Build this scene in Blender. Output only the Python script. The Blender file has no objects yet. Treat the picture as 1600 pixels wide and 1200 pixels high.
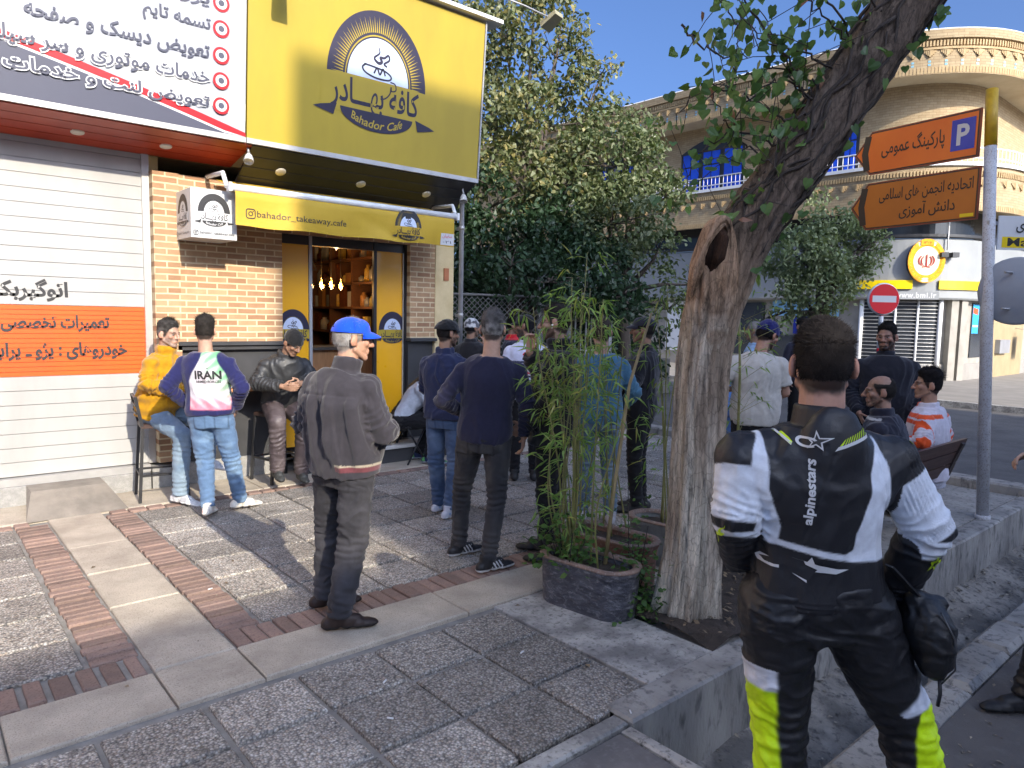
import bpy, bmesh, math, random
import numpy as np
from mathutils import Vector, Matrix
from mathutils.bvhtree import BVHTree
random.seed(7); RNG = np.random.default_rng(11)
PI = math.pi
SC = bpy.context.scene; COL = SC.collection
# ------------------------------------------------------------------ camera
cam_d = bpy.data.cameras.new('camera'); cam = bpy.data.objects.new('camera', cam_d); COL.objects.link(cam)
cam_d.sensor_width = 36.0; cam_d.lens = 25.04; cam_d.clip_start = 0.05; cam_d.clip_end = 600
RC = ((0.7568, 0.0456, -0.6520), (-0.6533, 0.0849, -0.7524), (0.0210, 0.9953, 0.0941))
cam.matrix_world = Matrix(RC).to_4x4(); cam.location = (0, 0, 1.72)
SC.camera = cam
# ------------------------------------------------------------------ sky, sun, exposure
SUN_EL, SUN_AZ = math.radians(28), math.radians(185.7)
w = bpy.data.worlds.new('World'); SC.world = w; w.use_nodes = True
nt = w.node_tree; bg = nt.nodes['Background']; sky = nt.nodes.new('ShaderNodeTexSky')
sky.sky_type = 'NISHITA'; sky.sun_disc = False; sky.sun_elevation = SUN_EL; sky.sun_rotation = SUN_AZ
sky.air_density = 0.6; sky.dust_density = 6.0; sky.ozone_density = 8.0; sky.altitude = 0
nt.links.new(sky.outputs[0], bg.inputs[0]); bg.inputs[1].default_value = 0.15
sl = bpy.data.lights.new('sun', 'SUN'); sun = bpy.data.objects.new('sun', sl); COL.objects.link(sun)
sl.energy = 2.9; sl.angle = math.radians(0.55); sl.color = (1, 0.90, 0.74)
sun.rotation_euler = Vector((0.1, 1.0, -0.53)).to_track_quat('-Z', 'Y').to_euler(); sun.location = (0, -5, 20)
SC.view_settings.view_transform = 'Standard'; SC.view_settings.look = 'None'
SC.view_settings.exposure = 1.18; SC.view_settings.gamma = 1

# ------------------------------------------------------------------ object helpers
def lin(r, g, b):
    f = lambda c: (c / 255 / 12.92) if c / 255 < .04045 else ((c / 255 + .055) / 1.055) ** 2.4
    return (f(r), f(g), f(b))
def tag(o, label=None, cat=None, group=None, kind=None):
    if label: o['label'] = label
    if cat: o['category'] = cat
    if group: o['group'] = group
    if kind: o['kind'] = kind
    return o
def empty(name, loc, rz=0, label=None, cat=None, group=None):
    o = bpy.data.objects.new(name, None); COL.objects.link(o); o.location = loc; o.rotation_euler = (0, 0, rz)
    o.empty_display_size = .2
    return tag(o, label, cat, group)
def copy_tree(o, parent=None):
    c = o.copy(); COL.objects.link(c)
    if parent: c.parent = parent
    for ch in list(o.children): copy_tree(ch, c)
    return c
class MB:
    """collects closed shapes, builds ONE mesh object"""
    def __init__(s): s.v = []; s.f = []; s.m = []; s.sm = []; s.uv = {}
    def add(s, verts, faces, mi=0, smooth=False):
        b = len(s.v); s.v.extend([tuple(p) for p in verts])
        for f in faces: s.f.append([b + i for i in f]); s.m.append(mi); s.sm.append(smooth)
        return s
    def box(s, x0, y0, z0, x1, y1, z1, mi=0):
        v = [(x0,y0,z0),(x1,y0,z0),(x1,y1,z0),(x0,y1,z0),(x0,y0,z1),(x1,y0,z1),(x1,y1,z1),(x0,y1,z1)]
        return s.add(v, [(3,2,1,0),(4,5,6,7),(0,1,5,4),(1,2,6,5),(2,3,7,6),(3,0,4,7)], mi)
    def bbox(s, x0, y0, z0, x1, y1, z1, b=.006, mi=0):
        """box with a chamfered top edge"""
        v = [(x0,y0,z0),(x1,y0,z0),(x1,y1,z0),(x0,y1,z0),(x0,y0,z1-b),(x1,y0,z1-b),(x1,y1,z1-b),(x0,y1,z1-b),
             (x0+b,y0+b,z1),(x1-b,y0+b,z1),(x1-b,y1-b,z1),(x0+b,y1-b,z1)]
        return s.add(v, [(3,2,1,0),(0,1,5,4),(1,2,6,5),(2,3,7,6),(3,0,4,7),(4,5,9,8),(5,6,10,9),(6,7,11,10),(7,4,8,11),(8,9,10,11)], mi)
    def bar(s, p, q, w, h, mi=0, up=(0,0,1)):
        p = Vector(p); q = Vector(q); d = (q-p).normalized(); u = Vector(up)
        a = d.cross(u)
        if a.length < 1e-4: a = d.cross(Vector((1,0,0)))
        a.normalize(); b = a.cross(d); a *= w/2; b *= h/2
        v = [p-a-b, p+a-b, p+a+b, p-a+b, q-a-b, q+a-b, q+a+b, q-a+b]
        return s.add(v, [(3,2,1,0),(4,5,6,7),(0,1,5,4),(1,2,6,5),(2,3,7,6),(3,0,4,7)], mi)
    def tube(s, pts, r, n=10, mi=0, smooth=True, cap=True):
        pts = [Vector(p) for p in pts]; rs = r if hasattr(r, '__len__') else [r]*len(pts); rings = []
        d = (pts[1]-pts[0]).normalized(); a = d.cross(Vector((0,0,1)))
        if a.length < 1e-3: a = Vector((1,0,0))
        a.normalize(); V = []; F = []
        for i, p in enumerate(pts):
            d = (pts[min(i+1,len(pts)-1)]-pts[max(i-1,0)]).normalized()
            a = (a - d*a.dot(d)).normalized(); b = d.cross(a)
            for k in range(n):
                t = 2*PI*k/n; V.append(p + (a*math.cos(t)+b*math.sin(t))*rs[i])
        for i in range(len(pts)-1):
            for k in range(n):
                F.append((i*n+k, i*n+(k+1)%n, (i+1)*n+(k+1)%n, (i+1)*n+k))
        s.add(V, F, mi, smooth)
        if cap:
            b = len(s.v)-len(V); m = len(pts)-1
            s.f.append([b+k for k in range(n)][::-1]); s.m.append(mi); s.sm.append(False)
            s.f.append([b+m*n+k for k in range(n)]); s.m.append(mi); s.sm.append(False)
        return s
    def lathe(s, prof, n=24, c=(0,0,0), ax='z', mi=0, smooth=True):
        V = []; F = []; m = len(prof)
        for r, z in prof:
            for k in range(n):
                t = 2*PI*k/n; x, y = r*math.cos(t), r*math.sin(t)
                P = {'z':(x,y,z),'y':(x,z,-y),'x':(z,x,y)}[ax]
                V.append((c[0]+P[0], c[1]+P[1], c[2]+P[2]))
        for i in range(m-1):
            for k in range(n): F.append((i*n+k, i*n+(k+1)%n, (i+1)*n+(k+1)%n, (i+1)*n+k))
        return s.add(V, F, mi, smooth)
    def prism(s, pts, o, u, v, d, mi=0):
        """polygon pts (2D) in plane o,u,v, extruded along d"""
        o, u, v, d = Vector(o), Vector(u), Vector(v), Vector(d); n = len(pts)
        V = [o+u*x+v*y for x, y in pts] + [o+u*x+v*y+d for x, y in pts]
        F = [tuple(range(n))[::-1], tuple(range(n, 2*n))] + [(i, (i+1)%n, n+(i+1)%n, n+i) for i in range(n)]
        return s.add(V, F, mi)
    def build(s, name, mats, parent=None, off=(0,0,0)):
        me = bpy.data.meshes.new(name)
        if off != (0,0,0): s.v = [(p[0]-off[0], p[1]-off[1], p[2]-off[2]) for p in s.v]
        me.from_pydata(s.v, [], s.f); 
        for m in (mats if isinstance(mats, (list, tuple)) else [mats]): me.materials.append(m)
        me.polygons.foreach_set('material_index', s.m); me.polygons.foreach_set('use_smooth', s.sm)
        bm = bmesh.new(); bm.from_mesh(me); bmesh.ops.recalc_face_normals(bm, faces=bm.faces); bm.to_mesh(me); bm.free()
        o = bpy.data.objects.new(name, me); COL.objects.link(o)
        if off != (0,0,0) and not parent: o.location = off
        if parent: o.parent = parent
        return o
def mesh_np(name, V, F, mats, parent=None, col=None, smooth=True, uv=None):
    """V (n,3), F (m,k) arrays -> object; col (n,3) becomes the point colour attribute"""
    me = bpy.data.meshes.new(name); V = np.asarray(V, np.float32); F = np.asarray(F, np.int32); k = F.shape[1]
    me.vertices.add(len(V)); me.vertices.foreach_set('co', V.ravel())
    me.loops.add(F.size); me.loops.foreach_set('vertex_index', F.ravel())
    me.polygons.add(len(F)); me.polygons.foreach_set('loop_start', np.arange(0, F.size, k, dtype=np.int32))
    me.polygons.foreach_set('loop_total', np.full(len(F), k, np.int32))
    me.polygons.foreach_set('use_smooth', np.full(len(F), smooth)); me.update(calc_edges=True)
    for m in (mats if isinstance(mats, (list, tuple)) else [mats]): me.materials.append(m)
    if col is not None:
        a = me.color_attributes.new('col', 'FLOAT_COLOR', 'POINT')
        a.data.foreach_set('color', np.concatenate([col, np.ones((len(V), 1))], 1).astype(np.float32).ravel())
    o = bpy.data.objects.new(name, me); COL.objects.link(o)
    if parent: o.parent = parent
    return o
def struct(o): return tag(o, kind='structure')

# ------------------------------------------------------------------ numpy noise
_perm = np.random.default_rng(3).random((32, 32, 32)).astype(np.float32)*2-1
def vn(P):
    P = np.asarray(P, float); i = np.floor(P).astype(int); t = P-i; t = t*t*(3-2*t); r = 0
    for dx in (0, 1):
        for dy in (0, 1):
            for dz in (0, 1):
                wt = (t[:,0] if dx else 1-t[:,0])*(t[:,1] if dy else 1-t[:,1])*(t[:,2] if dz else 1-t[:,2])
                r = r + wt*_perm[(i[:,0]+dx) % 32, (i[:,1]+dy) % 32, (i[:,2]+dz) % 32]
    return r
def fbm(P, o=3): return sum(vn(np.asarray(P)*2**k+k*7.3)/2**k for k in range(o))
def smst(a, b, x): t = np.clip((x-a)/(b-a), 0, 1); return t*t*(3-2*t)

# ------------------------------------------------------------------ materials
def nodes(name):
    m = bpy.data.materials.new(name); m.use_nodes = True; t = m.node_tree
    return m, t, t.nodes['Principled BSDF'], t.nodes.new, t.links.new
def N(new, typ, **kw):
    n = new(typ)
    for k, v in kw.items(): setattr(n, k, v)
    return n
def mixc(new, link, fac, a, b, mode='MIX'):
    n = new('ShaderNodeMix'); n.data_type = 'RGBA'; n.blend_type = mode
    for i, x in ((0, fac), (6, a), (7, b)):
        if hasattr(x, 'is_linked'): link(x, n.inputs[i])
        elif i == 0: n.inputs[0].default_value = x
        else: n.inputs[i].default_value = (*x, 1)
    return n.outputs[2]
def ramp(new, link, fac, *stops):
    n = new('ShaderNodeValToRGB'); e = n.color_ramp.elements
    while len(e) < len(stops): e.new(.5)
    for k, (p, c) in enumerate(stops): e[k].position = p; e[k].color = (*c, 1) if hasattr(c, '__len__') else (c, c, c, 1)
    link(fac, n.inputs[0]); return n.outputs[0]
def noise(new, link, co, scale, detail=4, rough=.55, dist=0):
    n = new('ShaderNodeTexNoise'); n.inputs['Scale'].default_value = scale; n.inputs['Detail'].default_value = detail
    n.inputs['Roughness'].default_value = rough; n.inputs['Distortion'].default_value = dist
    if co is not None: link(co, n.inputs['Vector'])
    return n.outputs[0]
def bumpn(new, link, bs, h, strength=.4, dist=.01):
    b = new('ShaderNodeBump'); b.inputs['Strength'].default_value = strength; b.inputs['Distance'].default_value = dist
    link(h, b.inputs['Height']); link(b.outputs[0], bs.inputs['Normal']); return b
def coords(new, link, kind='Object', scale=(1,1,1)):
    t = new('ShaderNodeTexCoord'); mp = new('ShaderNodeMapping'); link(t.outputs[kind], mp.inputs[0]); mp.inputs['Scale'].default_value = scale
    return mp.outputs[0]
def mat(name, c1, c2=None, scale=6, rough=.6, bump=0, bscale=60, metal=0, dist=.006, stretch=(1,1,1), spec=.5, island=0, c3=None, c3s=9, contrast=(.35,.65), coat=0, kind='Object'):
    m, t, bs, new, link = nodes(name); c2 = c2 or tuple(x*.82 for x in c1)
    co = coords(new, link, kind, stretch); nz = noise(new, link, co, scale, 5, .6)
    c = ramp(new, link, nz, (contrast[0], c1), (contrast[1], c2))
    if c3:  # fine speckle
        n2 = noise(new, link, co, scale*c3s, 3, .7); c = mixc(new, link, ramp(new, link, n2, (.52, 0.), (.7, 1.)), c, c3)
    if island:
        g = new('ShaderNodeNewGeometry'); v = ramp(new, link, g.outputs['Random Per Island'], (0, 1-island), (1, 1+island*.6))
        c = mixc(new, link, 1.0, c, v, 'MULTIPLY')
    link(c, bs.inputs['Base Color']); bs.inputs['Metallic'].default_value = metal
    bs.inputs['Specular IOR Level'].default_value = spec; bs.inputs['Coat Weight'].default_value = coat
    rr = new('ShaderNodeMapRange'); rr.inputs[3].default_value = max(0, rough-.1); rr.inputs[4].default_value = min(1, rough+.1); link(nz, rr.inputs[0]); link(rr.outputs[0], bs.inputs['Roughness'])
    if bump: bumpn(new, link, bs, noise(new, link, co, bscale, 4, .6), bump, dist)
    return m
def mat_brick(name, a, b, mortar, bw, rh, ms, kind='Object', axes='xz', bump=.6, stain=(.8, 1.06), off=.5):
    m, t, bs, new, link = nodes(name); tc = new('ShaderNodeTexCoord'); sp = new('ShaderNodeSeparateXYZ'); link(tc.outputs[kind], sp.inputs[0])
    cb = new('ShaderNodeCombineXYZ'); link(sp.outputs['xyz'.index(axes[0])], cb.inputs[0]); link(sp.outputs['xyz'.index(axes[1])], cb.inputs[1])
    wob = noise(new, link, tc.outputs[kind], 3, 3); ad = new('ShaderNodeVectorMath'); ad.operation = 'MULTIPLY_ADD'
    link(wob, ad.inputs[0]); ad.inputs[1].default_value = (.008, .008, 0); link(cb.outputs[0], ad.inputs[2])
    br = new('ShaderNodeTexBrick'); br.offset = off; link(ad.outputs[0], br.inputs[0])
    br.inputs['Color1'].default_value = (*a, 1); br.inputs['Color2'].default_value = (*b, 1); br.inputs['Mortar'].default_value = (*mortar, 1)
    br.inputs['Scale'].default_value = 1; br.inputs['Mortar Size'].default_value = ms; br.inputs['Mortar Smooth'].default_value = .3
    br.inputs['Brick Width'].default_value = bw; br.inputs['Row Height'].default_value = rh; br.inputs['Bias'].default_value = -.1
    n1 = noise(new, link, tc.outputs[kind], 7, 5, .65); n2 = noise(new, link, tc.outputs[kind], 130, 2)
    c = mixc(new, link, 1.0, br.outputs[0], ramp(new, link, n1, (.3, stain[0]), (.7, stain[1])), 'MULTIPLY')
    link(c, bs.inputs['Base Color']); bs.inputs['Roughness'].default_value = .85
    h = new('ShaderNodeMath'); h.operation = 'MULTIPLY_ADD'; link(n2, h.inputs[0]); h.inputs[1].default_value = .25
    iv = new('ShaderNodeMath'); iv.operation = 'MULTIPLY'; link(br.outputs['Fac'], iv.inputs[0]); iv.inputs[1].default_value = -1; link(iv.outputs[0], h.inputs[2])
    bumpn(new, link, bs, h.outputs[0], bump, .006); return m
def mat_pebble(name, cols, scale=95, dirt=.5, tint=1.0):
    m, t, bs, new, link = nodes(name); co = coords(new, link)
    v = new('ShaderNodeTexVoronoi'); v.inputs['Scale'].default_value = scale; v.inputs['Randomness'].default_value = 1; link(co, v.inputs[0])
    sx = new('ShaderNodeSeparateColor'); link(v.outputs['Color'], sx.inputs[0])
    k = len(cols); c = ramp(new, link, sx.outputs[0], *[(i/(k-1), tuple(x*tint for x in q)) for i, q in enumerate(cols)])
    gap = ramp(new, link, v.outputs['Distance'], (.3, 1.), (.7, .42)); c = mixc(new, link, 1.0, c, gap, 'MULTIPLY')
    d = ramp(new, link, noise(new, link, co, 3.2, 6, .65), (.34, dirt), (.58, 1.)); c = mixc(new, link, 1.0, c, d, 'MULTIPLY')
    g = new('ShaderNodeNewGeometry'); c = mixc(new, link, 1.0, c, ramp(new, link, g.outputs['Random Per Island'], (0, .66), (1, 1.14)), 'MULTIPLY')
    w_ = ramp(new, link, noise(new, link, co, 5.5, 5, .7), (.66, 0.), (.76, .55)); c = mixc(new, link, w_, c, (.42, .41, .39))
    link(c, bs.inputs['Base Color']); bs.inputs['Roughness'].default_value = .72
    h = new('ShaderNodeMath'); h.operation = 'MULTIPLY'; link(v.outputs['Distance'], h.inputs[0]); h.inputs[1].default_value = -1
    bumpn(new, link, bs, h.outputs[0], .9, .006); return m
def mat_attr(name, rough=.8, bump=.15, bscale=700, sss=0, spec=.3, sheen=0, coarse=0, rvar=0):
    m, t, bs, new, link = nodes(name); a = new('ShaderNodeAttribute'); a.attribute_name = 'col'
    co = coords(new, link); nz = noise(new, link, co, 26, 5, .65)
    c = mixc(new, link, 1.0, a.outputs['Color'], ramp(new, link, nz, (.3, .86), (.7, 1.1)), 'MULTIPLY')
    link(c, bs.inputs['Base Color']); bs.inputs['Roughness'].default_value = rough; bs.inputs['Specular IOR Level'].default_value = spec
    if sheen: bs.inputs['Sheen Weight'].default_value = sheen; bs.inputs['Sheen Roughness'].default_value = .5
    if sss: bs.inputs['Subsurface Weight'].default_value = sss; bs.inputs['Subsurface Radius'].default_value = (.012, .004, .002); bs.inputs['Subsurface Scale'].default_value = 1
    h = noise(new, link, co, bscale, 2)
    if coarse:
        h2 = noise(new, link, co, 34, 5, .6, 1.2); ad = new('ShaderNodeMath'); ad.operation = 'MULTIPLY_ADD'; link(h2, ad.inputs[0]); ad.inputs[1].default_value = coarse; link(h, ad.inputs[2]); h = ad.outputs[0]
    if rvar: 
        rr = ramp(new, link, nz, (.3, max(0, rough-rvar)), (.7, min(1, rough+rvar))); link(rr, bs.inputs['Roughness'])
    if bump: bumpn(new, link, bs, h, bump, .003)
    return m
def mat_leaf(name, *cols, trans=.25, rough=.5):
    m, t, bs, new, link = nodes(name); g = new('ShaderNodeNewGeometry'); k = len(cols)
    c = ramp(new, link, g.outputs['Random Per Island'], *[(i/(k-1), q) for i, q in enumerate(cols)])
    co = coords(new, link); c = mixc(new, link, 1.0, c, ramp(new, link, noise(new, link, co, 1.4, 3), (.3, .7), (.7, 1.25)), 'MULTIPLY')
    link(c, bs.inputs['Base Color']); bs.inputs['Roughness'].default_value = rough; bs.inputs['Specular IOR Level'].default_value = .35
    tr = new('ShaderNodeBsdfTranslucent'); link(mixc(new, link, 1.0, c, (1.3, 1.35, .6), 'MULTIPLY'), tr.inputs[0])
    mx = new('ShaderNodeMixShader'); mx.inputs[0].default_value = trans; link(bs.outputs[0], mx.inputs[1]); link(tr.outputs[0], mx.inputs[2])
    link(mx.outputs[0], t.nodes['Material Output'].inputs[0]); return m
def mat_emit(name, c, s):
    m, t, bs, new, link = nodes(name); bs.inputs['Base Color'].default_value = (*c, 1); bs.inputs['Emission Color'].default_value = (*c, 1); bs.inputs['Emission Strength'].default_value = s; return m
def mat_glass(name, tint=(.9,.95,.95), refl=.12, rough=.02):
    m, t, bs, new, link = nodes(name); tr = new('ShaderNodeBsdfTransparent'); tr.inputs[0].default_value = (*tint, 1)
    gl = new('ShaderNodeBsdfGlossy'); gl.inputs['Roughness'].default_value = rough; fr = new('ShaderNodeFresnel'); fr.inputs[0].default_value = 1.5
    ad = new('ShaderNodeMath'); ad.operation = 'ADD'; link(fr.outputs[0], ad.inputs[0]); ad.inputs[1].default_value = refl*.5
    mx = new('ShaderNodeMixShader'); link(ad.outputs[0], mx.inputs[0]); link(tr.outputs[0], mx.inputs[1]); link(gl.outputs[0], mx.inputs[2])
    link(mx.outputs[0], t.nodes['Material Output'].inputs[0]); return m

# ------------------------------------------------------------------ lettering (letters joined by hand, right to left)
_AR = {'ا':(0xFE8D,0xFE8E),'آ':(0xFE81,0xFE82),'ب':0xFE8F,'پ':0xFB56,'ت':0xFE95,'ث':0xFE99,'ج':0xFE9D,'چ':0xFB7A,'ح':0xFEA1,'خ':0xFEA5,'د':(0xFEA9,0xFEAA),'ذ':(0xFEAB,0xFEAC),
 'ر':(0xFEAD,0xFEAE),'ز':(0xFEAF,0xFEB0),'ژ':(0xFB8A,0xFB8B),'س':0xFEB1,'ش':0xFEB5,'ص':0xFEB9,'ض':0xFEBD,'ط':0xFEC1,'ع':0xFEC9,'غ':0xFECD,'ف':0xFED1,'ق':0xFED5,'ک':0xFB8E,'گ':0xFB92,
 'ل':0xFEDD,'م':0xFEE1,'ن':0xFEE5,'و':(0xFEED,0xFEEE),'ه':0xFEE9,'ی':0xFBFC,'ئ':0xFE89}
def shape_fa(s):
    out = []
    if not any(c in _AR for c in s): return s
    for i, c in enumerate(s):
        q = _AR.get(c)
        if c == 'ـ': out.append('\u0640'); continue
        if q is None: out.append(c); continue
        pv = s[i-1] if i else ' '; nx = s[i+1] if i+1 < len(s) else ' '
        jp = pv == 'ـ' or isinstance(_AR.get(pv), int); jn = nx == 'ـ' or nx in _AR
        if isinstance(q, tuple): out.append(chr(q[1] if jp else q[0]))
        else: out.append(chr(q + (3 if jp and jn else 1 if jp else 2 if jn else 0)))
    r = out[::-1]; res = []; k = 0
    while k < len(r):  # keep digit runs left to right
        if r[k].isdigit():
            j = k
            while j < len(r) and r[j].isdigit(): j += 1
            res += r[k:j][::-1]; k = j
        else: res.append(r[k]); k += 1
    return ''.join(res)
_TX = {}
def text2d(s, bold=0, shear=0, space=1.0):
    """flat lettering -> (V (n,2), faces), baseline at 0, raw size"""
    key = (s, bold, shear, space)
    if key not in _TX:
        c = bpy.data.curves.new('t', 'FONT'); c.body = shape_fa(s); c.offset = bold; c.shear = shear; c.space_character = space; c.resolution_u = 3; c.fill_mode = 'FRONT'
        o = bpy.data.objects.new('t', c); COL.objects.link(o); dg = bpy.context.evaluated_depsgraph_get()
        me = bpy.data.meshes.new_from_object(o.evaluated_get(dg)); V = np.array([v.co[:2] for v in me.vertices]).reshape(-1, 2)
        F = [tuple(p.vertices) for p in me.polygons]; bpy.data.objects.remove(o); bpy.data.curves.remove(c); bpy.data.meshes.remove(me); _TX[key] = (V, F)
    return _TX[key]
def fit_text(s, x0, x1, y0, h=None, bold=0, shear=0, space=1.0):
    """lettering scaled so it spans x0..x1, lowest point y0, height h (or in proportion)"""
    V, F = text2d(s, bold, shear, space); a, b = V.min(0), V.max(0); W = V-a; kx = (x1-x0)/(b[0]-a[0]); ky = h/(b[1]-a[1]) if h else kx
    return np.stack([x0+W[:,0]*kx, y0+W[:,1]*ky], 1), F
class Flat:
    """stack of flat coloured shapes on a plane (print or cut vinyl), each layer a hair above the last"""
    def __init__(s, o, u, v, n, dz=.0012): s.o, s.u, s.v, s.n = [np.array(q, float) for q in (o, u, v, n)]; s.dz = dz; s.L = 0; s.mb = MB(); s.warp = None
    def put(s, V2, F, mi, lift=1):
        s.L += lift; V2 = np.asarray(V2, float).reshape(-1, 2)
        P = s.o+V2[:,:1]*s.u+V2[:,1:]*s.v+s.n*(s.dz*s.L)
        s.mb.add(P.tolist(), F, mi); return s
    def poly(s, pts, mi, lift=1): return s.put(pts, [tuple(range(len(pts)))], mi, lift)
    def text(s, st, x0, x1, y0, h, mi, lift=1, **k): V, F = fit_text(st, x0, x1, y0, h, **k); return s.put(V, F, mi, lift)
    def ring(s, cx, cy, r0, r1, mi, a0=0, a1=2*PI, n=40, lift=1, ky=1):
        V = []; F = []
        for i in range(n+1):
            t = a0+(a1-a0)*i/n
            V += [(cx+r0*math.cos(t), cy+ky*r0*math.sin(t)), (cx+r1*math.cos(t), cy+ky*r1*math.sin(t))]
            if i < n: F.append((2*i, 2*i+1, 2*i+3, 2*i+2))
        return s.put(V, F, mi, lift)
    def disc(s, cx, cy, r, mi, n=40, a0=0, a1=2*PI, ky=1, lift=1):
        V = [(cx+r*math.cos(a0+(a1-a0)*i/n), cy+ky*r*math.sin(a0+(a1-a0)*i/n)) for i in range(n+(a1-a0 < 6.2))]
        return s.poly(V, mi, lift)
    def line(s, pts, w, mi, lift=1, n=6):
        p = catmull(pts, n) if n else [np.array(q) for q in pts]; V = []; F = []; ws = w if hasattr(w, '__len__') else None
        for i in range(len(p)):
            d = p[min(i+1, len(p)-1)]-p[max(i-1, 0)]; d = d/(np.linalg.norm(d)+1e-9); q = np.array((-d[1], d[0])); f = i/(len(p)-1)
            ww = np.interp(f, np.linspace(0, 1, len(ws)), ws) if ws else w
            V += [p[i]-q*ww/2, p[i]+q*ww/2]
            if i: F.append((2*i-2, 2*i, 2*i+1, 2*i-1))
        return s.put(V, F, mi, lift)
    def build(s, name, mats, parent=None):
        me = bpy.data.meshes.new(name); me.from_pydata(s.mb.v, [], s.mb.f); me.polygons.foreach_set('material_index', s.mb.m)
        for m in mats: me.materials.append(m)
        o = bpy.data.objects.new(name, me); COL.objects.link(o); o.parent = parent; return o
def catmull(pts, n=6):
    P = [np.array(p, float) for p in pts]; P = [2*P[0]-P[1]]+P+[2*P[-1]-P[-2]]; out = []
    for i in range(1, len(P)-2):
        for k in range(n):
            t = k/n; a, b, c, d = P[i-1:i+3]
            out.append(.5*((2*b)+(c-a)*t+(2*a-5*b+4*c-d)*t*t+(3*b-a-3*c+d)*t**3))
    return out+[P[-2]]
# ================================================================== materials of the place
M = {}
M['pebble'] = mat_pebble('pebble_dash', [(.21,.20,.19),(.56,.50,.42),(.38,.36,.33),(.70,.65,.56),(.46,.37,.29),(.80,.77,.71)], 92, .68)
M['granite'] = mat('sawn_granite', (.53,.465,.37), (.36,.31,.245), 3.2, .8, .35, 200, c3=(.22,.19,.155), c3s=42, dist=.003)
M['paver'] = mat('paving_brick', (.30,.20,.155), (.235,.165,.135), 9, .85, .5, 120, island=.32, c3=(.16,.10,.085), dist=.003)
M['mortar'] = mat('bed_mortar', (.30,.285,.26), (.19,.18,.165), 8, .95, .5, 90)
M['concrete'] = mat('old_concrete', (.40,.375,.335), (.24,.225,.20), 2.4, .9, .8, 60, c3=(.11,.105,.10))
M['conc_light'] = mat('painted_concrete', (.48,.455,.41), (.21,.20,.185), 3.3, .9, .7, 60, c3=(.12,.115,.105), contrast=(.42,.6))
M['conc_wall'] = mat('kerb_concrete', (.40,.375,.335), (.22,.205,.185), 3.4, .92, .8, 45, stretch=(1,1,.35), c3=(.12,.115,.105), c3s=4, dist=.012)
M['slab'] = mat('dark_slab', (.20,.185,.178), (.12,.113,.11), 3.5, .85, .4, 80, c3=(.19,.18,.175))
M['asphalt'] = mat('asphalt', (.13,.122,.115), (.085,.08,.077), 1.2, .92, .8, 220, c3=(.13,.125,.12), dist=.004)
M['gutter'] = mat('gutter_silt', (.36,.32,.265), (.15,.135,.115), 3.2, .85, 1, 40, c3=(.08,.072,.065), c3s=6, dist=.015, contrast=(.4,.6))
M['water'] = mat('gutter_water', (.012,.012,.014), (.02,.02,.02), 3, .12, .05, 20, spec=.6)
M['soil'] = mat('soil', (.075,.055,.040), (.038,.028,.021), 9, .95, 1, 60, dist=.02)
M['litter'] = mat('dry_leaf', (.30,.22,.13), (.16,.11,.06), 3, .8, island=.5)
M['brick'] = mat_brick('facade_brick', lin(190,154,116), lin(156,116,86), lin(216,196,158), .196, .0605, .0085)
M['brick2'] = mat_brick('pier_brick', lin(184,148,112), lin(152,114,84), lin(212,192,154), .22, .0605, .0085)
M['slat'] = mat('white_slat', lin(172,171,168), lin(158,156,152), 2.2, .5, .12, 14, stretch=(1,1,.22), contrast=(.38,.74))
M['orange'] = mat('orange_paint', lin(222,92,18), lin(200,80,18), 2.4, .5, .12, 14, stretch=(1,1,.25), contrast=(.38,.75))
M['white'] = mat('white_paint', (.78,.78,.77), (.70,.70,.69), 2, .45)
M['grey_metal'] = mat('grey_metal', (.42,.42,.43), (.34,.34,.345), 4, .45, metal=.3)
M['alu'] = mat('aluminium_trim', (.55,.54,.52), (.44,.43,.42), 4, .4, metal=.5)
M['dado'] = mat('black_dado', (.040,.041,.044), (.055,.055,.058), 3, .42, .15, 40)
M['black'] = mat('black_metal', (.018,.018,.02), (.028,.028,.03), 5, .4)
M['redbrown'] = mat('red_brown_soffit', lin(176,66,34), lin(150,50,26), 2.2, .35, .08, 20)
M['yellow'] = mat('yellow_panel', lin(176,153,48), lin(164,142,46), 1.6, .42, .06, 5, stretch=(1,1,.4))
M['yfab'] = mat('yellow_fabric', lin(194,160,42), lin(186,152,38), 2.2, .62, .25, 900)
M['yglass'] = mat('yellow_film', lin(240,176,30), lin(232,168,26), 1.5, .3, coat=.5)
M['ink'] = mat('dark_print', lin(38,36,58), lin(44,40,62), 3, .45)
M['blk'] = mat('black_print', (.02,.02,.025), (.03,.03,.03), 3, .5)
M['whitep'] = mat('white_print', (.62,.62,.62), (.58,.58,.58), 2, .4)
M['discp'] = mat('pale_blue_print', lin(190,205,232), lin(206,216,236), 2, .3)
M['greyp'] = mat('grey_print', (.55,.55,.53), (.50,.50,.49), 2, .4)
M['redp'] = mat('red_print', lin(215,14,32), lin(205,12,30), 2, .45)
M['slate'] = mat('slate_print', lin(74,76,92), lin(70,72,88), 2, .45)
M['boardw'] = mat('white_board', lin(170,173,180), lin(163,166,172), 1.2, .4)
M['wood'] = mat('counter_wood', lin(196,140,92), lin(166,112,70), 4, .5, .1, 60, stretch=(1,9,9))
M['marble'] = mat('pale_marble', (.62,.60,.57), (.52,.50,.47), 3, .35)
M['plaster'] = mat('cream_plaster', lin(226,206,160), lin(206,184,138), 3, .9, .4, 90)
M['glass'] = mat_glass('clear_glass')
M['lampdisc'] = mat('lamp_lens', (.74,.70,.60), (.6,.56,.48), 4, .3)

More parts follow.
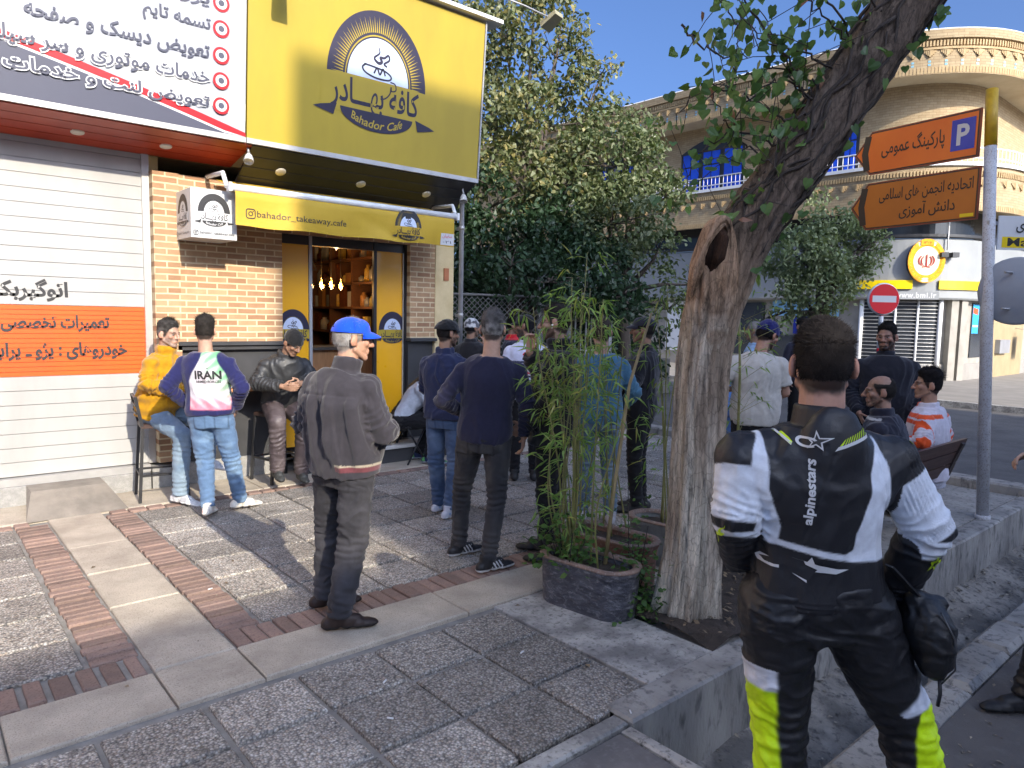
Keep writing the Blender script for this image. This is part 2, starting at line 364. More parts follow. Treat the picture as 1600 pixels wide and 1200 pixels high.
# ================================================================== ground
g = MB(); g.box(-160, -160, -1.2, 200, 220, -.62); struct(g.build('ground', M['asphalt']))
g = MB(); g.box(-60, 2.0, -.62, 8.88, 60, -.02); struct(g.build('pavement_bed', M['mortar']))
g = MB(); g.box(-60, -16, -.62, 60, 1.07, -.17)
struct(g.build('road', M['asphalt']))
g = MB(); g.box(8.9, 1.07, -.62, 17.3, 140, -.04); struct(g.build('cross_street', M['asphalt']))
g = MB(); g.box(17.3, -16, -.62, 17.45, 140, .09); struct(g.build('far_kerb', M['conc_light']))
g = MB(); g.box(17.45, -16, -.62, 70, 140, .06); struct(g.build('far_pavement', mat('far_paving', (.27,.245,.21), (.21,.19,.165), 1.5, .9)))
# gutter channel, its walls and the road kerb stones
g = MB()
for i in range(8):
    x0 = 2.31+i*1.02; g.bbox(x0, 1.83+RNG.normal()*.004, -.62, x0+1.005, 2.0, .004+RNG.normal()*.004, .012)
struct(g.build('kerb', M['conc_wall']))
g = MB(); n = 60
V = []; 
for i in range(n+1):
    x = 2.2+i*6.7/n
    for y, z in ((1.86, -.37), (1.62, -.44), (1.50, -.47), (1.42, -.60), (1.22, -.60)): V.append((x, y+.03*math.sin(i*1.7+y*9), z+.012*math.sin(i*.9+y*20)))
g.add(V, [(i*5+k, (i+1)*5+k, (i+1)*5+k+1, i*5+k+1) for i in range(n) for k in range(4)], 0, True); struct(g.build('gutter_channel', M['gutter']))
g = MB(); g.box(2.2, 1.2, -.62, 8.9, 1.52, -.545); struct(g.build('gutter_water', M['water']))
g = MB(); x = 2.3
while x < 8.8:
    L = .45+RNG.random()*.25; g.bbox(x, 1.085+RNG.normal()*.008, -.62, x+L-.02, 1.285+RNG.normal()*.012, -.145+RNG.normal()*.008, .03); x += L
struct(g.build('road_kerb', M['concrete']))
# covered part of the gutter where the photographer stands
g = MB(); g.bbox(-30, -.2, -.62, 2.235, 1.84, -.012, .012); g2 = MB(); g2.bbox(2.24, .9, -.62, 2.30, 1.835, -.004, .01); g2.bbox(-30, 1.845, -.62, 2.30, 1.93, .003, .01)
struct(g.build('gutter_cover', M['slab'])); struct(g2.build('cover_edge', M['conc_light']))
# paving
def tiles(name, xs, ys, mt, gap=.013, z=0., b=.007):
    g = MB()
    for i in range(len(xs)-1):
        for j in range(len(ys)-1):
            dz = RNG.normal()*.0022; j1, j2 = RNG.normal(size=2)*.002
            g.bbox(xs[i]+gap+j1, ys[j]+gap+j2, -.03, xs[i+1]-gap+j1, ys[j+1]-gap+j2, z+dz, b)
    return struct(g.build(name, mt))
ar = lambda a, b, s: [a+s*i for i in range(int(round((b-a)/s))+1)]
tiles('pebble_paving_front', ar(.95-.415*9, 2.61, .415), [1.945, 2.33, 2.73, 3.11], M['pebble'])
tiles('pebble_paving_left', [-3.5+.415*i for i in range(10)]+[.625], ar(3.80, 6.56, .395), M['pebble'])
tiles('pebble_paving_court', [1.475]+ar(1.88, 8.8, .407), ar(3.80, 6.56, .395), M['pebble'])
tiles('granite_paving', [-3.3, -2.1, -.9, .255, .86, 1.25, 2.45, 3.65, 4.85, 6.05, 7.25, 8.8], [3.165, 3.555], M['granite'], .004, .003)
tiles('granite_strip', [.862, 1.25], [3.555, 3.72, 4.5, 5.15, 5.8, 6.72], M['granite'], .004, .002)
tiles('wall_strip', ar(-3.5, 8.8, 1.23), [6.72, 7.34], M['granite'], .004, .001)
tiles('yard_paving', ar(5.45, 8.8, .67), ar(7.35, 10.0, .53), M['concrete'], .006, 0.)
def bricks(name, x0, x1, y0, y1, along, pitch, gap):
    g = MB(); a, b = (x0, x1) if along == 'x' else (y0, y1); t = a
    while t < b-.02:
        p = pitch*(1+RNG.normal()*.04); q = gap/2; dz = RNG.normal()*.003; j = RNG.normal()*.004; e = min(t+p, b)
        if along == 'x': g.bbox(t+q, y0+.006+j, -.03, e-q, y1-.006+j, dz, .006)
        else: g.bbox(x0+.006+j, t+q, -.03, x1-.006+j, e-q, dz, .006)
        t += p
    return struct(g.build(name, M['paver']))
bricks('brick_band_across', -3.4, .85, 3.56, 3.79, 'x', .104, .03); bricks('brick_band_across', 1.26, 8.8, 3.56, 3.79, 'x', .088, .012)
bricks('brick_band_left', .635, .855, 3.80, 6.6, 'y', .079, .02); bricks('brick_band_right', 1.255, 1.468, 3.80, 6.6, 'y', .075, .014)
bricks('brick_band_wall', -3.4, .74, 6.6, 6.71, 'x', .14, .014); bricks('brick_band_wall', 1.3, 8.8, 6.6, 6.71, 'x', .14, .014)
g = MB(); g.bbox(2.625, 2.0, -.03, 3.16, 3.15, .001, .004); g.bbox(3.17, 2.75, -.03, 5.3, 3.15, -.004, .004); struct(g.build('concrete_strip', M['conc_light']))
g = MB(); g.bbox(2.31, 1.935, -.03, 2.62, 2.0, .0, .004); g.box(5.3, 2.0, -.03, 8.6, 3.15, .0); struct(g.build('corner_paving', M['concrete']))
g = MB(); g.bbox(8.62, 1.85, -.3, 8.87, 14, .10, .02); struct(g.build('corner_kerb', M['conc_wall']))
# dry leaves and grit blown over the paving and along the gutter
def scatter(name, n, box, z, s0, s1, m):
    V = []; F = []
    for k in range(n):
        x = box[0]+(box[1]-box[0])*RNG.random(); y = box[2]+(box[3]-box[2])*RNG.random()**(1.6 if name == 'gutter_debris' else 1); s = s0+RNG.random()**2*(s1-s0); a = RNG.random()*6.3; b = len(V)
        u = np.array((math.cos(a), math.sin(a), RNG.normal()*.2))*s; v = np.array((-math.sin(a), math.cos(a), RNG.normal()*.2))*s*(.35+.4*RNG.random()); p = np.array((x, y, z(x, y)+.25*s)); V += [p-u, p-v+np.array((0,0,s*.2)), p+u, p+v+np.array((0,0,s*.25))]; F.append((b, b+1, b+2, b+3))
    tag(mesh_np(name, np.array(V), F, m, smooth=False), kind='stuff')
grit = mat('grit', (.42,.36,.27), (.10,.085,.07), 40, .9, island=.6)
scatter('gutter_debris', 520, (2.3, 8.6, 1.84, 1.45), lambda x, y: np.interp(y, [1.42,1.5,1.62,1.86], [-.56,-.46,-.43,-.36]), .004, .03, grit)
scatter('gutter_debris', 160, (2.3, 6.5, 1.07, .75), lambda x, y: -.168, .004, .018, grit)
scatter('paving_grit', 260, (-.5, 6.5, 2.0, 6.6), lambda x, y: .004, .002, .009, grit)
scatter('paving_grit', 26, (-.3, 5.5, 2.0, 6.6), lambda x, y: .005, .012, .026, M['litter'])
# soil of the tree pit, lumpy
n = 34; V = []; F = []
for i in range(n+1):
    for j in range(13):
        x = 3.165+2.13*i/n; y = 2.0+.745*j/12; V.append((x, y, 0))
V = np.array(V); V[:,2] = -.004+.022*fbm(V*6, 3)+.06*np.exp(-(((V[:,0]-3.45)/.45)**2+((V[:,1]-2.36)/.35)**2))
F = [(i*13+j, (i+1)*13+j, (i+1)*13+j+1, i*13+j+1) for i in range(n) for j in range(12)]
tag(mesh_np('soil', V, F, M['soil']), kind='structure')
V = []; F = []
for k in range(420):
    x = 3.2+RNG.random()*2.0; y = 2.02+RNG.random()*.7; s = .008+RNG.random()*.017; a = RNG.random()*6.3; z = .012+.05*math.exp(-(((x-3.45)/.5)**2))
    u = np.array((math.cos(a), math.sin(a), RNG.normal()*.3))*s; v = np.array((-math.sin(a), math.cos(a), RNG.normal()*.3))*s*.5; p = np.array((x, y, z)); b = len(V)
    V += [p-u, p-v, p+u, p+v]; F.append((b, b+1, b+2, b+3))
tag(mesh_np('leaf_litter', np.array(V), F, M['litter'], smooth=False), kind='stuff')

# ================================================================== logo of the cafe (used on five surfaces)
LOGO_M = lambda disc='discp', arch='ink': [M[arch], M[disc], M['yellow'], M['whitep']]
def cafe_logo(F, cx, cy, s, rays=True, band=2):
    """F Flat, centre, s = outer radius of the sunburst arch; materials 0 dark 1 disc 2 band 3 light"""
    ky = 1.19
    F.disc(cx, cy, s, 0, 48, 0, PI, ky); 
    if rays:
        V = []; P = []
        for k in range(58):
            t = PI*(k+.5)/58; r0, r1, dt = .70*s, (.93 if k % 2 else .88)*s, .011
            b = len(V); V += [(cx+r0*math.cos(t-dt*1.6), cy+ky*r0*math.sin(t-dt*1.6)), (cx+r0*math.cos(t+dt*1.6), cy+ky*r0*math.sin(t+dt*1.6)), (cx+r1*math.cos(t), cy+ky*r1*math.sin(t))]; P.append((b+1, b, b+2))
        F.put(V, P, band)
    F.ring(cx, cy, .645*s, .665*s, band, 0, PI, 40, 0, ky)
    F.disc(cx, cy, .62*s, 1, 40, -.05, PI+.05, ky)
    F.poly([(cx-1.1*s, cy-.62*s), (cx+1.1*s, cy-.62*s), (cx+1.1*s, cy+.0*s), (cx+.62*s, cy+.03*s), (cx-.62*s, cy+.03*s), (cx-1.1*s, cy+.0*s)], band)
    w = .035*s
    F.line([(cx+q[0]*s, cy+q[1]*s) for q in ((-.02,.60),(.00,.50),(-.10,.40),(-.02,.33),(.05,.36),(.02,.43),(.10,.44),(.18,.50),(.20,.42),(.10,.34),(.16,.30))], [w*.5, w*1.6, w*1.1, w], 0, 1)
    F.line([(cx+q[0]*s, cy+q[1]*s) for q in ((-.26,.27),(-.33,.20),(-.26,.12),(-.05,.07),(.20,.08),(.25,.15),(.12,.22),(-.12,.25),(-.30,.26))], w*.9, 0, 0)
    F.line([(cx+q[0]*s, cy+q[1]*s) for q in ((-.10,.14),(-.04,.24),(.02,.14),(.08,.25),(.13,.14))], w*.9, 0, 0)
    F.line([(cx+q[0]*s, cy+q[1]*s) for q in ((.24,.06),(.34,.04),(.36,-.06),(.27,-.09),(.26,-.02),(.24,-.14),(.15,-.24),(.05,-.27))], w*.7, 0, 0)
    F.text('کافه بهـــادر', cx-.92*s, cx+.86*s, cy-.58*s, .56*s, 0, 1, bold=.02)
    F.disc(cx, cy-.53*s, .74*s, 0, 36, PI, 2*PI, .44)
    for q in (1, -1):
        F.poly([(cx+q*x*s, cy+y*s) for x, y in ((.80,-.50),(1.10,-.57),(1.24,-.62),(.86,-.70))][::q], 0, 0)
    V, P = fit_text('Bahador Cafe', -.56, .56, 0, .17, shear=.25, bold=.012)
    W = []
    for x, y in V: t = x/.60*1.02; r = .60-y; W.append((cx+math.sin(t)*.64*s, cy+(-.535-.27*math.cos(t)+y*.85)*s))
    F.put(W, P, band, 1)
def insta(F, x, y, s, mi=0):
    for a in (0, 1, 2, 3):
        pass
    r = s*.5; w = s*.11; c = [(x+r*(abs(math.cos(t))**.45)*math.copysign(1, math.cos(t)), y+r*(abs(math.sin(t))**.45)*math.copysign(1, math.sin(t))) for t in np.linspace(0, 2*PI, 33)]
    F.line(c, w, mi, 1, 0); F.ring(x, y, s*.17, s*.27, mi, n=20, lift=0); F.disc(x+s*.28, y+s*.28, s*.06, mi, 10, lift=0)

# ================================================================== the shop
shop = empty('shop_building', (0, 7.33, 0), label='two shop frontage with tan brick piers, black dado and deep signboard soffit', cat='building')
O = (0, 7.33, 0)
def part(mb, name, m, parent=None): return mb.build(name, m, parent or shop, O)
g = MB(); g.box(2.10, 7.33, 1.41, 3.115, 7.50, 3.0); g.box(3.115, 7.335, 2.55, 4.70, 7.50, 3.0); part(g, 'brick_wall', M['brick'])
g = MB(); g.box(1.865, 7.30, .25, 2.095, 7.50, 3.0); part(g, 'brick_pier', M['brick2'])
g = MB(); g.box(4.70, 7.33, 1.44, 5.06, 7.50, 3.0); part(g, 'brick_pier', M['brick'])
g = MB(); g.box(5.06, 7.32, 0.0, 5.335, 7.6, 3.3); g.box(5.06, 7.6, 0, 5.335, 16, 8.5); part(g, 'plaster_corner', M['plaster'])
g = MB(); g.box(-14, 7.6, 3.2, 5.05, 16, 8.5); g.box(-14, 7.62, 0, 2.0, 16, 3.19); part(g, 'upper_wall', M['plaster'])
g = MB(); g.box(2.10, 7.36, .22, 3.115, 7.5, 1.36); g.bbox(2.06, 7.27, 1.375, 3.13, 7.5, 1.412, .008); g.box(2.06, 7.30, 1.33, 3.125, 7.42, 1.372)
part(g, 'dado_panel', M['dado']); g = MB(); g.box(4.70, 7.36, .22, 5.055, 7.5, 1.40); g.bbox(4.69, 7.28, 1.40, 5.07, 7.5, 1.438, .008)
part(g, 'dado_panel', M['dado'])
g = MB()
for i in range(14): g.bbox(-8+.7*i, 7.33, 0, -8+.7*i+.695, 7.5, .17 if i < 14 else .2, .006)
g.bbox(1.81, 7.335, 0, 3.12, 7.5, .215, .006); plst = mat('plinth_stone', (.36,.35,.33), (.26,.255,.24), 20, .8, .3, 120, c3=(.14,.135,.13)); part(g, 'stone_plinth', plst)
g = MB(); g.bbox(4.70, 7.335, 0, 5.055, 7.5, .215, .006); part(g, 'stone_plinth', plst)
g = MB(); g.box(-8, 7.345, .172, 1.80, 7.5, .235); g.box(1.80, 7.40, .24, 1.862, 7.50, 3.16); part(g, 'shutter_frame', M['alu'])
# roller shutter with its painted orange band
sh = MB(); z = .24; k = 0
while z < 3.14:
    p = .1245; mi = 1 if 1.04 < z+.03 < 1.68 else 0
    if mi:
        for q in range(3): sh.box(-8, 7.425, z+.003+q*p/3, 1.80, 7.45, z+p/3*(q+1)-.001, 1)
    else:
        sh.box(-8, 7.425, z+.004, 1.80, 7.45, z+p-.001, 0)
    z += p
sh.box(-8, 7.44, .24, 1.80, 7.46, 3.14, 2)
so = part(sh, 'roller_shutter', [M['slat'], M['orange'], M['grey_metal']])
F = Flat((0, .093, 0), (1,0,0), (0,0,1), (0,-1,0), .001)
F.text('اتوگیربکس', .48, 1.18, 1.765, .20, 0, bold=.035); F.text('تعمیرات تخصصی گیربکس', .28, 1.50, 1.50, .17, 0, bold=.035)
F.build('shutter_lettering', [M['blk']], so); F = Flat((0, .093, 0), (1,0,0), (0,0,1), (0,-1,0), .003)
F.text('خودروهای : پژو ـ پراید ـ مزدا', .30, 1.64, 1.24, .17, 0, bold=.035); F.build('shutter_lettering', [M['blk']], so)
# signboard soffits: red brown planks left, black right
def soffit(x0, x1, yb, zb, m, name):
    g = MB(); n = 4
    for i in range(n):
        a, b = i/n, (i+.93)/n; y0, y1 = 6.82+(yb-6.82)*a, 6.82+(yb-6.82)*b; z0, z1 = 3.27+(zb-3.27)*a, 3.27+(zb-3.27)*b
        g.add([(x0,y0,z0),(x1,y0,z0),(x1,y1,z1),(x0,y1,z1),(x0,y0,z0+.02),(x1,y0,z0+.02),(x1,y1,z1+.02),(x0,y1,z1+.02)], [(3,2,1,0),(4,5,6,7),(0,1,5,4),(1,2,6,5),(2,3,7,6),(3,0,4,7)])
    g.add([(x0,6.82,3.30),(x1,6.82,3.30),(x1,yb,zb+.03),(x0,yb,zb+.03)], [(0,1,2,3)], 0); return part(g, name, [m])
s1 = soffit(-8, 2.62, 7.42, 3.15, M['redbrown'], 'red_soffit'); s2 = soffit(2.622, 5.27, 7.33, 2.965, M['black'], 'black_soffit')
def downlight(x, par, yb, zb, f=.5):
    y = 6.82+(yb-6.82)*f; z = 3.27+(zb-3.27)*f; g = MB(); g.lathe([(0,-.012),(.038,-.012),(.052,-.006),(.055,.004),(.055,.02)], 20, (0,0,0)); 
    o = g.build('downlight', M['lampdisc'], par); o.location = (x, y-7.33, z); o.rotation_euler = (math.atan2(zb-3.27, yb-6.82), 0, 0)
for x in (.55, 1.25, 1.95): downlight(x, s1, 7.42, 3.15, .55)
for x in (3.0, 3.9, 4.75): downlight(x, s2, 7.33, 2.965, .5)
# doorway: films on glass, posts, inside room
g = MB(); g.box(3.13, 7.425, .24, 3.45, 7.435, 2.55); lp = part(g, 'yellow_glass_panel', M['yglass'])
g = MB(); g.box(4.30, 7.425, .24, 4.665, 7.435, 2.55); rp = part(g, 'yellow_glass_panel', M['yglass'])
for par, cx in ((lp, 3.27), (rp, 4.515)):
    F = Flat((0, .094, 0), (1,0,0), (0,0,1), (0,-1,0)); cafe_logo(F, cx, 1.53, .185, False); F.build('logo', LOGO_M(), par)
for mb in (lp, rp): pass
g = MB(); g.box(3.455, 7.41, .22, 3.49, 7.44, 2.55); part(g, 'door_post', M['grey_metal'])
g = MB(); g.box(4.668, 7.40, .22, 4.70, 7.5, 2.55); g.box(4.255, 7.41, .22, 4.295, 7.45, 2.55); g.box(3.12, 7.42, 2.45, 4.70, 7.5, 2.55); part(g, 'door_frame', M['black'])
g = MB(); g.box(4.648, 7.405, .25, 4.660, 7.42, 2.45); part(g, 'edge_trim', M['alu'])
room = mat('room_wall', (.11,.105,.105), (.08,.078,.078), 2, .8); dark = mat('room_dark', (.04,.036,.034), (.055,.05,.045), 3, .7)
g = MB(); g.box(2.0, 10.6, .2, 6.0, 10.7, 2.9); g.box(2.0, 7.63, .2, 2.05, 10.6, 2.9); g.box(5.0, 7.63, .2, 5.05, 10.6, 2.9); part(g, 'room_wall', room)
g = MB(); g.box(2.0, 7.5, .15, 5.05, 10.7, .215); part(g, 'room_floor', dark); g = MB(); g.box(2.0, 7.51, 2.88, 5.05, 10.7, 2.95); part(g, 'room_ceiling', dark)
g = MB(); g.box(3.3, 8.0, .22, 4.62, 8.4, 1.27); part(g, 'serving_counter', mat('ply', lin(150,112,76), lin(132,98,64), 4, .6, stretch=(8,8,1)))
g = MB(); g.box(3.2, 7.95, 1.272, 4.66, 8.5, 1.31); part(g, 'counter_top', dark)
shelf = MB()
for zz in (1.45, 1.78, 2.10, 2.42): shelf.box(4.62, 8.0, zz, 4.99, 10.55, zz+.03)
for yy in (8.0, 8.62, 9.25, 9.9, 10.52): shelf.box(4.62, yy, .25, 4.99, yy+.03, 2.75)
part(shelf, 'wall_shelf', mat('shelf_wood', lin(112,74,50), lin(88,58,40), 4, .6))
jar = [mat('jar_a', lin(170,120,70), None, 4, .3), mat('jar_b', (.3,.3,.32), None, 4, .3), mat('jar_c', lin(110,60,40), None, 4, .3), mat('jar_d', lin(200,170,90), None, 4, .3), mat('jar_e', (.5,.5,.5), None, 4, .3)]
g = MB()
for zz in (1.48, 1.81, 2.13, 2.45):
    y = 8.1
    while y < 10.4:
        h = .08+RNG.random()*.16; r = .03+RNG.random()*.035; mi = int(RNG.integers(5))
        if RNG.random() < .35: g.box(4.70, y-.03, zz+.001, 4.75, y+.10, zz+h+.05, mi); y += .1
        else: g.lathe([(0,0),(r,0),(r,h*.75),(r*.5,h*.85),(r*.5,h),(0,h)], 10, (4.76, y, zz+.001), mi=mi)
        y += .09+RNG.random()*.08
tag(part(g, 'shelf_jars', jar), kind='stuff')
g = MB(); g.box(3.2, 10.55, 1.5, 4.4, 10.6, 2.0); part(g, 'menu_board', dark)
bulb = mat_emit('warm_filament', (1, .55, .14), 40)
bm_ = MB(); bm_.lathe([(0,-.05),(.03,-.035),(.042,0),(.03,.035),(.015,.06),(.012,.09),(0,.09)], 14); flex = MB(); flex.tube([(0,0,.09),(0,0,.80)], .004, 6); fil = MB(); fil.tube([(0,0,-.026),(.012,0,.0),(-.010,0,.02),(0,0,.04)], .013, 6)
bglass = mat_glass('amber_glass', (1,.8,.5), .2)
for i, (x, y, zz) in enumerate(((3.84,8.2,2.05),(3.99,8.22,2.05),(4.13,8.24,2.06),(4.27,8.26,2.05),(3.95,7.75,2.5))):
    e = empty('pendant_bulb', (x, y, zz), 0, ('lit amber bulb nearest the left door post in the cafe row','lit amber bulb second from the left post in the cafe row','lit amber bulb third from the left post in the cafe row','lit amber bulb nearest the shelves in the cafe row','lit amber bulb hung high just inside the cafe door')[i], 'bulb', 'bulbs hanging in the cafe')
    if i == 0: b0 = e; bm_.build('bulb', bglass, e); flex.build('flex', M['black'], e); fil.build('filament', bulb, e)
    else:
        for ch in list(b0.children): c = ch.copy(); COL.objects.link(c); c.parent = e
    l = bpy.data.lights.new('bulb_light', 'POINT'); l.energy = .8; l.color = (1,.70,.38); l.shadow_soft_size = .03; lo_ = bpy.data.objects.new('bulb_light', l); COL.objects.link(lo_); lo_.location = (x, y, zz-.09)
e = empty('pendant_lamp', (3.98, 8.6, 2.36), 0, 'black triangular wire pendant lamp inside the cafe doorway', 'lamp')
g = MB()
for a, b in (((-.13,0,-.1),(.13,0,-.1)), ((.13,0,-.1),(0,0,.12)), ((0,0,.12),(-.13,0,-.1)), ((0,.1,-.1),(0,0,.12)), ((-.13,0,-.1),(0,.1,-.1)), ((.13,0,-.1),(0,.1,-.1))): g.tube([a, b], .006, 6)
g.build('wire_frame', M['black'], e); g = MB(); g.tube([(0,0,.12),(0,0,.42)], .004, 6); g.build('flex', M['black'], e)
# doorstep
e = empty('door_step', (4.3, 7.2, 0), 0, 'pale marble step with dark riser in front of the yellow cafe door', 'step')
g = MB(); g.bbox(-1.1, -.16, .165, .95, .13, .205, .006); g.build('tread', M['marble'], e); g = MB(); g.box(-1.08, -.13, 0, .93, .13, .163); g.build('riser', M['dado'], e)
# ramp at the shutter
V = [(.72,6.70,0),(1.46,6.72,0),(1.40,7.33,0),(.80,7.33,0),(.80,7.06,.17),(1.36,7.06,.17),(1.36,7.33,.175),(.80,7.33,.175)]
g = MB(); g.add(V, [(3,2,1,0),(0,1,5,4),(4,5,6,7),(1,2,6,5),(0,4,7,3)]); o = g.build('ramp', mat('ramp_concrete', (.27,.24,.20), (.18,.16,.135), 4, .95, .6, 60), None, (1.1, 7.0, 0))
tag(o, 'small rough concrete ramp at the foot of the white roller shutter', 'ramp')
# ------------------------------------------------------------------ signboards
tilt = lambda z: 6.80-(z-3.30)*.07
def board(name, x0, x1, z0, z1, m, label, cat, th=.10):
    e = empty(name, ((x0+x1)/2, 6.80, z0), 0, label, cat); g = MB(); cx = (x0+x1)/2; h = z1-z0; t = h*.07
    g.add([(x0-cx,0,0),(x1-cx,0,0),(x1-cx,th,0),(x0-cx,th,0),(x0-cx,-t,h),(x1-cx,-t,h),(x1-cx,th-t,h),(x0-cx,th-t,h)], [(3,2,1,0),(4,5,6,7),(0,1,5,4),(1,2,6,5),(2,3,7,6),(3,0,4,7)])
    p = g.build('panel', m, e); return e, p
es, p = board('repair_shop_sign', -3.0, 2.545, 3.33, 5.05, M['boardw'], 'white repair shop signboard with dark lettering, red targets and a red stripe', 'sign')
F = Flat((.2275, -.001, -3.33), (1,0,0), (0,-.07,1), (0,-1,0), .0008); F.o = F.o+np.array((0, 3.33*.07, 0))
band = lambda x, a: a-(x+3)*.0
def curve(x, z0, s): return z0+s*(2.55-x)-.045*(2.55-x)**2
xs = np.linspace(-3.0, 2.545, 30)
def strip(f1, f2, mi, lift=1):
    V = []; P = []
    for i, x in enumerate(xs):
        a, b = f1(x), f2(x); b = max(b, 3.331); a = max(a, 3.331); V += [(x, a), (x, b)]
        if i: P.append((2*i-2, 2*i, 2*i+1, 2*i-1))
    F.put(V, P, mi, lift)
strip(lambda x: 3.47+.27*(2.55-x)-.03*(2.55-x)**2, lambda x: 3.62+.22*(2.55-x)-.025*(2.55-x)**2, 1)
strip(lambda x: 3.331, lambda x: 3.365+.27*(2.55-x)-.02*(2.55-x)**2, 4)
strip(lambda x: 3.331, lambda x: 3.285+.27*(2.55-x)-.02*(2.55-x)**2, 2)
strip(lambda x: 3.305+.27*(2.55-x)-.02*(2.55-x)**2, lambda x: 3.365+.27*(2.55-x)-.02*(2.55-x)**2, 3)
lines = [('پژو ال ۹۰', 1.45, 2.22, 4.345), ('تسمه تایم', 1.68, 2.23, 4.13), ('تعویض دیسک و صفحه', .85, 2.22, 3.905), ('خدمات موتوری و سر سیلندر', .50, 2.22, 3.69), ('تعویض لنت و خدمات فنی انواع', .05, 2.22, 3.475)]
for i, (s, x0, x1, z) in enumerate(lines):
    if i > 2: F.text(s, x0-.010, x1+.010, z-.012, .179, 4, 1, bold=.075)
    F.text(s, x0, x1, z, .155, 2, 1, bold=.022)
    F.disc(2.32, z+.085, .072, 3); F.disc(2.32, z+.085, .050, 4); F.disc(2.32, z+.085, .026, 2)
F.build('sign_lettering', [M['blk'], M['greyp'], M['slate'], M['redp'], M['whitep']], p)
g = MB(); g.box(-3.0-(-.2275), -.012, -.05, 2.56+.2275-.46, .10, -.004); 
g = MB(); g.box(-2.77, -.015, -.05, 2.775, .10, -.003); g.build('bottom_trim', M['alu'], es)
ec, p = board('cafe_sign', 2.56, 5.27, 3.33, 5.05, M['yellow'], 'large yellow cafe signboard with dark sunburst cup emblem', 'sign', .14)
F = Flat((-3.915, 3.33*.07-.001, -3.33), (1,0,0), (0,-.07,1), (0,-1,0), .0008)
cafe_logo(F, 3.92, 4.11, .58); F.build('logo', LOGO_M(), p)
g = MB(); g.box(-1.36, -.015, -.05, 1.37, .14, -.003); g.build('bottom_trim', M['alu'], ec)
g = MB(); g.add([(1.357,-.012,-.05),(1.375,-.012,-.05),(1.375,.5,-.05),(1.357,.5,-.05),(1.357,-.135,1.74),(1.375,-.135,1.74),(1.375,.5,1.74),(1.357,.5,1.74)], [(3,2,1,0),(4,5,6,7),(0,1,5,4),(1,2,6,5),(2,3,7,6),(3,0,4,7)]); g.build('side_trim', M['grey_metal'], ec)
g = MB(); g.box(-1.36, -.20, 1.75, 1.56, .55, 1.79); g.build('top_canopy', M['white'], ec)
def floodlight(x, label, dn):
    e = empty('floodlight', (x, 6.68, 5.12), 0, label, 'lamp', 'floodlights on rods above the yellow sign')
    g = MB(); g.tube([(0,0,0),(0,-.35,-.02),(0,-.6,-.09*dn)], .012, 8); g.build('rod', M['grey_metal'], e)
    g = MB(); g.bbox(-.09,-.66,-.09*dn-.12,.09,-.56,-.09*dn-.02,.01); g.build('lamp_head', mat('lamp_grey', (.2,.2,.2), None, 4, .4), e); return e
def fl(x, y, z, label, vertical):
    e = empty('floodlight', (x, y, z), 0, label, 'lamp', 'floodlights on rods at the yellow sign')
    g = MB()
    if vertical: g.tube([(0,0,.12),(.0,0,.42),(0,.25,.6)], .010, 8)
    else: g.tube([(-.9,.12,.10),(-.4,.05,.07),(.0,0,.02)], .011, 8)
    g.build('rod', M['grey_metal'], e)
    g = MB(); g.add([(-.075,-.05,-.12),(.075,-.05,-.12),(.075,.03,-.12),(-.075,.03,-.12),(-.065,-.03,.12),(.065,-.03,.12),(.065,.03,.12),(-.065,.03,.12)], [(3,2,1,0),(4,5,6,7),(0,1,5,4),(1,2,6,5),(2,3,7,6),(3,0,4,7)])
    h = g.build('lamp_head', mat('lamp_case', (.34,.32,.2), (.28,.27,.2), 5, .5), e)
    if not vertical: h.rotation_euler = (1.2, .2, 0)
    return e
fl(2.82, 6.42, 4.72, 'small square floodlight hanging on a rod in front of the yellow sign', True)
fl(6.05, 6.4, 5.22, 'floodlight at the end of a long thin arm beyond the yellow sign corner', False)
# lightbox on the brick
e = empty('lightbox_sign', (2.275, 7.10, 2.38), 0, 'small white lightbox with the cafe emblem, on the brick wall', 'sign')
g = MB(); g.bbox(-.205,-.23,0,.205,.225,.445,.004); cs = g.build('case', mat('lightbox_acrylic', (.58,.58,.57), (.54,.54,.53), 3, .35), e)
lbm = [M['blk'], M['whitep'], M['whitep'], M['whitep']]
F = Flat((0,-.231,0), (1,0,0), (0,0,1), (0,-1,0), .0006); cafe_logo(F, 0, .235, .145, False); insta(F, -.165, .045, .04); F.text('bahador_takeaway.cafe', -.13, .18, .03, .034, 0); F.build('front_logo', lbm, cs)
F = Flat((-.206,-.0,0), (0,-1,0), (0,0,1), (-1,0,0), .0006); cafe_logo(F, 0, .235, .145, False); insta(F, -.165, .045, .04); F.text('bahador_takeaway.cafe', -.13, .18, .03, .034, 0); F.build('side_logo', lbm, cs)
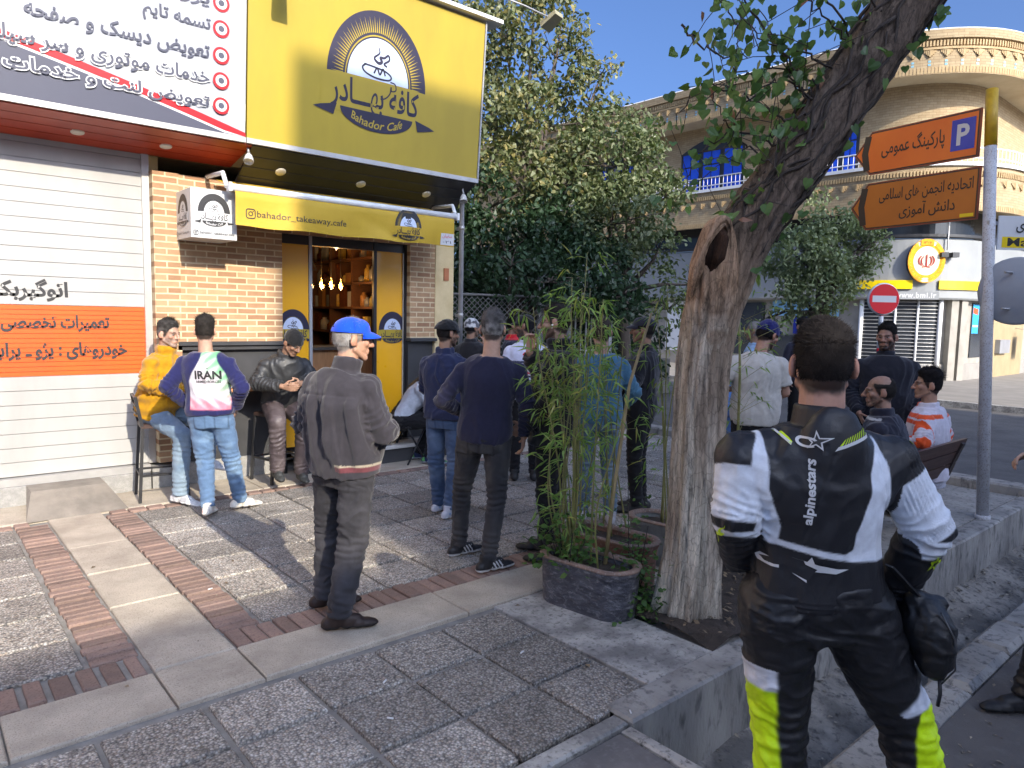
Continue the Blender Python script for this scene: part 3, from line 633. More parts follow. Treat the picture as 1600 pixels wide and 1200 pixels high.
# awning
e = empty('awning', (3.66, 6.75, 2.85), 0, 'yellow roll out awning with printed valance over the cafe door', 'awning')
n = 40; V = []; Fc = []
for i in range(n+1):
    x = -1.24+2.48*i/n
    for j in range(9):
        f = j/8; V.append((x, .50*(1-f)+0.0, .135*(1-f)+.012*math.sin(x*3)*f*(1-f)))
    for j in range(1, 9):
        f = j/8; wv = .016*math.sin(x*5+f*2)*f+.010*math.sin(x*13+1)*f*f+.02*math.exp(-((x+.2-f*.8)/.12)**2)*f
        V.append((x, -.028+wv, -.02-.325*f+.006*math.sin(x*9)*f))
Fc = [(i*17+j, (i+1)*17+j, (i+1)*17+j+1, i*17+j+1) for i in range(n) for j in range(16)]
cl = mesh_np('canopy_cloth', np.array(V), Fc, M['yfab'], e)
g = MB(); g.tube([(-1.27,0,0),(1.28,0,0)], .034, 14); g.box(-1.30,-.035,-.04,-1.27,.035,.04); g.box(1.28,-.035,-.04,1.31,.035,.04); g.build('front_bar', M['white'], e)
g = MB(); g.tube([(-1.3,.02,.0),(-1.3,.12,.14),(-1.3,.55,.16)], .022, 8); g.tube([(1.3,.02,.0),(1.32,.12,.14),(1.32,.55,.16)], .022, 8); g.build('support_arm', M['white'], e)
F = Flat((0,-.062,0), (1,0,0), (0,0,1), (0,-1,0), .001); insta(F, -1.10, -.225, .085); F.text('bahador_takeaway.cafe', -1.04, -.12, -.27, .078, 0); vps = [F]; F = Flat((0,-.062,0), (1,0,0), (0,0,1), (0,-1,0), .001); vps.append(F); cafe_logo(F, .62, -.185, .165, True, 2)
F = Flat((0,-.062,0), (1,0,0), (0,0,1), (0,-1,0), .001); vps.append(F); F.poly([(1.06,-.335),(1.235,-.335),(1.235,-.205),(1.06,-.205)], 3); F.text('سایبان', 1.08, 1.21, -.26, .045, 4); F.text('۰۲۱', 1.09, 1.2, -.315, .03, 0)
vps = [q.build(nm, [M['blk'], M['discp'], M['yfab'], M['whitep'], M['redp']], cl) for q, nm in zip(vps, ('lettering', 'logo', 'maker_label'))]
for q in [v for o in vps for v in o.data.vertices]:
    x, y, z = q.co; f = min(1, max(0, (-z-.02)/.325)); q.co.y = -.028+.016*math.sin(x*5+f*2)*f+.010*math.sin(x*13+1)*f*f+.02*math.exp(-((x+.2-f*.8)/.12)**2)*f-.003-(-.062-y)
# lamps / sensors at soffit ends, downpipe
def bullet(x, y, z, label, rx):
    e = empty('security_light', (x, y, z), 0, label, 'lamp', 'pale bullet lamps under the signboard')
    g = MB(); g.lathe([(.0,.0),(.022,.0),(.034,.022),(.048,.082),(.046,.09),(.041,.078),(0,.075)], 16); h = g.build('lamp_hood', mat('pale_plastic', (.62,.60,.56), (.5,.49,.46), 6, .4), e); h.rotation_euler = (PI-rx, .25, 0)
    g = MB(); g.tube([(0,0,0),(0,.03,.10)], .012, 8); g.build('bracket', M['grey_metal'], e)
bullet(2.60, 6.86, 3.19, 'pale bullet lamp at the joint of the red and black soffits', .5); bullet(5.16, 6.90, 3.14, 'pale bullet lamp at the far end of the black soffit', .3)
e = empty('downpipe', (5.40, 7.25, 0), 0, 'grey rainwater downpipe at the end of the shop wall', 'pipe')
g = MB(); g.tube([(0,0,.02),(0,0,3.0),(-.04,-.05,3.15),(-.10,-.2,3.25)], .030, 14); g.build('pipe', M['grey_metal'], e)
g = MB(); 
for zz in (.6, 1.7, 2.78): g.tube([(0,0,zz),(0,0,zz+.05)], .036, 14); g.box(-.02,.03,zz,.02,.09,zz+.04)
g.build('pipe_clamp', M['alu'], e)
g = MB(); g.box(5.18, 7.30, 2.15, 5.25, 7.318, 2.30); tag(g.build('wall_plate', mat('terracotta_plate', lin(190,120,80), None, 5, .7), None, (5.2,7.3,2.2)), 'small terracotta plate on the cream wall corner', 'plate')
# wall shelf with tissues
e = empty('bar_shelf', (2.62, 7.2, .93), 0, 'narrow wooden bar shelf on the black dado under the brick wall', 'shelf')
g = MB(); g.bbox(-.48,-.20,0,.48,.155,.035,.004); g.build('shelf_board', M['wood'], e)
g = MB()
for xx in (-.4, .4): g.bar((xx,.15,-.22), (xx,-.15,-.005), .025, .012); g.box(xx-.012,.13,-.3,xx+.012,.155,-.002)
g.build('bracket', M['black'], e)
g = MB(); V = []
for k in range(26):
    a = RNG.random()*6.3; zz = .967+k*.0042; p = np.array((2.50+RNG.normal()*.01, 7.10+RNG.normal()*.01)); s = .075; q = [(p[0]+s*math.cos(a+b)*(1 if b % 1.5 < .8 else .9), p[1]+s*math.sin(a+b), zz+RNG.normal()*.003) for b in (0, 1.57, 3.14, 4.71)]
    g.add(q+[(x, y, z-.0015) for x, y, z in q], [(0,1,2,3),(7,6,5,4),(0,4,5,1),(1,5,6,2),(2,6,7,3),(3,7,4,0)])
tag(g.build('paper_napkins', M['white'], None, (2.5,7.1,.97)), 'ruffled stack of white paper napkins on the bar shelf', 'napkins')
# small spiky plant by the door
def tuft(x, y, z, label):
    V = []; Fq = []
    for k in range(46):
        a = RNG.random()*6.3; t = .12+RNG.random()*.5; L = .16+RNG.random()*.16; d = np.array((math.cos(a)*math.sin(t), math.sin(a)*math.sin(t), math.cos(t))); s = np.cross(d, (0,0,1)); s = s/np.linalg.norm(s)*.008; b = len(V); p = np.zeros(3)+d*.02
        V += [p-s, p+s, p+d*L*.6+s*1.1, p+d*L, p+d*L*.6-s*1.1]; Fq.append((b, b+1, b+2, b+2)); Fq.append((b, b+2, b+3, b+4))
    e = empty('potted_plant', (x, y, z), 0, label, 'plant'); F4 = [f if len(set(f)) == 4 else (f[0], f[1], f[2], f[0]) for f in Fq]
    g = MB(); g.add([tuple(p+np.array((0,0,.12))) for p in V], [tuple(dict.fromkeys(f)) for f in F4]); g.build('leaves', mat_leaf('spiky_leaf', (.03,.09,.03), (.05,.14,.05)), e)
    g = MB(); g.lathe([(0,0),(.055,0),(.075,.13),(.065,.13),(.06,.11),(0,.11)], 18); g.build('pot', mat('dark_pot', (.05,.045,.04), None, 5, .6), e)
tuft(4.28, 7.16, .205, 'spiky green plant in a dark pot on the door step')
# buildings across the street, behind the photographer (they throw the shade)
def street_block(name, x0, x1, y0, y1, h, label, wc):
    e = empty(name, ((x0+x1)/2, y1, -.62), 0, label, 'building'); cx = (x0+x1)/2; H = h+.62
    g = MB(); g.box(x0-cx, y0-y1, 0, x1-cx, 0, H); g.build('wall', mat(name+'_render', wc, None, 1.5, .9, .3, 40), e)
    g = MB(); g.box(x0-cx-.0, y0-y1, H+.002, x1-cx, .0, H+.35); g.build('parapet', M['concrete'], e)
    gl = mat(name+'_glass', (.05,.06,.08), None, 2, .15)
    for fl_ in range(int(h//3.2)):
        for i in range(int((x1-x0)//2.6)):
            g = MB(); xx = x0-cx+.9+i*2.6; zz = 1.5+fl_*3.2; g.box(xx, -.02, zz, xx+1.3, .03, zz+1.5); w_ = g.build('window', gl, e)
            if not hasattr(street_block, 'fr'):
                pass
street_block('apartment_block', .92, 14.0, -24, -14, 14.85, 'tall plain block across the street behind the photographer', (.75,.71,.66))
street_block('low_terrace', -22, .90, -22, -14, 9.25, 'lower terrace across the street behind the photographer', (.75,.71,.66))
# ================================================================== the bank on the far corner
CX, CY, RB = 25.5, 9.9, 2.4
def path(d, left=30.0, right=40.0, n=22, sub=1):
    r = RB+d; P = [(CX-r, left)] + [(CX+r*math.cos(a), CY+r*math.sin(a)) for a in np.linspace(PI, 1.5*PI, n)] + [(right, CY-r)]
    return P
def arcp(ang, d, z=0): a = math.radians(ang); r = RB+d; return np.array((CX+r*math.cos(a), CY+r*math.sin(a), z))
def sweep(prof, mats, name, parent, mis=None, left=30.0, right=40.0):
    """profile of (outset, height) swept round the corner, with uv = metres along, metres up"""
    me = bpy.data.meshes.new(name); V = []; F = []; ring = None; S = [0]
    base = path(.6, left, right)
    for i in range(1, len(base)): S.append(S[-1]+math.dist(base[i], base[i-1]))
    m = len(base); T = [0]
    for i in range(1, len(prof)): T.append(T[-1]+math.dist(prof[i], prof[i-1]))
    for d, z in prof: V += [(x-bank.location.x, y-bank.location.y, z) for x, y in path(d, left, right)]
    for i in range(len(prof)-1):
        for k in range(m-1): F.append((i*m+k, i*m+k+1, (i+1)*m+k+1, (i+1)*m+k))
    me.from_pydata(V, [], F); uv = me.uv_layers.new(name='uv')
    for li, l in enumerate(me.loops): uv.data[li].uv = (S[l.vertex_index % m], T[l.vertex_index//m])
    for mm in (mats if isinstance(mats, list) else [mats]): me.materials.append(mm)
    if mis:
        for pi, p in enumerate(me.polygons): p.material_index = mis[pi//(m-1)]
    o = bpy.data.objects.new(name, me); COL.objects.link(o); o.parent = parent; return o
bank = empty('bank_building', (23.6, 8.4, 0), 0, 'bank on the far corner with rounded tan brick balconies and grey fascia', 'building')
tan = mat_brick('tan_brick', lin(176,156,122), lin(162,140,106), lin(146,124,94), .24, .075, .007, 'UV', 'xy', .4, (.88, 1.06))
tanp = mat('tan_render', lin(182,168,138), lin(168,152,122), 1.2, .85); rail_m = M['white']
gdark = mat('window_dark', (.035,.04,.05), (.05,.055,.06), 2, .12); blue = mat('blue_glass', lin(34,84,214), lin(26,66,186), .9, .22)
fas = mat('fascia_panel', (.29,.30,.30), (.25,.26,.26), .8, .5); ston = mat('bank_stone', (.34,.315,.27), (.26,.24,.205), 2, .75, .2, 40)
sweep([(0,.06),(0,2.6)], ston, 'ground_wall', bank); sweep([(.02,.06),(.06,.06),(.06,.55),(.0,.56)], mat('plinth_bank', (.30,.28,.25), None, 2, .8), 'plinth', bank)
sweep([(-.3,2.5),(.30,2.5),(.34,2.55),(.34,4.25),(.30,4.30),(-.2,4.30)], fas, 'grey_fascia', bank)
sweep([(.36,4.30),(.40,4.34),(.40,4.42),(-.2,4.45)], M['black'], 'fascia_capping', bank)
sweep([(-.15,4.40),(-.15,5.30)], gdark, 'strip_window', bank)
sweep([(-.2,5.25),(1.0,5.02),(1.05,5.02),(1.05,6.28)], [tanp, tan], 'balcony_apron', bank, [0, 1, 1])
sweep([(1.12,6.26),(1.12,6.36),(-.2,6.36)], M['white'], 'balcony_coping', bank)
sweep([(0,6.30),(0,8.9)], tan, 'upper_wall', bank)
sweep([(-.2,8.86),(1.02,8.80),(1.05,8.80),(1.05,9.72)], [tanp, tan], 'roof_parapet', bank, [0, 1, 1])
sweep([(1.05,9.72),(1.14,9.74),(1.14,9.98),(1.10,10.02),(-.5,10.02)], [tan, M['white']], 'roof_coping', bank, [0, 0, 1, 1])
def along(d, step, s0=0, s1=1e9):
    P = path(d, 22, 34, 60); out = []; acc = 0; nxt = s0
    for i in range(1, len(P)):
        a = np.array(P[i-1]); b = np.array(P[i]); L = np.linalg.norm(b-a); t = (b-a)/L
        while nxt < acc+L and nxt < s1: out.append((a+t*(nxt-acc), t)); nxt += step
        acc += L
    return out
def frieze(name, rows, m):
    g = MB()
    for d, z0, z1, step, wd, th in rows:
        for p, t in along(d, step):
            nrm = np.array((t[1], -t[0])); nrm = nrm if np.dot(nrm, p-np.array((30, 30))) > 0 else -nrm
            a = p-t*wd/2+nrm*th; b = p+t*wd/2+nrm*th; g.add([(p-t*wd/2)[0:2].tolist()+[z0], (p+t*wd/2).tolist()+[z0], b.tolist()+[z0], a.tolist()+[z0], (p-t*wd/2).tolist()+[z1], (p+t*wd/2).tolist()+[z1], b.tolist()+[z1], a.tolist()+[z1]], [(3,2,1,0),(4,5,6,7),(0,1,5,4),(1,2,6,5),(2,3,7,6),(3,0,4,7)])
    g.v = [(x-bank.location.x, y-bank.location.y, z) for x, y, z in g.v]
    o = g.build(name, m, bank); return tag(o, kind='stuff')
tan2 = mat('tan_trim', lin(184,160,120), lin(168,142,102), 3, .85)
def step_rows(d, z):   # stepped brick triangles: uprights of changing height
    return [(d, z-.04*k, z+.02, .42, .05+.085*(4-k), .012*k+.006) for k in range(1, 5)]
frieze('brick_frieze', [(1.05, 9.55, 9.70, .085, .045, .045), (1.05, 9.78, 9.86, .13, .07, .03)]+step_rows(1.05, 9.42)+[(1.05, 8.82, 8.98, .09, .062, .008)], tan2)
frieze('brick_frieze', [(1.05, 5.98, 6.12, .085, .045, .04), (1.05, 5.04, 5.18, .09, .06, .008)]+step_rows(1.05, 5.86), tan2)
sweep([(1.05,9.73),(1.11,9.73),(1.11,9.76),(1.05,9.76)], tan2, 'moulding', bank); sweep([(1.05,9.46),(1.09,9.46),(1.09,9.52),(1.05,9.53)], tan2, 'moulding', bank)
turq = mat('turquoise_glaze', lin(120,170,190), lin(140,184,196), 5, .4)
frieze('glazed_insets', [(1.051, zz, zz+.055, .42, .07, .005) for zz in (9.30, 9.12, 9.03)], turq)
# upper windows with blue glass and dark arches
def wing_window(x, y0, y1, z0, z1, nm='window'):
    """window on the left wing (normal -x)"""
    bx, by = bank.location.x, bank.location.y; g = MB(); n = 10
    pts = [(y0, z0), (y1, z0), (y1, z1)]+[(y1+(y0-y1)*k/n, z1+.42*math.sin(PI*k/n)) for k in range(1, n)]+[(y0, z1)]
    g.prism(pts, (x-bx-.02, -by, 0), (0,1,0), (0,0,1), (.06,0,0)); wd = g.build(nm, M['black'], bank)
    g = MB(); k = 3; wdt = (y1-y0)/k
    for i in range(k):
        for a in range(2):
            for c in range(3):
                q0 = y0+wdt*i+.10+a*(wdt-.16)/2; zz = z0+.05+c*(z1-z0-.06)/3
                g.box(x-bx-.045, q0-by, zz, x-bx-.022, q0-by+(wdt-.16)/2-.04, zz+(z1-z0-.06)/3-.05)
    tag(g.build('pane', blue, wd), kind=None); return wd
for y0, y1 in ((10.3, 11.9), (14.3, 17.0), (19.0, 21.6)): wing_window(23.1, y0, y1, 6.45, 8.0)
# railing on the balcony
g = MB(); bx, by = bank.location.x, bank.location.y
for p, t in along(1.0, .16): g.tube([(p[0]-bx, p[1]-by, 6.36), (p[0]-bx, p[1]-by, 6.78)], .010, 5)
for zz in (6.50, 6.78):
    P = path(1.0, 22, 34, 40); g.tube([(x-bx, y-by, zz) for x, y in P], .018, 6)
tag(g.build('balcony_railing', rail_m, bank), kind=None)
# glazed entrance with horizontal grille bars on the curve
def arcpanel(a0, a1, d, z0, z1, th, m, name, n=8, parent=None):
    g = MB(); V = []; F = []
    for i in range(n+1):
        a = a0+(a1-a0)*i/n
        for dd, z in ((d, z0), (d+th, z0), (d+th, z1), (d, z1)): p = arcp(a, dd, z); V.append((p[0]-bx, p[1]-by, z))
    for i in range(n):
        for k in range(4): F.append((i*4+k, (i+1)*4+k, (i+1)*4+(k+1) % 4, i*4+(k+1) % 4))
    F += [(3,2,1,0), tuple(n*4+k for k in range(4))]
    return g.add(V, F).build(name, m, parent or bank)
arcpanel(181, 232, .02, .10, 2.45, .03, gdark, 'entrance_glass', 12)
g = MB()
for k in range(21):
    z = .18+k*.112; g.tube([tuple(arcp(a, .09, z)-np.array((bx, by, 0))) for a in np.linspace(182, 231, 14)], .012, 5)
g.build('entrance_grille', M['alu'], bank)
g = MB()
for a in (181, 203, 217, 232): p = arcp(a, .10)-np.array((bx, by, 0)); g.tube([tuple(p+np.array((0,0,.07))), tuple(p+np.array((0,0,2.5)))], .035 if a in (203, 217) else .07, 8)
g.build('entrance_mullion', M['white'], bank)
for a in (238, 246): arcpanel(a, a+5.5, .0, .06, 2.5, .22, ston, 'stone_pilaster', 4)
# side wing windows, cash machine recess
def ybox(x0, x1, z0, z1, m, name, dep=.03, y=7.5, parent=None):
    g = MB(); g.box(x0-bx, y-dep-by, z0, x1-bx, y+.02-by, z1); return g.build(name, m, parent or bank)
wn = ybox(25.3, 26.4, .75, 2.45, gdark, 'window'); 
F = Flat((0, -.032+7.5-by, 0), (1,0,0), (0,0,1), (0,-1,0)); F.poly([(25.32-bx,1.5),(25.9-bx,1.5),(25.9-bx,2.4),(25.32-bx,2.4)], 0); F.poly([(25.36-bx,2.12),(25.8-bx,2.08),(25.8-bx,2.26),(25.36-bx,2.3)], 1); F.poly([(25.36-bx,1.7),(25.86-bx,1.7),(25.86-bx,1.76),(25.36-bx,1.76)], 2); F.build('window_poster', [mat('sky_blue_print', lin(60,170,226), None, 2, .4), mat('orange_print', lin(228,96,50), None, 2, .4), M['whitep']], wn)
tag(ybox(27.2, 30.6, .06, 2.45, mat('recess_tan', lin(160,142,108), None, 2, .8), 'cash_machine_bay', .10)); ybox(27.5, 28.6, .85, 1.3, mat('steel_atm', (.3,.3,.3), None, 3, .35), 'cash_machine', .25)
F = Flat((29.2-bx, 7.5-by-.07, .9), (1,0,0), (0,0,1), (0,-1,0)); F.ring(0, 0, 1.02, 1.12, 0, .4, PI, 24); F.build('yellow_arch', [mat('yellow_vinyl', lin(240,200,20), None, 2, .5)], bank)
# yellow fascia strips, emblem, web address
yv = mat('yellow_strip', lin(246,214,6), lin(240,206,4), 2, .4)
arcpanel(176, 211, .35, 2.80, 3.06, .06, yv, 'yellow_strip', 8); arcpanel(226, 268, .35, 2.80, 3.06, .06, yv, 'yellow_strip', 8)
e = empty('bank_emblem', tuple(arcp(217, .36, 3.62)), math.radians(217+90), 'round gold wreath emblem with a red symbol on the grey bank fascia', 'emblem')
gold = mat('emblem_gold', lin(240,182,30), lin(228,150,20), 6, .4); cream = mat('emblem_cream', lin(250,240,214), None, 3, .4); rede = mat('emblem_red', lin(170,40,20), None, 3, .4)
g = MB(); g.lathe([(0,-.0),(.56,-.0),(.56,.14),(0,.14)], 40, (0,0,0), 'y'); b = g.build('backing', M['dado'], e); e.scale = (.88,.88,.88); b.scale = (1,1,1.28); b.location = (.0, -.0, 0)
F = Flat((0,-.15,0), (1,0,0), (0,0,1), (0,-1,0), .004); F.disc(0, 0, .58, 0, 48, ky=1.26); F.disc(0, 0, .555, 1, 48, ky=1.26); F.ring(0, 0, .40, .47, 0, n=44, ky=1.2); F.disc(0, 0, .40, 2, 40, ky=1.2, lift=2)
for sd in (1, -1):
    for k in range(13):
        t = -PI/2+.28+k*(PI-.75)/13
        for rr, w_ in ((.53, .10), (.48, .08)):
            c = np.array((sd*math.cos(t)*rr, math.sin(t)*rr*1.23)); a = t+.9; dv = np.array((sd*math.cos(a+.4), math.sin(a+.4)*1.1)); pv = np.array((-dv[1], dv[0])); q = [c-dv*w_*.9, c+pv*w_*.42, c+dv*w_*.9, c-pv*w_*.42]
            F.poly(q if sd > 0 else q[::-1], 0, .04)
F.poly([(-.2,.52),(.2,.52),(.2,.68),(.1,.73),(-.1,.73),(-.2,.68)], 0, 1); F.text('۱۳۰۷', -.13, .13, .57, .08, 3, 1)
for s_ in (1, -1):
    F.line([(s_*.07,-.17),(s_*.14,-.08),(s_*.15,.05),(s_*.09,.15)], [.02,.045,.03], 3, .3); F.line([(s_*.13,-.17),(s_*.22,-.07),(s_*.23,.06),(s_*.16,.17)], [.02,.045,.03], 3, .3)
F.poly([(-.022,-.2),(.022,-.2),(.022,.2),(0,.23),(-.022,.2)], 3, .3); F.line([(-.13,-.21),(0,-.19),(.13,-.21)], .03, 3, .3)
F.build('wreath', [gold, cream, cream, rede], e)
e = empty('web_sign', tuple(arcp(213, .40, 2.50)), math.radians(213+90), 'narrow sign with a white web address under the bank emblem', 'sign')
g = MB(); g.box(-.62,-.03,-.01,.62,.0,.22); g.build('panel', fas, e); F = Flat((0,-.031,0), (1,0,0), (0,0,1), (0,-1,0), .003); F.text('www.bmi.ir', -.55, .55, .03, .17, 0, bold=.03, space=1.15); F.build('lettering', [M['whitep']], e)
for a, zz, lab in ((226, 3.80, 'small dark camera on the fascia right of the emblem'), (232, 3.80, 'dark floodlight box on the fascia near the corner column')):
    p = arcp(a, .42, zz); g = MB(); g.bbox(-.10,-.2,-.07,.10,.0,.07,.01); g.box(-.02,-.0,-.02,.02,.08,.02); o = g.build('wall_camera', M['black'], None); o.location = p; o.rotation_euler = (0, 0, math.radians(a+90)); tag(o, lab, 'camera', 'devices on the bank fascia')
p = arcp(229, .9, 4.3); g = MB(); g.tube([(0,0,0),(0,0,1.05)], .02, 6); o = g.build('conduit_pole', M['white'], None); o.location = tuple(arcp(229, .42, 3.95)); tag(o, 'thin white conduit rising from the bank fascia', 'pole')
g = MB(); F_ = []; n = 8
o = None
e = empty('cloth_flag', (29.6, 6.9, 1.42), 0, 'ragged blue violet cloth hanging by the cash machine', 'cloth')
V = []; Fq = []
for i in range(9):
    for j in range(9): V.append((-.25+.5*i/8, .06*math.sin(i*1.8+j*.4), -.55+.75*j/8-.05*math.sin(i*2.3)))
Fq = [(i*9+j, (i+1)*9+j, (i+1)*9+j+1, i*9+j+1) for i in range(8) for j in range(8)]
mesh_np('cloth', np.array(V), Fq, mat('violet_cloth', lin(70,72,170), lin(92,90,190), 6, .8), e); g = MB(); g.tube([(-.3,0,.21),(.3,0,.21)], .012, 6); g.tube([(0,0,.21),(0,.62,.28)], .010, 6); g.build('rod', M['grey_metal'], e)
# shop fronts of the left wing
def xpanel(y0, y1, z0, z1, m, name, dep=.05, x=23.1): g = MB(); g.box(x-dep-bx, y0-by, z0, x+.02-bx, y1-by, z1); return g.build(name, m, bank)
xpanel(10.6, 12.9, 1.95, 2.48, mat('pale_blue_sign', lin(120,170,205), lin(140,186,214), 2, .5), 'shop_signboard'); xpanel(10.9, 12.1, 1.35, 1.93, mat('deep_blue_sign', lin(24,44,150), None, 2, .5), 'shop_signboard', .07)
xpanel(13.2, 15.6, .2, 2.4, gdark, 'shop_window'); xpanel(16.2, 17.4, .1, 2.45, M['white'], 'shop_shutter'); xpanel(10.5, 12.8, .15, 1.3, gdark, 'shop_window')

# ================================================================== street signs
pole = empty('sign_post', (7.35, 1.96, 0), 0, 'leaning white sign post with a yellow painted top', 'post')
top = Vector((.20, .26, 3.84)); 
g = MB(); g.tube([(0,0,-.02), top*.5, top*.87], .050, 16); g.tube([(0,0,-.02),(0,0,.03)], .062, 14); g.build('post', mat('post_paint', (.64,.64,.65), (.52,.52,.53), 9, .5, .15, 40, c3=(.26,.20,.16)), pole)
g = MB(); g.tube([top*.868, top*1.0], .051, 16); g.build('painted_top', mat('post_yellow', lin(214,172,30), lin(180,140,30), 7, .5), pole)
dirv = Vector((.20, 1.09, 0)).normalized()    # boards run away from the post, facing the camera side
arrow_b = mat('sign_back_rim', lin(150,70,44), lin(120,56,40), 5, .5)
def arrow_board(zc, h, L, tipL, face, label, drop=0.0):
    base = Vector((7.35, 1.96, 0))+top*(zc/3.84); e = empty('direction_sign', tuple(base), 0, label, 'sign', 'orange direction boards on the sign post')
    n = Vector((-dirv.y, dirv.x, 0)); n = n if n.dot(Vector((-1, -1, 0))) > 0 else -n; n *= 1
    u = dirv; off = n*.06; pts = [(.05,-h/2),(L,-h/2),(L+tipL,0),(L,h/2),(.05,h/2)]
    g = MB(); g.prism(pts, off, u, (0,0,1), n*.02); g.build('board', arrow_b, e)
    # printed face seen from the camera: left is away from the post -> x runs backwards
    F = Flat(tuple(off+n*.0205), tuple(-u), (0,0,1), tuple(n), .0012); i_ = .022
    P = lambda k: [(-x, y) for x, y in [(.05+k,-h/2+k),(L-k*.4,-h/2+k),(L+tipL-k*1.35,0),(L-k*.4,h/2-k),(.05+k,h/2-k)]][::-1]
    F.poly(P(.012)[::1], 1); F.poly(P(.022), 0)
    F.line([(-(L+.03),h*.40),(-(L+tipL-.12),0),(-(L+.03),-h*.40)], .07, 1, 1, 0)
    return e, F
ofc = mat('sign_orange', lin(240,118,30), lin(232,108,28), 2, .45); obr = mat('sign_ochre', lin(196,112,26), lin(184,104,26), 2, .5); ink2 = mat('sign_ink', (.035,.022,.018), None, 3, .5); blu = mat('sign_blue', lin(26,52,180), None, 3, .4)
e, F = arrow_board(3.46, .43, 1.10, .18, ofc, 'upper orange arrow board with a blue parking square')
F.text('پارکینگ عمومی', -.98, -.36, -.085, .20, 1, bold=.012); F.poly([(-.30,-.13),(-.09,-.13),(-.09,.15),(-.30,.15)], 2); F.text('P', -.25, -.14, -.085, .19, 3, bold=.03); F.build('print', [ofc, ink2, blu, M['whitep']], e)
e, F = arrow_board(2.92, .47, 1.13, .18, obr, 'lower brown orange arrow board with two lines of lettering')
F.text('اتحادیه انجمن های اسلامی', -1.0, -.10, .015, .14, 1, bold=.010); F.text('دانش آموزی', -.78, -.25, -.16, .15, 1, bold=.010); F.poly([(-.20,-.205),(-.08,-.205),(-.08,-.175),(-.20,-.175)], 2); F.build('print', [obr, ink2, yv, M['whitep']], e)
e = empty('street_name_sign', (7.35+top.x*.66, 1.96+top.y*.66, 2.56), 0, 'white street name plate with a yellow strip, cut by the right edge', 'sign')
d2 = Vector((.78, -.62, 0)).normalized(); n2 = Vector((-d2.y*-1, -d2.x, 0)); n2 = Vector((-.62, -.78, 0)).normalized()
g = MB(); g.prism([(.06,-.15),(1.0,-.15),(1.0,.15),(.06,.15)], n2*.02, d2, (0,0,1), n2*.015); g.build('plate', M['white'], e)
F = Flat(tuple(n2*.0355), tuple(d2), (0,0,1), tuple(n2), .001); F.poly([(.10,-.13),(.95,-.13),(.95,-.035),(.10,-.035)], 0); F.text('Mashahir', .15, .75, -.118, .075, 1, bold=.02); F.text('خیابان مشاهیری', .22, .90, .0, .12, 1, bold=.02); F.build('lettering', [yv, M['blk']], e)
g = MB(); g.bar((-.05,0,.09), (.09,-.03,.09), .02, .03); g.bar((-.05,0,-.09), (.09,-.03,-.09), .02, .03); g.build('bracket', M['grey_metal'], e)
e = empty('round_sign', (7.49, 1.98, 2.04), 0, 'back of a round traffic sign clamped to the white sign post', 'sign')
g = MB(); g.lathe([(0,.0),(.285,.0),(.30,.012),(.30,.02),(0,.02)], 40, (.10,0,0), 'y'); dsc = g.build('disc', mat('sign_back', (.34,.35,.37), (.29,.30,.32), 3, .5), e); dsc.rotation_euler = (0, 0, math.radians(-62))
g = MB(); g.box(.19,-.008,.08,.23,.0,.18); st = g.build('sticker', blu, dsc); st.location = (0, -.012, 0)
g = MB()
for zz in (-.16, .16): g.tube([(-.10,-.02,zz),(-.04,-.06,zz),(.03,-.04,zz),(.09,.0,zz)], .012, 6)
g.build('clamp', M['grey_metal'], e)
e = empty('no_entry_sign', (13.92, 5.60, 0.06), math.radians(-41), 'red no entry sign on a red and white banded pole', 'sign')
g = MB()
for k in range(10): g.tube([(0,0,.02+k*.2), (0,0,.02+k*.2+.1998)], .04, 10, k % 2)
g.build('pole', [M['white'], M['redp']], e); g = MB(); g.lathe([(0,0),(.29,0),(.30,.02),(0,.02)], 40, (0,-.05,2.13), 'y'); b = g.build('sign_plate', M['white'], e)
F = Flat((0,-.072,2.13), (1,0,0), (0,0,1), (0,-1,0), .002); F.disc(0, 0, .275, 0); F.poly([(-.22,-.06),(.22,-.06),(.22,.06),(-.22,.06)], 1); F.build('sign_face', [M['redp'], M['whitep']], b)

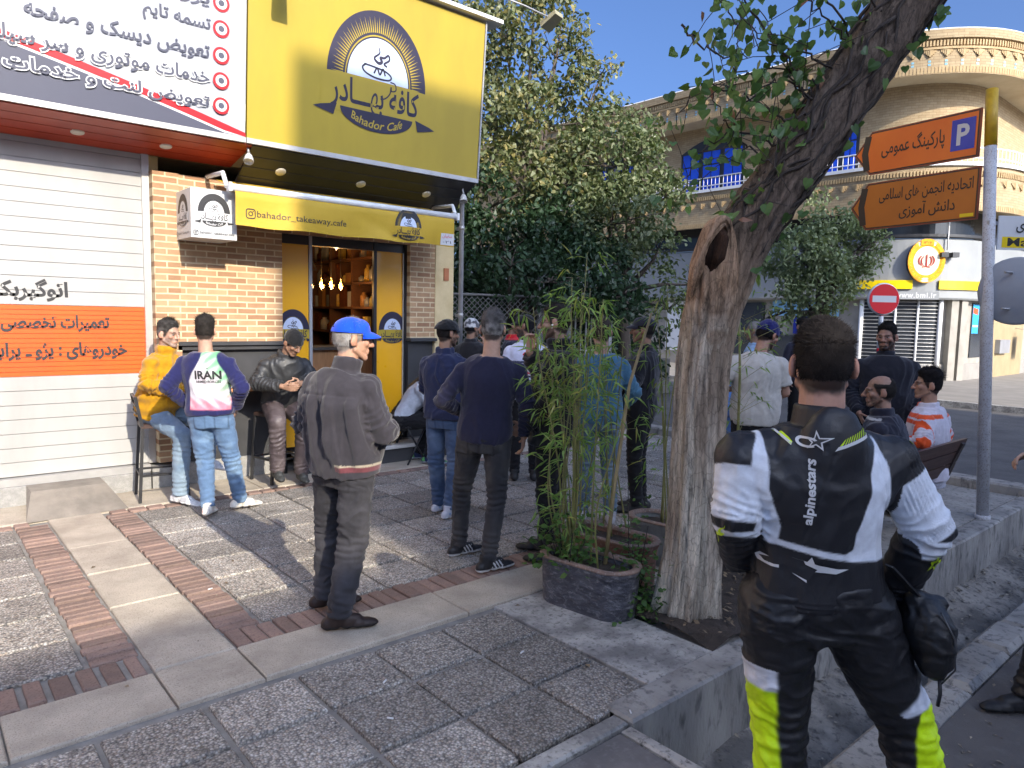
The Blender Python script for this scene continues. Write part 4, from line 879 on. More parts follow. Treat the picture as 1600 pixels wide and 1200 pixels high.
# ================================================================== bench by the kerb
e = empty('park_bench', (5.52, 2.12, 0), 0, 'brown slatted bench on curved dark legs beside the kerb', 'bench')
bw = mat('bench_plank', (.085,.045,.034), (.055,.030,.024), 6, .5, .3, 30, stretch=(.4,6,6), island=.2); L = .98
g = MB()
for k in range(4): g.bbox(-L,-.06+k*.115,.43+.004*k,L,.045+k*.115,.465+.004*k,.008)
g.build('seat', bw, e); g = MB()
for k in range(3):
    z = .52+k*.105; y = -.14-.035*k; V = [(-L,y,z),(L,y,z),(L,y+.03,z),(-L,y+.03,z),(-L,y-.03,z+.092),(L,y-.03,z+.092),(L,y,z+.092),(-L,y,z+.092)]; g.add(V, [(3,2,1,0),(4,5,6,7),(0,1,5,4),(1,2,6,5),(2,3,7,6),(3,0,4,7)])
g.build('backrest', bw, e)
for sx in (-L+.12, L-.10):
    g = MB(); cen = catmull([(-.22,.80),(-.15,.62),(-.10,.47),(.02,.40),(.18,.36),(.26,.26),(.22,.12),(.10,.02),(-.06,.0)], 6); V = []; Fq = []
    for i, p in enumerate(cen):
        d = cen[min(i+1, len(cen)-1)]-cen[max(i-1, 0)]; d /= np.linalg.norm(d); q = np.array((-d[1], d[0]))*.032
        for s_, xx in ((1, -.03), (1, .03), (-1, .03), (-1, -.03)): V.append((sx+xx, p[0]+q[0]*s_, max(p[1]+q[1]*s_, 0)))
    m_ = len(cen)
    for i in range(m_-1):
        for k in range(4): Fq.append((i*4+k, i*4+(k+1) % 4, (i+1)*4+(k+1) % 4, (i+1)*4+k))
    Fq += [(3,2,1,0), tuple((m_-1)*4+k for k in range(4))]
    g.add(V, Fq, 0, False); g.build('leg', mat('cast_leg', (.05,.034,.028), (.035,.026,.022), 6, .5), e)

# ================================================================== bar stools
def stool(x, y, rz, label, back=True):
    e = empty('bar_stool', (x, y, 0), rz, label, 'stool', 'black bar stools at the wall shelf'); s = .165
    g = MB(); g.bbox(-s-.01,-s-.01,.665,s+.01,s+.01,.70,.01); g.build('seat', mat('stool_seat', (.07,.04,.03), (.05,.03,.025), 8, .4), e)
    for sx in (-1, 1):
        for sy in (-1, 1):
            g = MB(); tp = .95 if (sx < 0 and back) else .664; t2 = (sx*s*.98, sy*s*.98, .66); g.bar((sx*(s+.035), sy*(s+.02), 0), t2, .026, .026, up=(1,0,0))
            if tp > .7: g.bar(t2, (sx*(s+.05), sy*s, tp), .026, .026, up=(1,0,0))
            g.build('leg', M['black'], e)
    g = MB()
    for sy in (-1, 1): g.bar((-s-.02, sy*(s+.01), .24), (s+.02, sy*(s+.01), .24), .018, .018)
    for sx in (-1, 1): g.bar((sx*(s+.02), -s-.01, .24), (sx*(s+.02), s+.01, .24), .018, .018)
    g.build('foot_rail', M['black'], e)
    if back:
        g = MB()
        for zz in (.80, .87, .94): g.bar((-s-.035-(zz-.7)*.06, -s, zz), (-s-.035-(zz-.7)*.06, s, zz), .016, .016)
        g.build('back_rail', M['black'], e)
    return e
stool(1.80, 6.98, math.radians(-8), 'black bar stool with a low railed back in front of the white shutter')
stool(2.93, 7.02, math.radians(190), 'black bar stool under the man in the black beanie', False)
e = empty('folding_stool', (4.48, 7.03, 0), .3, 'low black folding stool under the man by the yellow door', 'stool')
g = MB(); g.bbox(-.17,-.17,.42,.17,.17,.45,.01); g.build('seat', M['black'], e)
for a, b in (((-.16,-.15),(.16,-.15)), ((.16,-.15),(-.16,-.15)), ((-.16,.15),(.16,.15)), ((.16,.15),(-.16,.15))):
    g = MB(); g.tube([(a[0],a[1],.0),(b[0],b[1],.42)], .011, 7); g.build('leg', M['black'], e)

# ================================================================== fence, gate behind the yard
e = empty('chain_link_fence', (6.6, 8.25, 0), math.radians(-20), 'galvanised chain link fence panel beyond the shop corner', 'fence')
g = MB(); w_, h0, h1 = 1.35, .25, 2.0
for k in range(-26, 27):
    for sg in (1, -1):
        x0 = k*.085; a = (x0, h0); b = (x0+sg*(h1-h0), h1)
        t0 = 0; t1 = 1
        lo, hi = sorted((a[0], b[0])); 
        if hi < -w_ or lo > w_: continue
        def cl(t): return (a[0]+(b[0]-a[0])*t, h0+(h1-h0)*t)
        ts = sorted([max(0, min(1, ((-w_)-a[0])/(b[0]-a[0]))), max(0, min(1, (w_-a[0])/(b[0]-a[0])))])
        if ts[1]-ts[0] < .02: continue
        p, q = cl(ts[0]), cl(ts[1]); g.bar((p[0], sg*.004, p[1]), (q[0], sg*.004, q[1]), .009, .009)
g.build('wire_mesh', mat('dull_wire', (.15,.15,.145), None, 4, .6), e); g = MB()
for x in (-w_, w_): g.tube([(x,0,0),(x,0,2.1)], .03, 10)
for z in (.22, 2.03): g.tube([(-w_,0,z),(w_,0,z)], .02, 8)
g.build('fence_frame', mat('dull_post', (.17,.17,.165), None, 4, .6), e)
e = empty('barred_gate', (8.3, 8.05, 0), math.radians(-15), 'pale barred metal gate in front of the dark garden trees', 'gate')
g = MB()
for k in range(13): g.bar((-.6+k*.1,0,.15), (-.6+k*.1,0,2.3), .022, .022)
g.build('bars', M['grey_metal'], e); g = MB()
for x in (-.66, .66): g.bar((x,0,0), (x,0,2.4), .06, .06)
for z in (.12, 1.2, 1.9, 2.3): g.bar((-.66,0,z), (.66,0,z), .03, .03)
g.build('gate_frame', M['grey_metal'], e)
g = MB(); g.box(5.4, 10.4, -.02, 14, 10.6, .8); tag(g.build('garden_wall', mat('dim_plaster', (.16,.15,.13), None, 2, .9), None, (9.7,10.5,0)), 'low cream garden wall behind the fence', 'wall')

# ================================================================== leaves
SHAPES = {'lance': [(0,0),(.3,.5),(.62,.36),(1,0),(.62,-.36),(.3,-.5)], 'oval': [(0,0),(.35,.5),(.75,.36),(1,0),(.75,-.36),(.35,-.5)],
          'heart': [(.06,0),(-.05,.26),(.12,.5),(.45,.46),(.75,.22),(1,0),(.75,-.22),(.45,-.46),(.12,-.5),(-.05,-.26)], 'dia': [(0,0),(.45,.5),(1,0),(.45,-.5)]}
def unit(a): return a/(np.linalg.norm(a, axis=-1, keepdims=True)+1e-9)
def leaf_mesh(name, P, D, Nr, L, W, m, shape='oval', parent=None, fold=.25, droop=.2):
    P = np.asarray(P, float); D = unit(np.asarray(D, float)); S = unit(np.cross(D, Nr)); U = unit(np.cross(S, D)); sh = np.array(SHAPES[shape]); k = len(sh); n = len(P)
    L = np.broadcast_to(np.asarray(L, float), (n,)); W = np.broadcast_to(np.asarray(W, float), (n,))
    V = P[:,None]+D[:,None]*(sh[None,:,:1]*L[:,None,None])+S[:,None]*(sh[None,:,1:]*W[:,None,None])
    V = V+U[:,None]*((np.abs(sh[None,:,1:])*fold*W[:,None,None])-droop*(sh[None,:,:1]**2)*L[:,None,None])
    F = np.arange(n*k).reshape(n, k); return mesh_np(name, V.reshape(-1, 3), F, m, parent, smooth=False)
def rdir(n): return unit(RNG.normal(size=(n, 3)))
def blobs(bl, per_m3, shell=.55):
    """points scattered through ellipsoid clumps, denser to the outside"""
    out = []
    for x, y, z, r in bl:
        n = int(per_m3*4.19*r**3) if r > .4 else int(per_m3*4.19*r**3*1.2); d = rdir(n); q = RNG.random(n)**(1/3)*(1-shell)+shell*RNG.random(n)**.25
        q *= 1+.28*vn(d*2.6+np.array((x, y, z))); out.append(np.array((x, y, z))+d*(q*r)[:,None]*np.array((1,1,.92)))
    c = np.concatenate(out); m = max(1, len(c)//26); k = c[RNG.choice(len(c), m, False)]; i = RNG.integers(0, m, len(c)); q = k[i]+RNG.normal(size=c.shape)*np.array((.105, .105, .085)); s_ = RNG.random(len(c)) < .30; q[s_] = c[s_]; return q
bark = mat('grey_bark', (.12,.095,.075), (.07,.055,.045), 8, .95, .8, 30, stretch=(1,1,.25))
def tree(name, base, trunk_top, bl, dens, ls, m, label, group=None, cat='tree', limbs=1.0):
    e = empty(name, base, 0, label, cat, group); b = np.array(base); tt = np.array(trunk_top)
    g = MB(); mid = (b+tt)/2+np.array((.08, -.05, 0)); g.tube([tuple(b-b), tuple(mid-b), tuple(tt-b)], [.16, .12, .09], 12); g.build('trunk', bark, e)
    g = MB()
    for x, y, z, r in bl:
        c = np.array((x, y, z)); j = tt+(c-tt)*.5+RNG.normal(size=3)*.15
        g.tube([tuple(tt-b), tuple(j-b), tuple(c-b)], [.06, .035, .015], 7)
        for k in range(int(5*limbs)):
            d = RNG.normal(size=3); d /= np.linalg.norm(d); d[2] = abs(d[2])*.6; g.tube([tuple(c-b), tuple(c+d*r*.5+RNG.normal(size=3)*.05-b), tuple(c+d*r*.98-b)], [.014, .009, .004], 5)
    g.build('limbs', bark, e)
    P = blobs(bl, dens); keep = vn(P*2.1+3)+.45*vn(P*5.3) > -.30; P = P[keep]; n = len(P)
    D = rdir(n)+np.array((0,0,-.5)); leaf_mesh('crown', P-b, D, rdir(n)+np.array((0,0,.9)), ls*(.7+.6*RNG.random(n)), ls*.52*(.7+.6*RNG.random(n)), m, 'oval', e); return e
lfA = mat_leaf('poplar_leaf', (.075,.105,.045), (.13,.16,.07), (.22,.23,.125), (.15,.175,.08), (.30,.25,.09), trans=.25, rough=.42)
lfB = mat_leaf('privet_leaf', (.065,.10,.042), (.12,.155,.068), (.20,.22,.115), (.11,.15,.06), trans=.25, rough=.4)
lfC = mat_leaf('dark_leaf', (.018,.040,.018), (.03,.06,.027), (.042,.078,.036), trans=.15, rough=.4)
lfD = mat_leaf('street_leaf', (.11,.155,.07), (.18,.22,.11), (.27,.30,.17), (.15,.20,.085), trans=.25, rough=.45)
tree('tall_tree', (8.9, 10.0, 0), (9.0, 9.9, 3.4), [(8.67,10.4,6.77,1.0),(9.36,9.76,6.44,.8),(8.01,10.1,5.11,1.01),(9.12,9.8,5.16,1.11),(10.13,9.58,5.67,.66),(8.13,9.84,3.89,1.07),(9.34,9.48,4.0,1.17),(9.16,10.12,7.9,.95),(8.18,10.82,6.76,.75),(9.6,9.9,7.1,.45),(10.3,9.5,6.3,.35)], 520, .115, lfA, 'tall loose tree beyond the yellow sign, its top against the sky', 'garden trees behind the yard')
tree('broad_tree', (9.9, 8.5, 0), (9.85, 8.4, 2.2), [(9.68,8.56,4.38,.95),(10.08,8.16,3.94,.67),(10.49,8.62,5.14,.48),(9.25,8.14,3.31,.92),(10.21,7.93,2.94,.56),(10.38,7.9,3.95,.39),(10.7,7.55,2.35,.5),(10.1,7.6,1.9,.5),(9.95,8.7,5.35,.35)], 760, .10, lfB, 'bushy sunlit tree left of the tan brick building', 'garden trees behind the yard')
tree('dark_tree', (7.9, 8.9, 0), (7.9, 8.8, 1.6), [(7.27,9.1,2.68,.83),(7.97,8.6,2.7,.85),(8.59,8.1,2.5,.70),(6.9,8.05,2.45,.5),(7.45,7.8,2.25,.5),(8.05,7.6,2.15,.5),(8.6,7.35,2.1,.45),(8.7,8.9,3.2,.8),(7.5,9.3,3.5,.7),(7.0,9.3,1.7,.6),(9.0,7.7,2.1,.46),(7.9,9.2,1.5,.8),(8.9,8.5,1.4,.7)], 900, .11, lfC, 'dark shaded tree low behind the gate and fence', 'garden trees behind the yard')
tree('street_tree', (14.3, 7.0, 0), (14.3, 7.0, 1.9), [(14.43,7.03,3.79,.65),(13.91,7.4,3.13,.78),(14.9,6.56,3.22,.65),(14.32,6.96,2.43,.72),(13.67,7.5,2.28,.59),(14.6,6.8,3.09,.78),(13.4,7.67,1.76,.46),(15.25,6.3,3.45,.3)], 1300, .10, lfD, 'rounded street tree in front of the bank facade')
P = blobs([(6.0,11.3,.9,1.0),(7.6,11.4,1.2,1.1),(9.2,11.2,1.1,1.1),(10.9,11.0,1.1,1.2),(12.6,11.0,1.0,1.2),(5.8,11.4,2.2,.8),(7.2,11.6,2.6,.9),(9.0,11.6,2.4,.9),(10.6,11.5,2.2,.9)], 420); n = len(P)
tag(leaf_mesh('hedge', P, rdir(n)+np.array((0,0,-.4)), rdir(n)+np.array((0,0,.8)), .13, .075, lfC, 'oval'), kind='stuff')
# a few yellowed leaves in the broad tree are part of lfA's last stop
# ================================================================== the old leaning tree in the pit
T0 = np.array((3.42, 2.34, 0.0)); TR = np.array((.757, -.653, 0)); TF = np.array((.654, .756, 0)); TZ = np.array((0, 0, 1.0))
def tl(a, z, d=0): return TR*(a-.050*z)+TZ*z+TF*d      # tree-local metres: across, up, away
old = empty('old_tree', tuple(T0), 0, 'old leaning tree with bare weathered lower trunk and dark ivy hung upper trunk', 'tree')
def mat_trunk():
    m, t, bs, new, link = nodes('weathered_trunk'); a = new('ShaderNodeAttribute'); a.attribute_name = 'col'
    co = coords(new, link, 'Object', (1, 1, .13)); n1 = noise(new, link, co, 26, 8, .7, .6); n2 = noise(new, link, co, 90, 4, .7)
    c = mixc(new, link, 1.0, a.outputs['Color'], ramp(new, link, n1, (.32, .25), (.48, .95), (.66, 1.35)), 'MULTIPLY'); c = mixc(new, link, 1.0, c, ramp(new, link, n2, (.35, .7), (.6, 1.1)), 'MULTIPLY')
    co2 = coords(new, link, 'Object', (1, 1, .55)); vo = new('ShaderNodeTexVoronoi'); vo.feature = 'DISTANCE_TO_EDGE'; vo.inputs['Scale'].default_value = 26; link(co2, vo.inputs[0])
    crk = ramp(new, link, vo.outputs[0], (.0, .45), (.06, 1.)); c = mixc(new, link, .55, c, mixc(new, link, 1.0, c, crk, 'MULTIPLY'))
    link(c, bs.inputs['Base Color']); bs.inputs['Roughness'].default_value = .9; bs.inputs['Specular IOR Level'].default_value = .2
    ad = new('ShaderNodeMath'); ad.operation = 'MULTIPLY_ADD'; link(n2, ad.inputs[0]); ad.inputs[1].default_value = .4; link(n1, ad.inputs[2]); bumpn(new, link, bs, ad.outputs[0], 1.0, .022); return m
TM = mat_trunk()
def limb(name, cen, rad, colf, groove=.16, n=96, m=220, seed=0, flare=None, end_open=False):
    C = np.array(catmull(cen, 16)); R_ = np.interp(np.linspace(0, 1, len(C)), np.linspace(0, 1, len(rad)), rad); s = np.linspace(0, 1, len(C)); ss = np.linspace(0, 1, m)
    C = np.stack([np.interp(ss, s, C[:,k]) for k in range(3)], 1); R_ = np.interp(ss, s, R_); L = np.concatenate([[0], np.cumsum(np.linalg.norm(np.diff(C, axis=0), axis=1))])
    T = unit(np.gradient(C, axis=0)); A = unit(np.cross(T, TF)); B = np.cross(T, A); th = np.linspace(0, 2*PI, n, endpoint=False); ca, sa = np.cos(th), np.sin(th)
    uu = np.stack([np.repeat(L, n)*1.1, np.tile(ca, m)*2.3+seed, np.tile(sa, m)*2.3], 1)
    g1 = fbm(uu*np.array((.8, 1, 1)), 2); g2 = 1-np.abs(vn(uu*np.array((.7, 2.6, 2.6))+9))*2; g3 = 1-np.abs(vn(uu*np.array((1.2, 6.5, 6.5))+31))*2; g4 = fbm(uu*np.array((9, 7, 7)), 2)
    rr = np.repeat(R_, n)*(1+groove*(.75*g1+.45*np.minimum(g2, .35)-.1)+.07*np.minimum(g3, .4)+.03*g4)
    if flare is not None: rr *= 1+flare(np.repeat(L, n), np.tile(th, m))
    V = np.repeat(C, n, 0)+(np.repeat(A, n, 0)*np.tile(ca, m)[:,None]+np.repeat(B, n, 0)*np.tile(sa, m)[:,None])*rr[:,None]
    i = np.arange(m-1)[:,None]*n; k = np.arange(n)[None]; F = np.stack([i+k, i+(k+1) % n, i+n+(k+1) % n, i+n+k], -1).reshape(-1, 4)
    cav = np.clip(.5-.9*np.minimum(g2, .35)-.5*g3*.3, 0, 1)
    return mesh_np(name, V, F, TM, old, col=colf(V, np.repeat(L, n), np.tile(th, m), g1, cav))
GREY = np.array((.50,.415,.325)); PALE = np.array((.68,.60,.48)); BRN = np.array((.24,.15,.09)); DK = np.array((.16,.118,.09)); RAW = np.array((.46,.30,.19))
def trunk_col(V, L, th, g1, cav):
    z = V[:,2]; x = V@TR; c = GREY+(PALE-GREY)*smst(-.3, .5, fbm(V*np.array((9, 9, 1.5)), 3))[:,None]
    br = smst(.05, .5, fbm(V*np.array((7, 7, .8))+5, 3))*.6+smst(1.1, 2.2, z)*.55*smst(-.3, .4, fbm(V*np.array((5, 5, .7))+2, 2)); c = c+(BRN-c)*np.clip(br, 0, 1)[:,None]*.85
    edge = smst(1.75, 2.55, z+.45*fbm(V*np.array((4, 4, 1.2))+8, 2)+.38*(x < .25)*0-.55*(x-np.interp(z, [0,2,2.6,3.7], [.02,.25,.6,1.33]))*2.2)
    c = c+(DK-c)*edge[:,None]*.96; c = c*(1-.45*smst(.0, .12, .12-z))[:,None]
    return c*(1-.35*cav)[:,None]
cen = [tl(.0,-.12,.02), tl(.0,.05,.02), tl(.03,.35), tl(.05,.62), tl(.075,1.17,.0), tl(.12,1.60,.02), tl(.235,1.98,.03), tl(.40,2.30,.02), tl(.63,2.62), tl(.85,2.95,-.02), tl(1.07,3.28,-.05), tl(1.30,3.62,-.08), tl(1.62,4.15,-.1)]
fl_ = lambda L, th: np.exp(-(L/.20)**1.3)*(.22+.16*np.maximum(0, np.sin(th*5+1)))
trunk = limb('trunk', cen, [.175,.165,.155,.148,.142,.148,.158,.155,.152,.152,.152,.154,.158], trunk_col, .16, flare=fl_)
# torn stub on the left with a hollow mouth
def stub_col(V, L, th, g1, cav):
    c = GREY+(RAW-GREY)*smst(.1, .40, L)[:,None]; return (c+(BRN-c)*smst(-.2, .5, fbm(V*14, 3))[:,None]*.6)*(1-.3*cav)[:,None]
stub = limb('torn_limb', [tl(.10,1.55,-.02), tl(.13,1.80,-.06), tl(.135,2.02,-.10), tl(.15,2.20,-.12), tl(.165,2.27,-.12)], [.10,.125,.115,.08,.03], stub_col, .34, 64, 80, 4)
hol = limb('hollow', [tl(.085,1.97,-.165), tl(.10,2.06,-.19), tl(.125,2.16,-.20), tl(.14,2.21,-.19)], [.015,.062,.058,.012], lambda V, L, th, g1, cav: np.tile(np.array((.045,.022,.012)), (len(V), 1))*(1+.5*g1)[:,None], .25, 40, 50, 7)
rim = limb('torn_rim', [tl(.005,1.86,-.10), tl(.01,1.98,-.19), tl(.055,2.12,-.23), tl(.13,2.235,-.23), tl(.185,2.20,-.2), tl(.19,2.05,-.17)], [.022,.032,.018,.034,.016,.028], lambda V, L, th, g1, cav: np.tile(RAW, (len(V), 1))*(1-.4*cav)[:,None], .6, 28, 90, 9)
# dark vine stems clinging to the upper trunk
vine_m = mat('vine_stem', (.06,.045,.036), (.035,.028,.024), 20, .9, .5, 80); g = MB(); C_ = catmull(cen, 10); C_ = [c for c in C_ if c[2] > 1.95]
for k in range(46):
    i0 = RNG.integers(0, len(C_)-14); ph = RNG.random()*2*PI; tw = RNG.normal()*.9; pts = []
    for j in range(12):
        c = C_[min(int(i0)+j*2, len(C_)-1)]; a = ph+tw*j/11+.2*math.sin(j*1.3+k); t_ = np.array(C_[min(i0+j*2+1, len(C_)-1)])-np.array(C_[min(max(i0+j*2-1, 0), len(C_)-2)]); t_ = unit(t_); A = unit(np.cross(t_, TF)); B = np.cross(t_, A)
        pts.append(tuple(c+(A*math.cos(a)+B*math.sin(a))*(.148+.02*RNG.random())))
    g.tube(pts, [.005+.005*RNG.random()]*12, 5)
tag(g.build('vine_stems', vine_m, old), kind='stuff')
lfI = mat_leaf('ivy_leaf', (.055,.11,.038), (.085,.155,.052), (.15,.25,.07), (.065,.13,.045), trans=.36, rough=.38)
lfDry = mat_leaf('dried_ivy', (.20,.09,.05), (.26,.13,.07), trans=.15)
# hanging sprays: stem polylines leaving the trunk to the left, leaves strung on them
P = []; D = []; g = MB()
sprays = [((.62,2.75),(.35,2.95),(.10,3.0),(-.02,2.82)), ((.70,2.85),(.40,3.15),(.12,3.35),(-.0,3.45)), ((.95,3.15),(.62,3.35),(.30,3.55),(.16,3.72)), ((.55,2.65),(.28,2.72),(.05,2.62),(-.06,2.40)), ((1.05,3.3),(.75,3.5),(.45,3.72)),
    ((.72,2.9),(.50,3.0),(.28,2.85),(.12,2.55)), ((.6,2.7),(.45,2.55),(.30,2.42),(.2,2.30)), ((.85,3.05),(.58,3.12),(.32,3.12),(.15,3.2)), ((.2,3.72),(.17,3.5),(.22,3.3),(.3,3.1)), ((-.03,3.28),(.06,3.15),(.2,3.0),(.36,2.9)),
    ((1.1,3.35),(.92,3.55),(.68,3.72)), ((.95,3.1),(.80,3.2),(.55,3.3),(.42,3.45)), ((.66,2.78),(.58,2.95),(.46,3.1),(.35,3.3)), ((.5,2.55),(.36,2.62),(.2,2.75),(.08,2.9)), ((.75,2.85),(.55,2.8),(.38,2.68),(.25,2.6)), ((.78,2.9),(.6,3.05),(.4,3.05),(.2,2.95))]
for q, sp in enumerate(sprays):
    dd = -.12+RNG.normal()*.16; pts = catmull([tl(a, z, -.05+dd*i/2) for i, (a, z) in enumerate(sp)], 8); pts = [p+RNG.normal(size=3)*.012 for p in pts]
    g.tube([tuple(p) for p in pts], np.linspace(.007, .0025, len(pts)).tolist(), 5)
    for p in pts[3:]:
        for k in range(2 if RNG.random() < .35 else 1): P.append(p+RNG.normal(size=3)*np.array((.06, .06, .055))); D.append(-TZ*.9+RNG.normal(size=3)*.55)
        if RNG.random() < .25: s_ = p+RNG.normal(size=3)*.16; g.tube([tuple(p), tuple((p+s_)/2+np.array((0,0,.02))), tuple(s_)], .0022, 4)
tag(g.build('ivy_sprays', vine_m, old), kind='stuff')
for k in range(70):   # leaves on the trunk itself
    i = int(RNG.integers(1, len(C_)-1)); a = RNG.random()*2*PI; c = C_[i]; t_ = unit(np.array(C_[i+1])-np.array(C_[i-1])); A = unit(np.cross(t_, TF)); B = np.cross(t_, A); P.append(c+(A*math.cos(a)+B*math.sin(a))*(.168+.03*RNG.random())); D.append(-TZ+RNG.normal(size=3)*.45)
P = np.array(P); D = np.array(D); n = len(P); nrm = -TF*.8+RNG.normal(size=(n, 3))*.55+TZ*.35
leaf_mesh('ivy_leaves', P, D, nrm, .034+.040*RNG.random(n), .036+.040*RNG.random(n), lfI, 'heart', old, .18, .18)
i = RNG.choice(n, 14, False); leaf_mesh('dried_leaves', P[i]+RNG.normal(size=(14, 3))*.06, D[i], nrm[i], .075, .03, lfDry, 'lance', old)
# leafy ground plants at the trunk foot
def ground_plant(name, c, n, rx, ry, h, m, label, ls=.035):
    e = empty(name, c, 0, label, 'plant'); P = np.stack([RNG.normal(size=n)*rx, RNG.normal(size=n)*ry, np.abs(RNG.normal(size=n))*h], 1); g = MB()
    for k in range(18): q = P[RNG.integers(n)]; g.tube([(q[0]*.3, q[1]*.3, 0), tuple(q*np.array((.7,.7,.6))), tuple(q)], .003, 4)
    g.build('stems', vine_m, e); leaf_mesh('leaves', P, rdir(n)*np.array((1,1,.5)), rdir(n)*.6+TZ, ls*(.7+.6*RNG.random(n)), ls*.75*(.7+.6*RNG.random(n)), m, 'oval', e, .15, .1); return e
lfG = mat_leaf('bright_leaf', (.05,.11,.025), (.09,.17,.04), (.06,.13,.03), trans=.3, rough=.4)
ground_plant('ground_ivy', (3.20, 2.56, -.03), 420, .07, .085, .21, lfG, 'bright round leaved plant between the planter and the old trunk')
ground_plant('ground_ivy', (3.32, 2.68, .02), 260, .06, .06, .30, lfG, 'taller bright leafed plant behind the front planter end', .03)
# ================================================================== planters and bamboo
def planter(c, rz, L, W, H, m, soilm, label, taper=.9):
    e = empty('planter', c, rz, label, 'planter', 'oval planters beside the old tree'); V = []; F = []; n = 40
    def ring(k, z, inset): 
        out = []
        for i in range(n):
            t = 2*PI*i/n; x = (W/2-inset)*math.cos(t); y = (W/2-inset)*math.sin(t)+math.copysign((L-W)/2, math.sin(t)); out.append((x*k, y*(1-(1-k)*W/L), z))
        return out
    prof = [(taper, 0, 0), (taper+.012, .012, 0), (taper+.02, H*.22, .002), (taper+.015, H*.26, -.004), (taper+.035, H*.30, 0), (taper+.05, H*.55, 0), (taper+.045, H*.58, -.004), (taper+.06, H*.62, 0), (1.0, H*.86, -.002), (1.03, H*.90, -.004), (1.035, H*.98, -.004), (1.01, H, 0), (.99, H, .022), (.97, H*.84, .026)]
    for k, z, i_ in prof: V += ring(k, z, i_)
    for j in range(len(prof)-1): F += [(j*n+i, j*n+(i+1) % n, (j+1)*n+(i+1) % n, (j+1)*n+i) for i in range(n)]
    g = MB(); g.add(V, F, 0, True); g.add(ring(taper, .001, 0), [tuple(range(n))[::-1]]); g.build('trough', m, e)
    g = MB(); V = []; R2 = [(1.035,H*.965,-.008),(1.05,H*.985,-.010),(1.045,H*1.012,-.006),(1.0,H*1.022,.012),(.97,H*1.005,.026),(.965,H*.95,.03)]
    for k, z, i_ in R2: V += ring(k, z, i_)
    g.add(V, [(j*n+i, j*n+(i+1) % n, (j+1)*n+(i+1) % n, (j+1)*n+i) for j in range(5) for i in range(n)], 0, True); g.build('rim', rim_m, e)
    V = [(0, 0, H*.86)]+ring(.96, H*.85, .03); g = MB(); g.add(V, [(0, i+1, (i+1) % n+1) for i in range(n)]); s_ = g.build('soil_fill', soilm, e); return e
rim_m = mat('worn_rim', (.26,.165,.12), (.17,.12,.095), 7, .8, .4, 40, c3=(.34,.30,.27)); gl_pot = mat('tarred_pot', (.045,.045,.055), (.11,.11,.125), 7, .55, .9, 18, stretch=(1,1,2.0), c3=(.22,.215,.225), c3s=3, dist=.016); terra = mat('terracotta_pot', (.24,.115,.075), (.16,.085,.06), 5, .8, .3, 40, c3=(.30,.20,.16))
palep = mat('mossy_pot', (.26,.27,.26), (.15,.15,.145), 6, .8, .3, 40)
planter((3.09, 2.82, .0), .15, .63, .31, .29, gl_pot, M['soil'], 'dark tarred oval planter with bamboo, nearest the camera', .95)
planter((3.58, 3.10, .0), .15, .70, .30, .285, terra, M['soil'], 'terracotta oval planter behind the dark one')
planter((4.12, 2.95, .0), .15, .70, .32, .31, palep, M['soil'], 'pale worn planter with a terracotta rim next to the old trunk')
for x, y, z, rz in ((3.12,2.79,0,.15),):
    g = MB()
lfBam = mat_leaf('bamboo_leaf', (.14,.25,.06), (.21,.34,.09), (.29,.41,.14), (.16,.29,.075), (.42,.40,.13), trans=.45, rough=.38)
culm_m = mat('bamboo_culm', (.16,.17,.05), (.22,.20,.07), 12, .4)
def bamboo(c, ncul, H, spread, nleaf, label, sx, sy, zlo=.35, lm=None):
    e = empty('bamboo', c, 0, label, 'plant', 'bamboo clumps in the planters'); g = MB(); P = []; D = []
    for k in range(ncul):
        b = np.array((RNG.normal()*sx*.5, RNG.normal()*sy*.5, 0)); h = H*(.55+.45*RNG.random()); tip = b*1.3+np.array((RNG.normal()*spread, RNG.normal()*spread, h)); mid = (b*2+tip)/3+np.array((RNG.normal()*.03, RNG.normal()*.03, .03))
        pts = catmull([b, mid, tip*.75+b*.25+np.array((0,0,.05)), tip], 7); g.tube([tuple(p) for p in pts], np.linspace(.0065, .002, len(pts)).tolist(), 6)
        for j in range(nleaf//ncul):
            f = zlo+(1-zlo)*RNG.random()**.75; p = pts[min(int(f*(len(pts)-1)), len(pts)-1)]; a = RNG.random()*6.3; br = np.array((math.cos(a), math.sin(a), .55*RNG.random()+.1)); Lb = .05+.16*RNG.random()*(1.15-f*.5); q = p+br*Lb
            if RNG.random() < .4: g.tube([tuple(p), tuple(q)], .0013, 4)
            for w_ in range(4): P.append(q+RNG.normal(size=3)*.012); d = br*.75+RNG.normal(size=3)*.5; d[2] -= .45; D.append(d)
    g.build('culms', culm_m, e); P = np.array(P); D = np.array(D); n = len(P); leaf_mesh('leaves', P, D, rdir(n)*.5+TZ-TF*.3, .055+.065*RNG.random(n), .009+.007*RNG.random(n), lm or lfBam, 'lance', e, .3, .35); return e
bamboo((3.06, 2.94, .22), 14, 1.75, .085, 190, 'dense bamboo in the dark front planter, leaves hanging to its rim', .09, .14, .14)
bamboo((3.08, 2.93, .22), 5, 2.1, .11, 75, 'tall thin bamboo shoots rising from the dark front planter', .08, .14, .45)
bamboo((3.62, 3.10, .24), 5, 1.8, .15, 45, 'bamboo clump in the terracotta planter, before the man in the cap', .12, .22, .2)
bamboo((4.12, 2.95, .26), 5, 1.75, .15, 50, 'bamboo clump in the pale planter at the left of the old trunk', .10, .2, .2)
ground_plant('planter_shrub', (3.02, 2.94, .22), 280, .09, .12, .17, lfG, 'low shiny shrub at the foot of the front bamboo', .045)
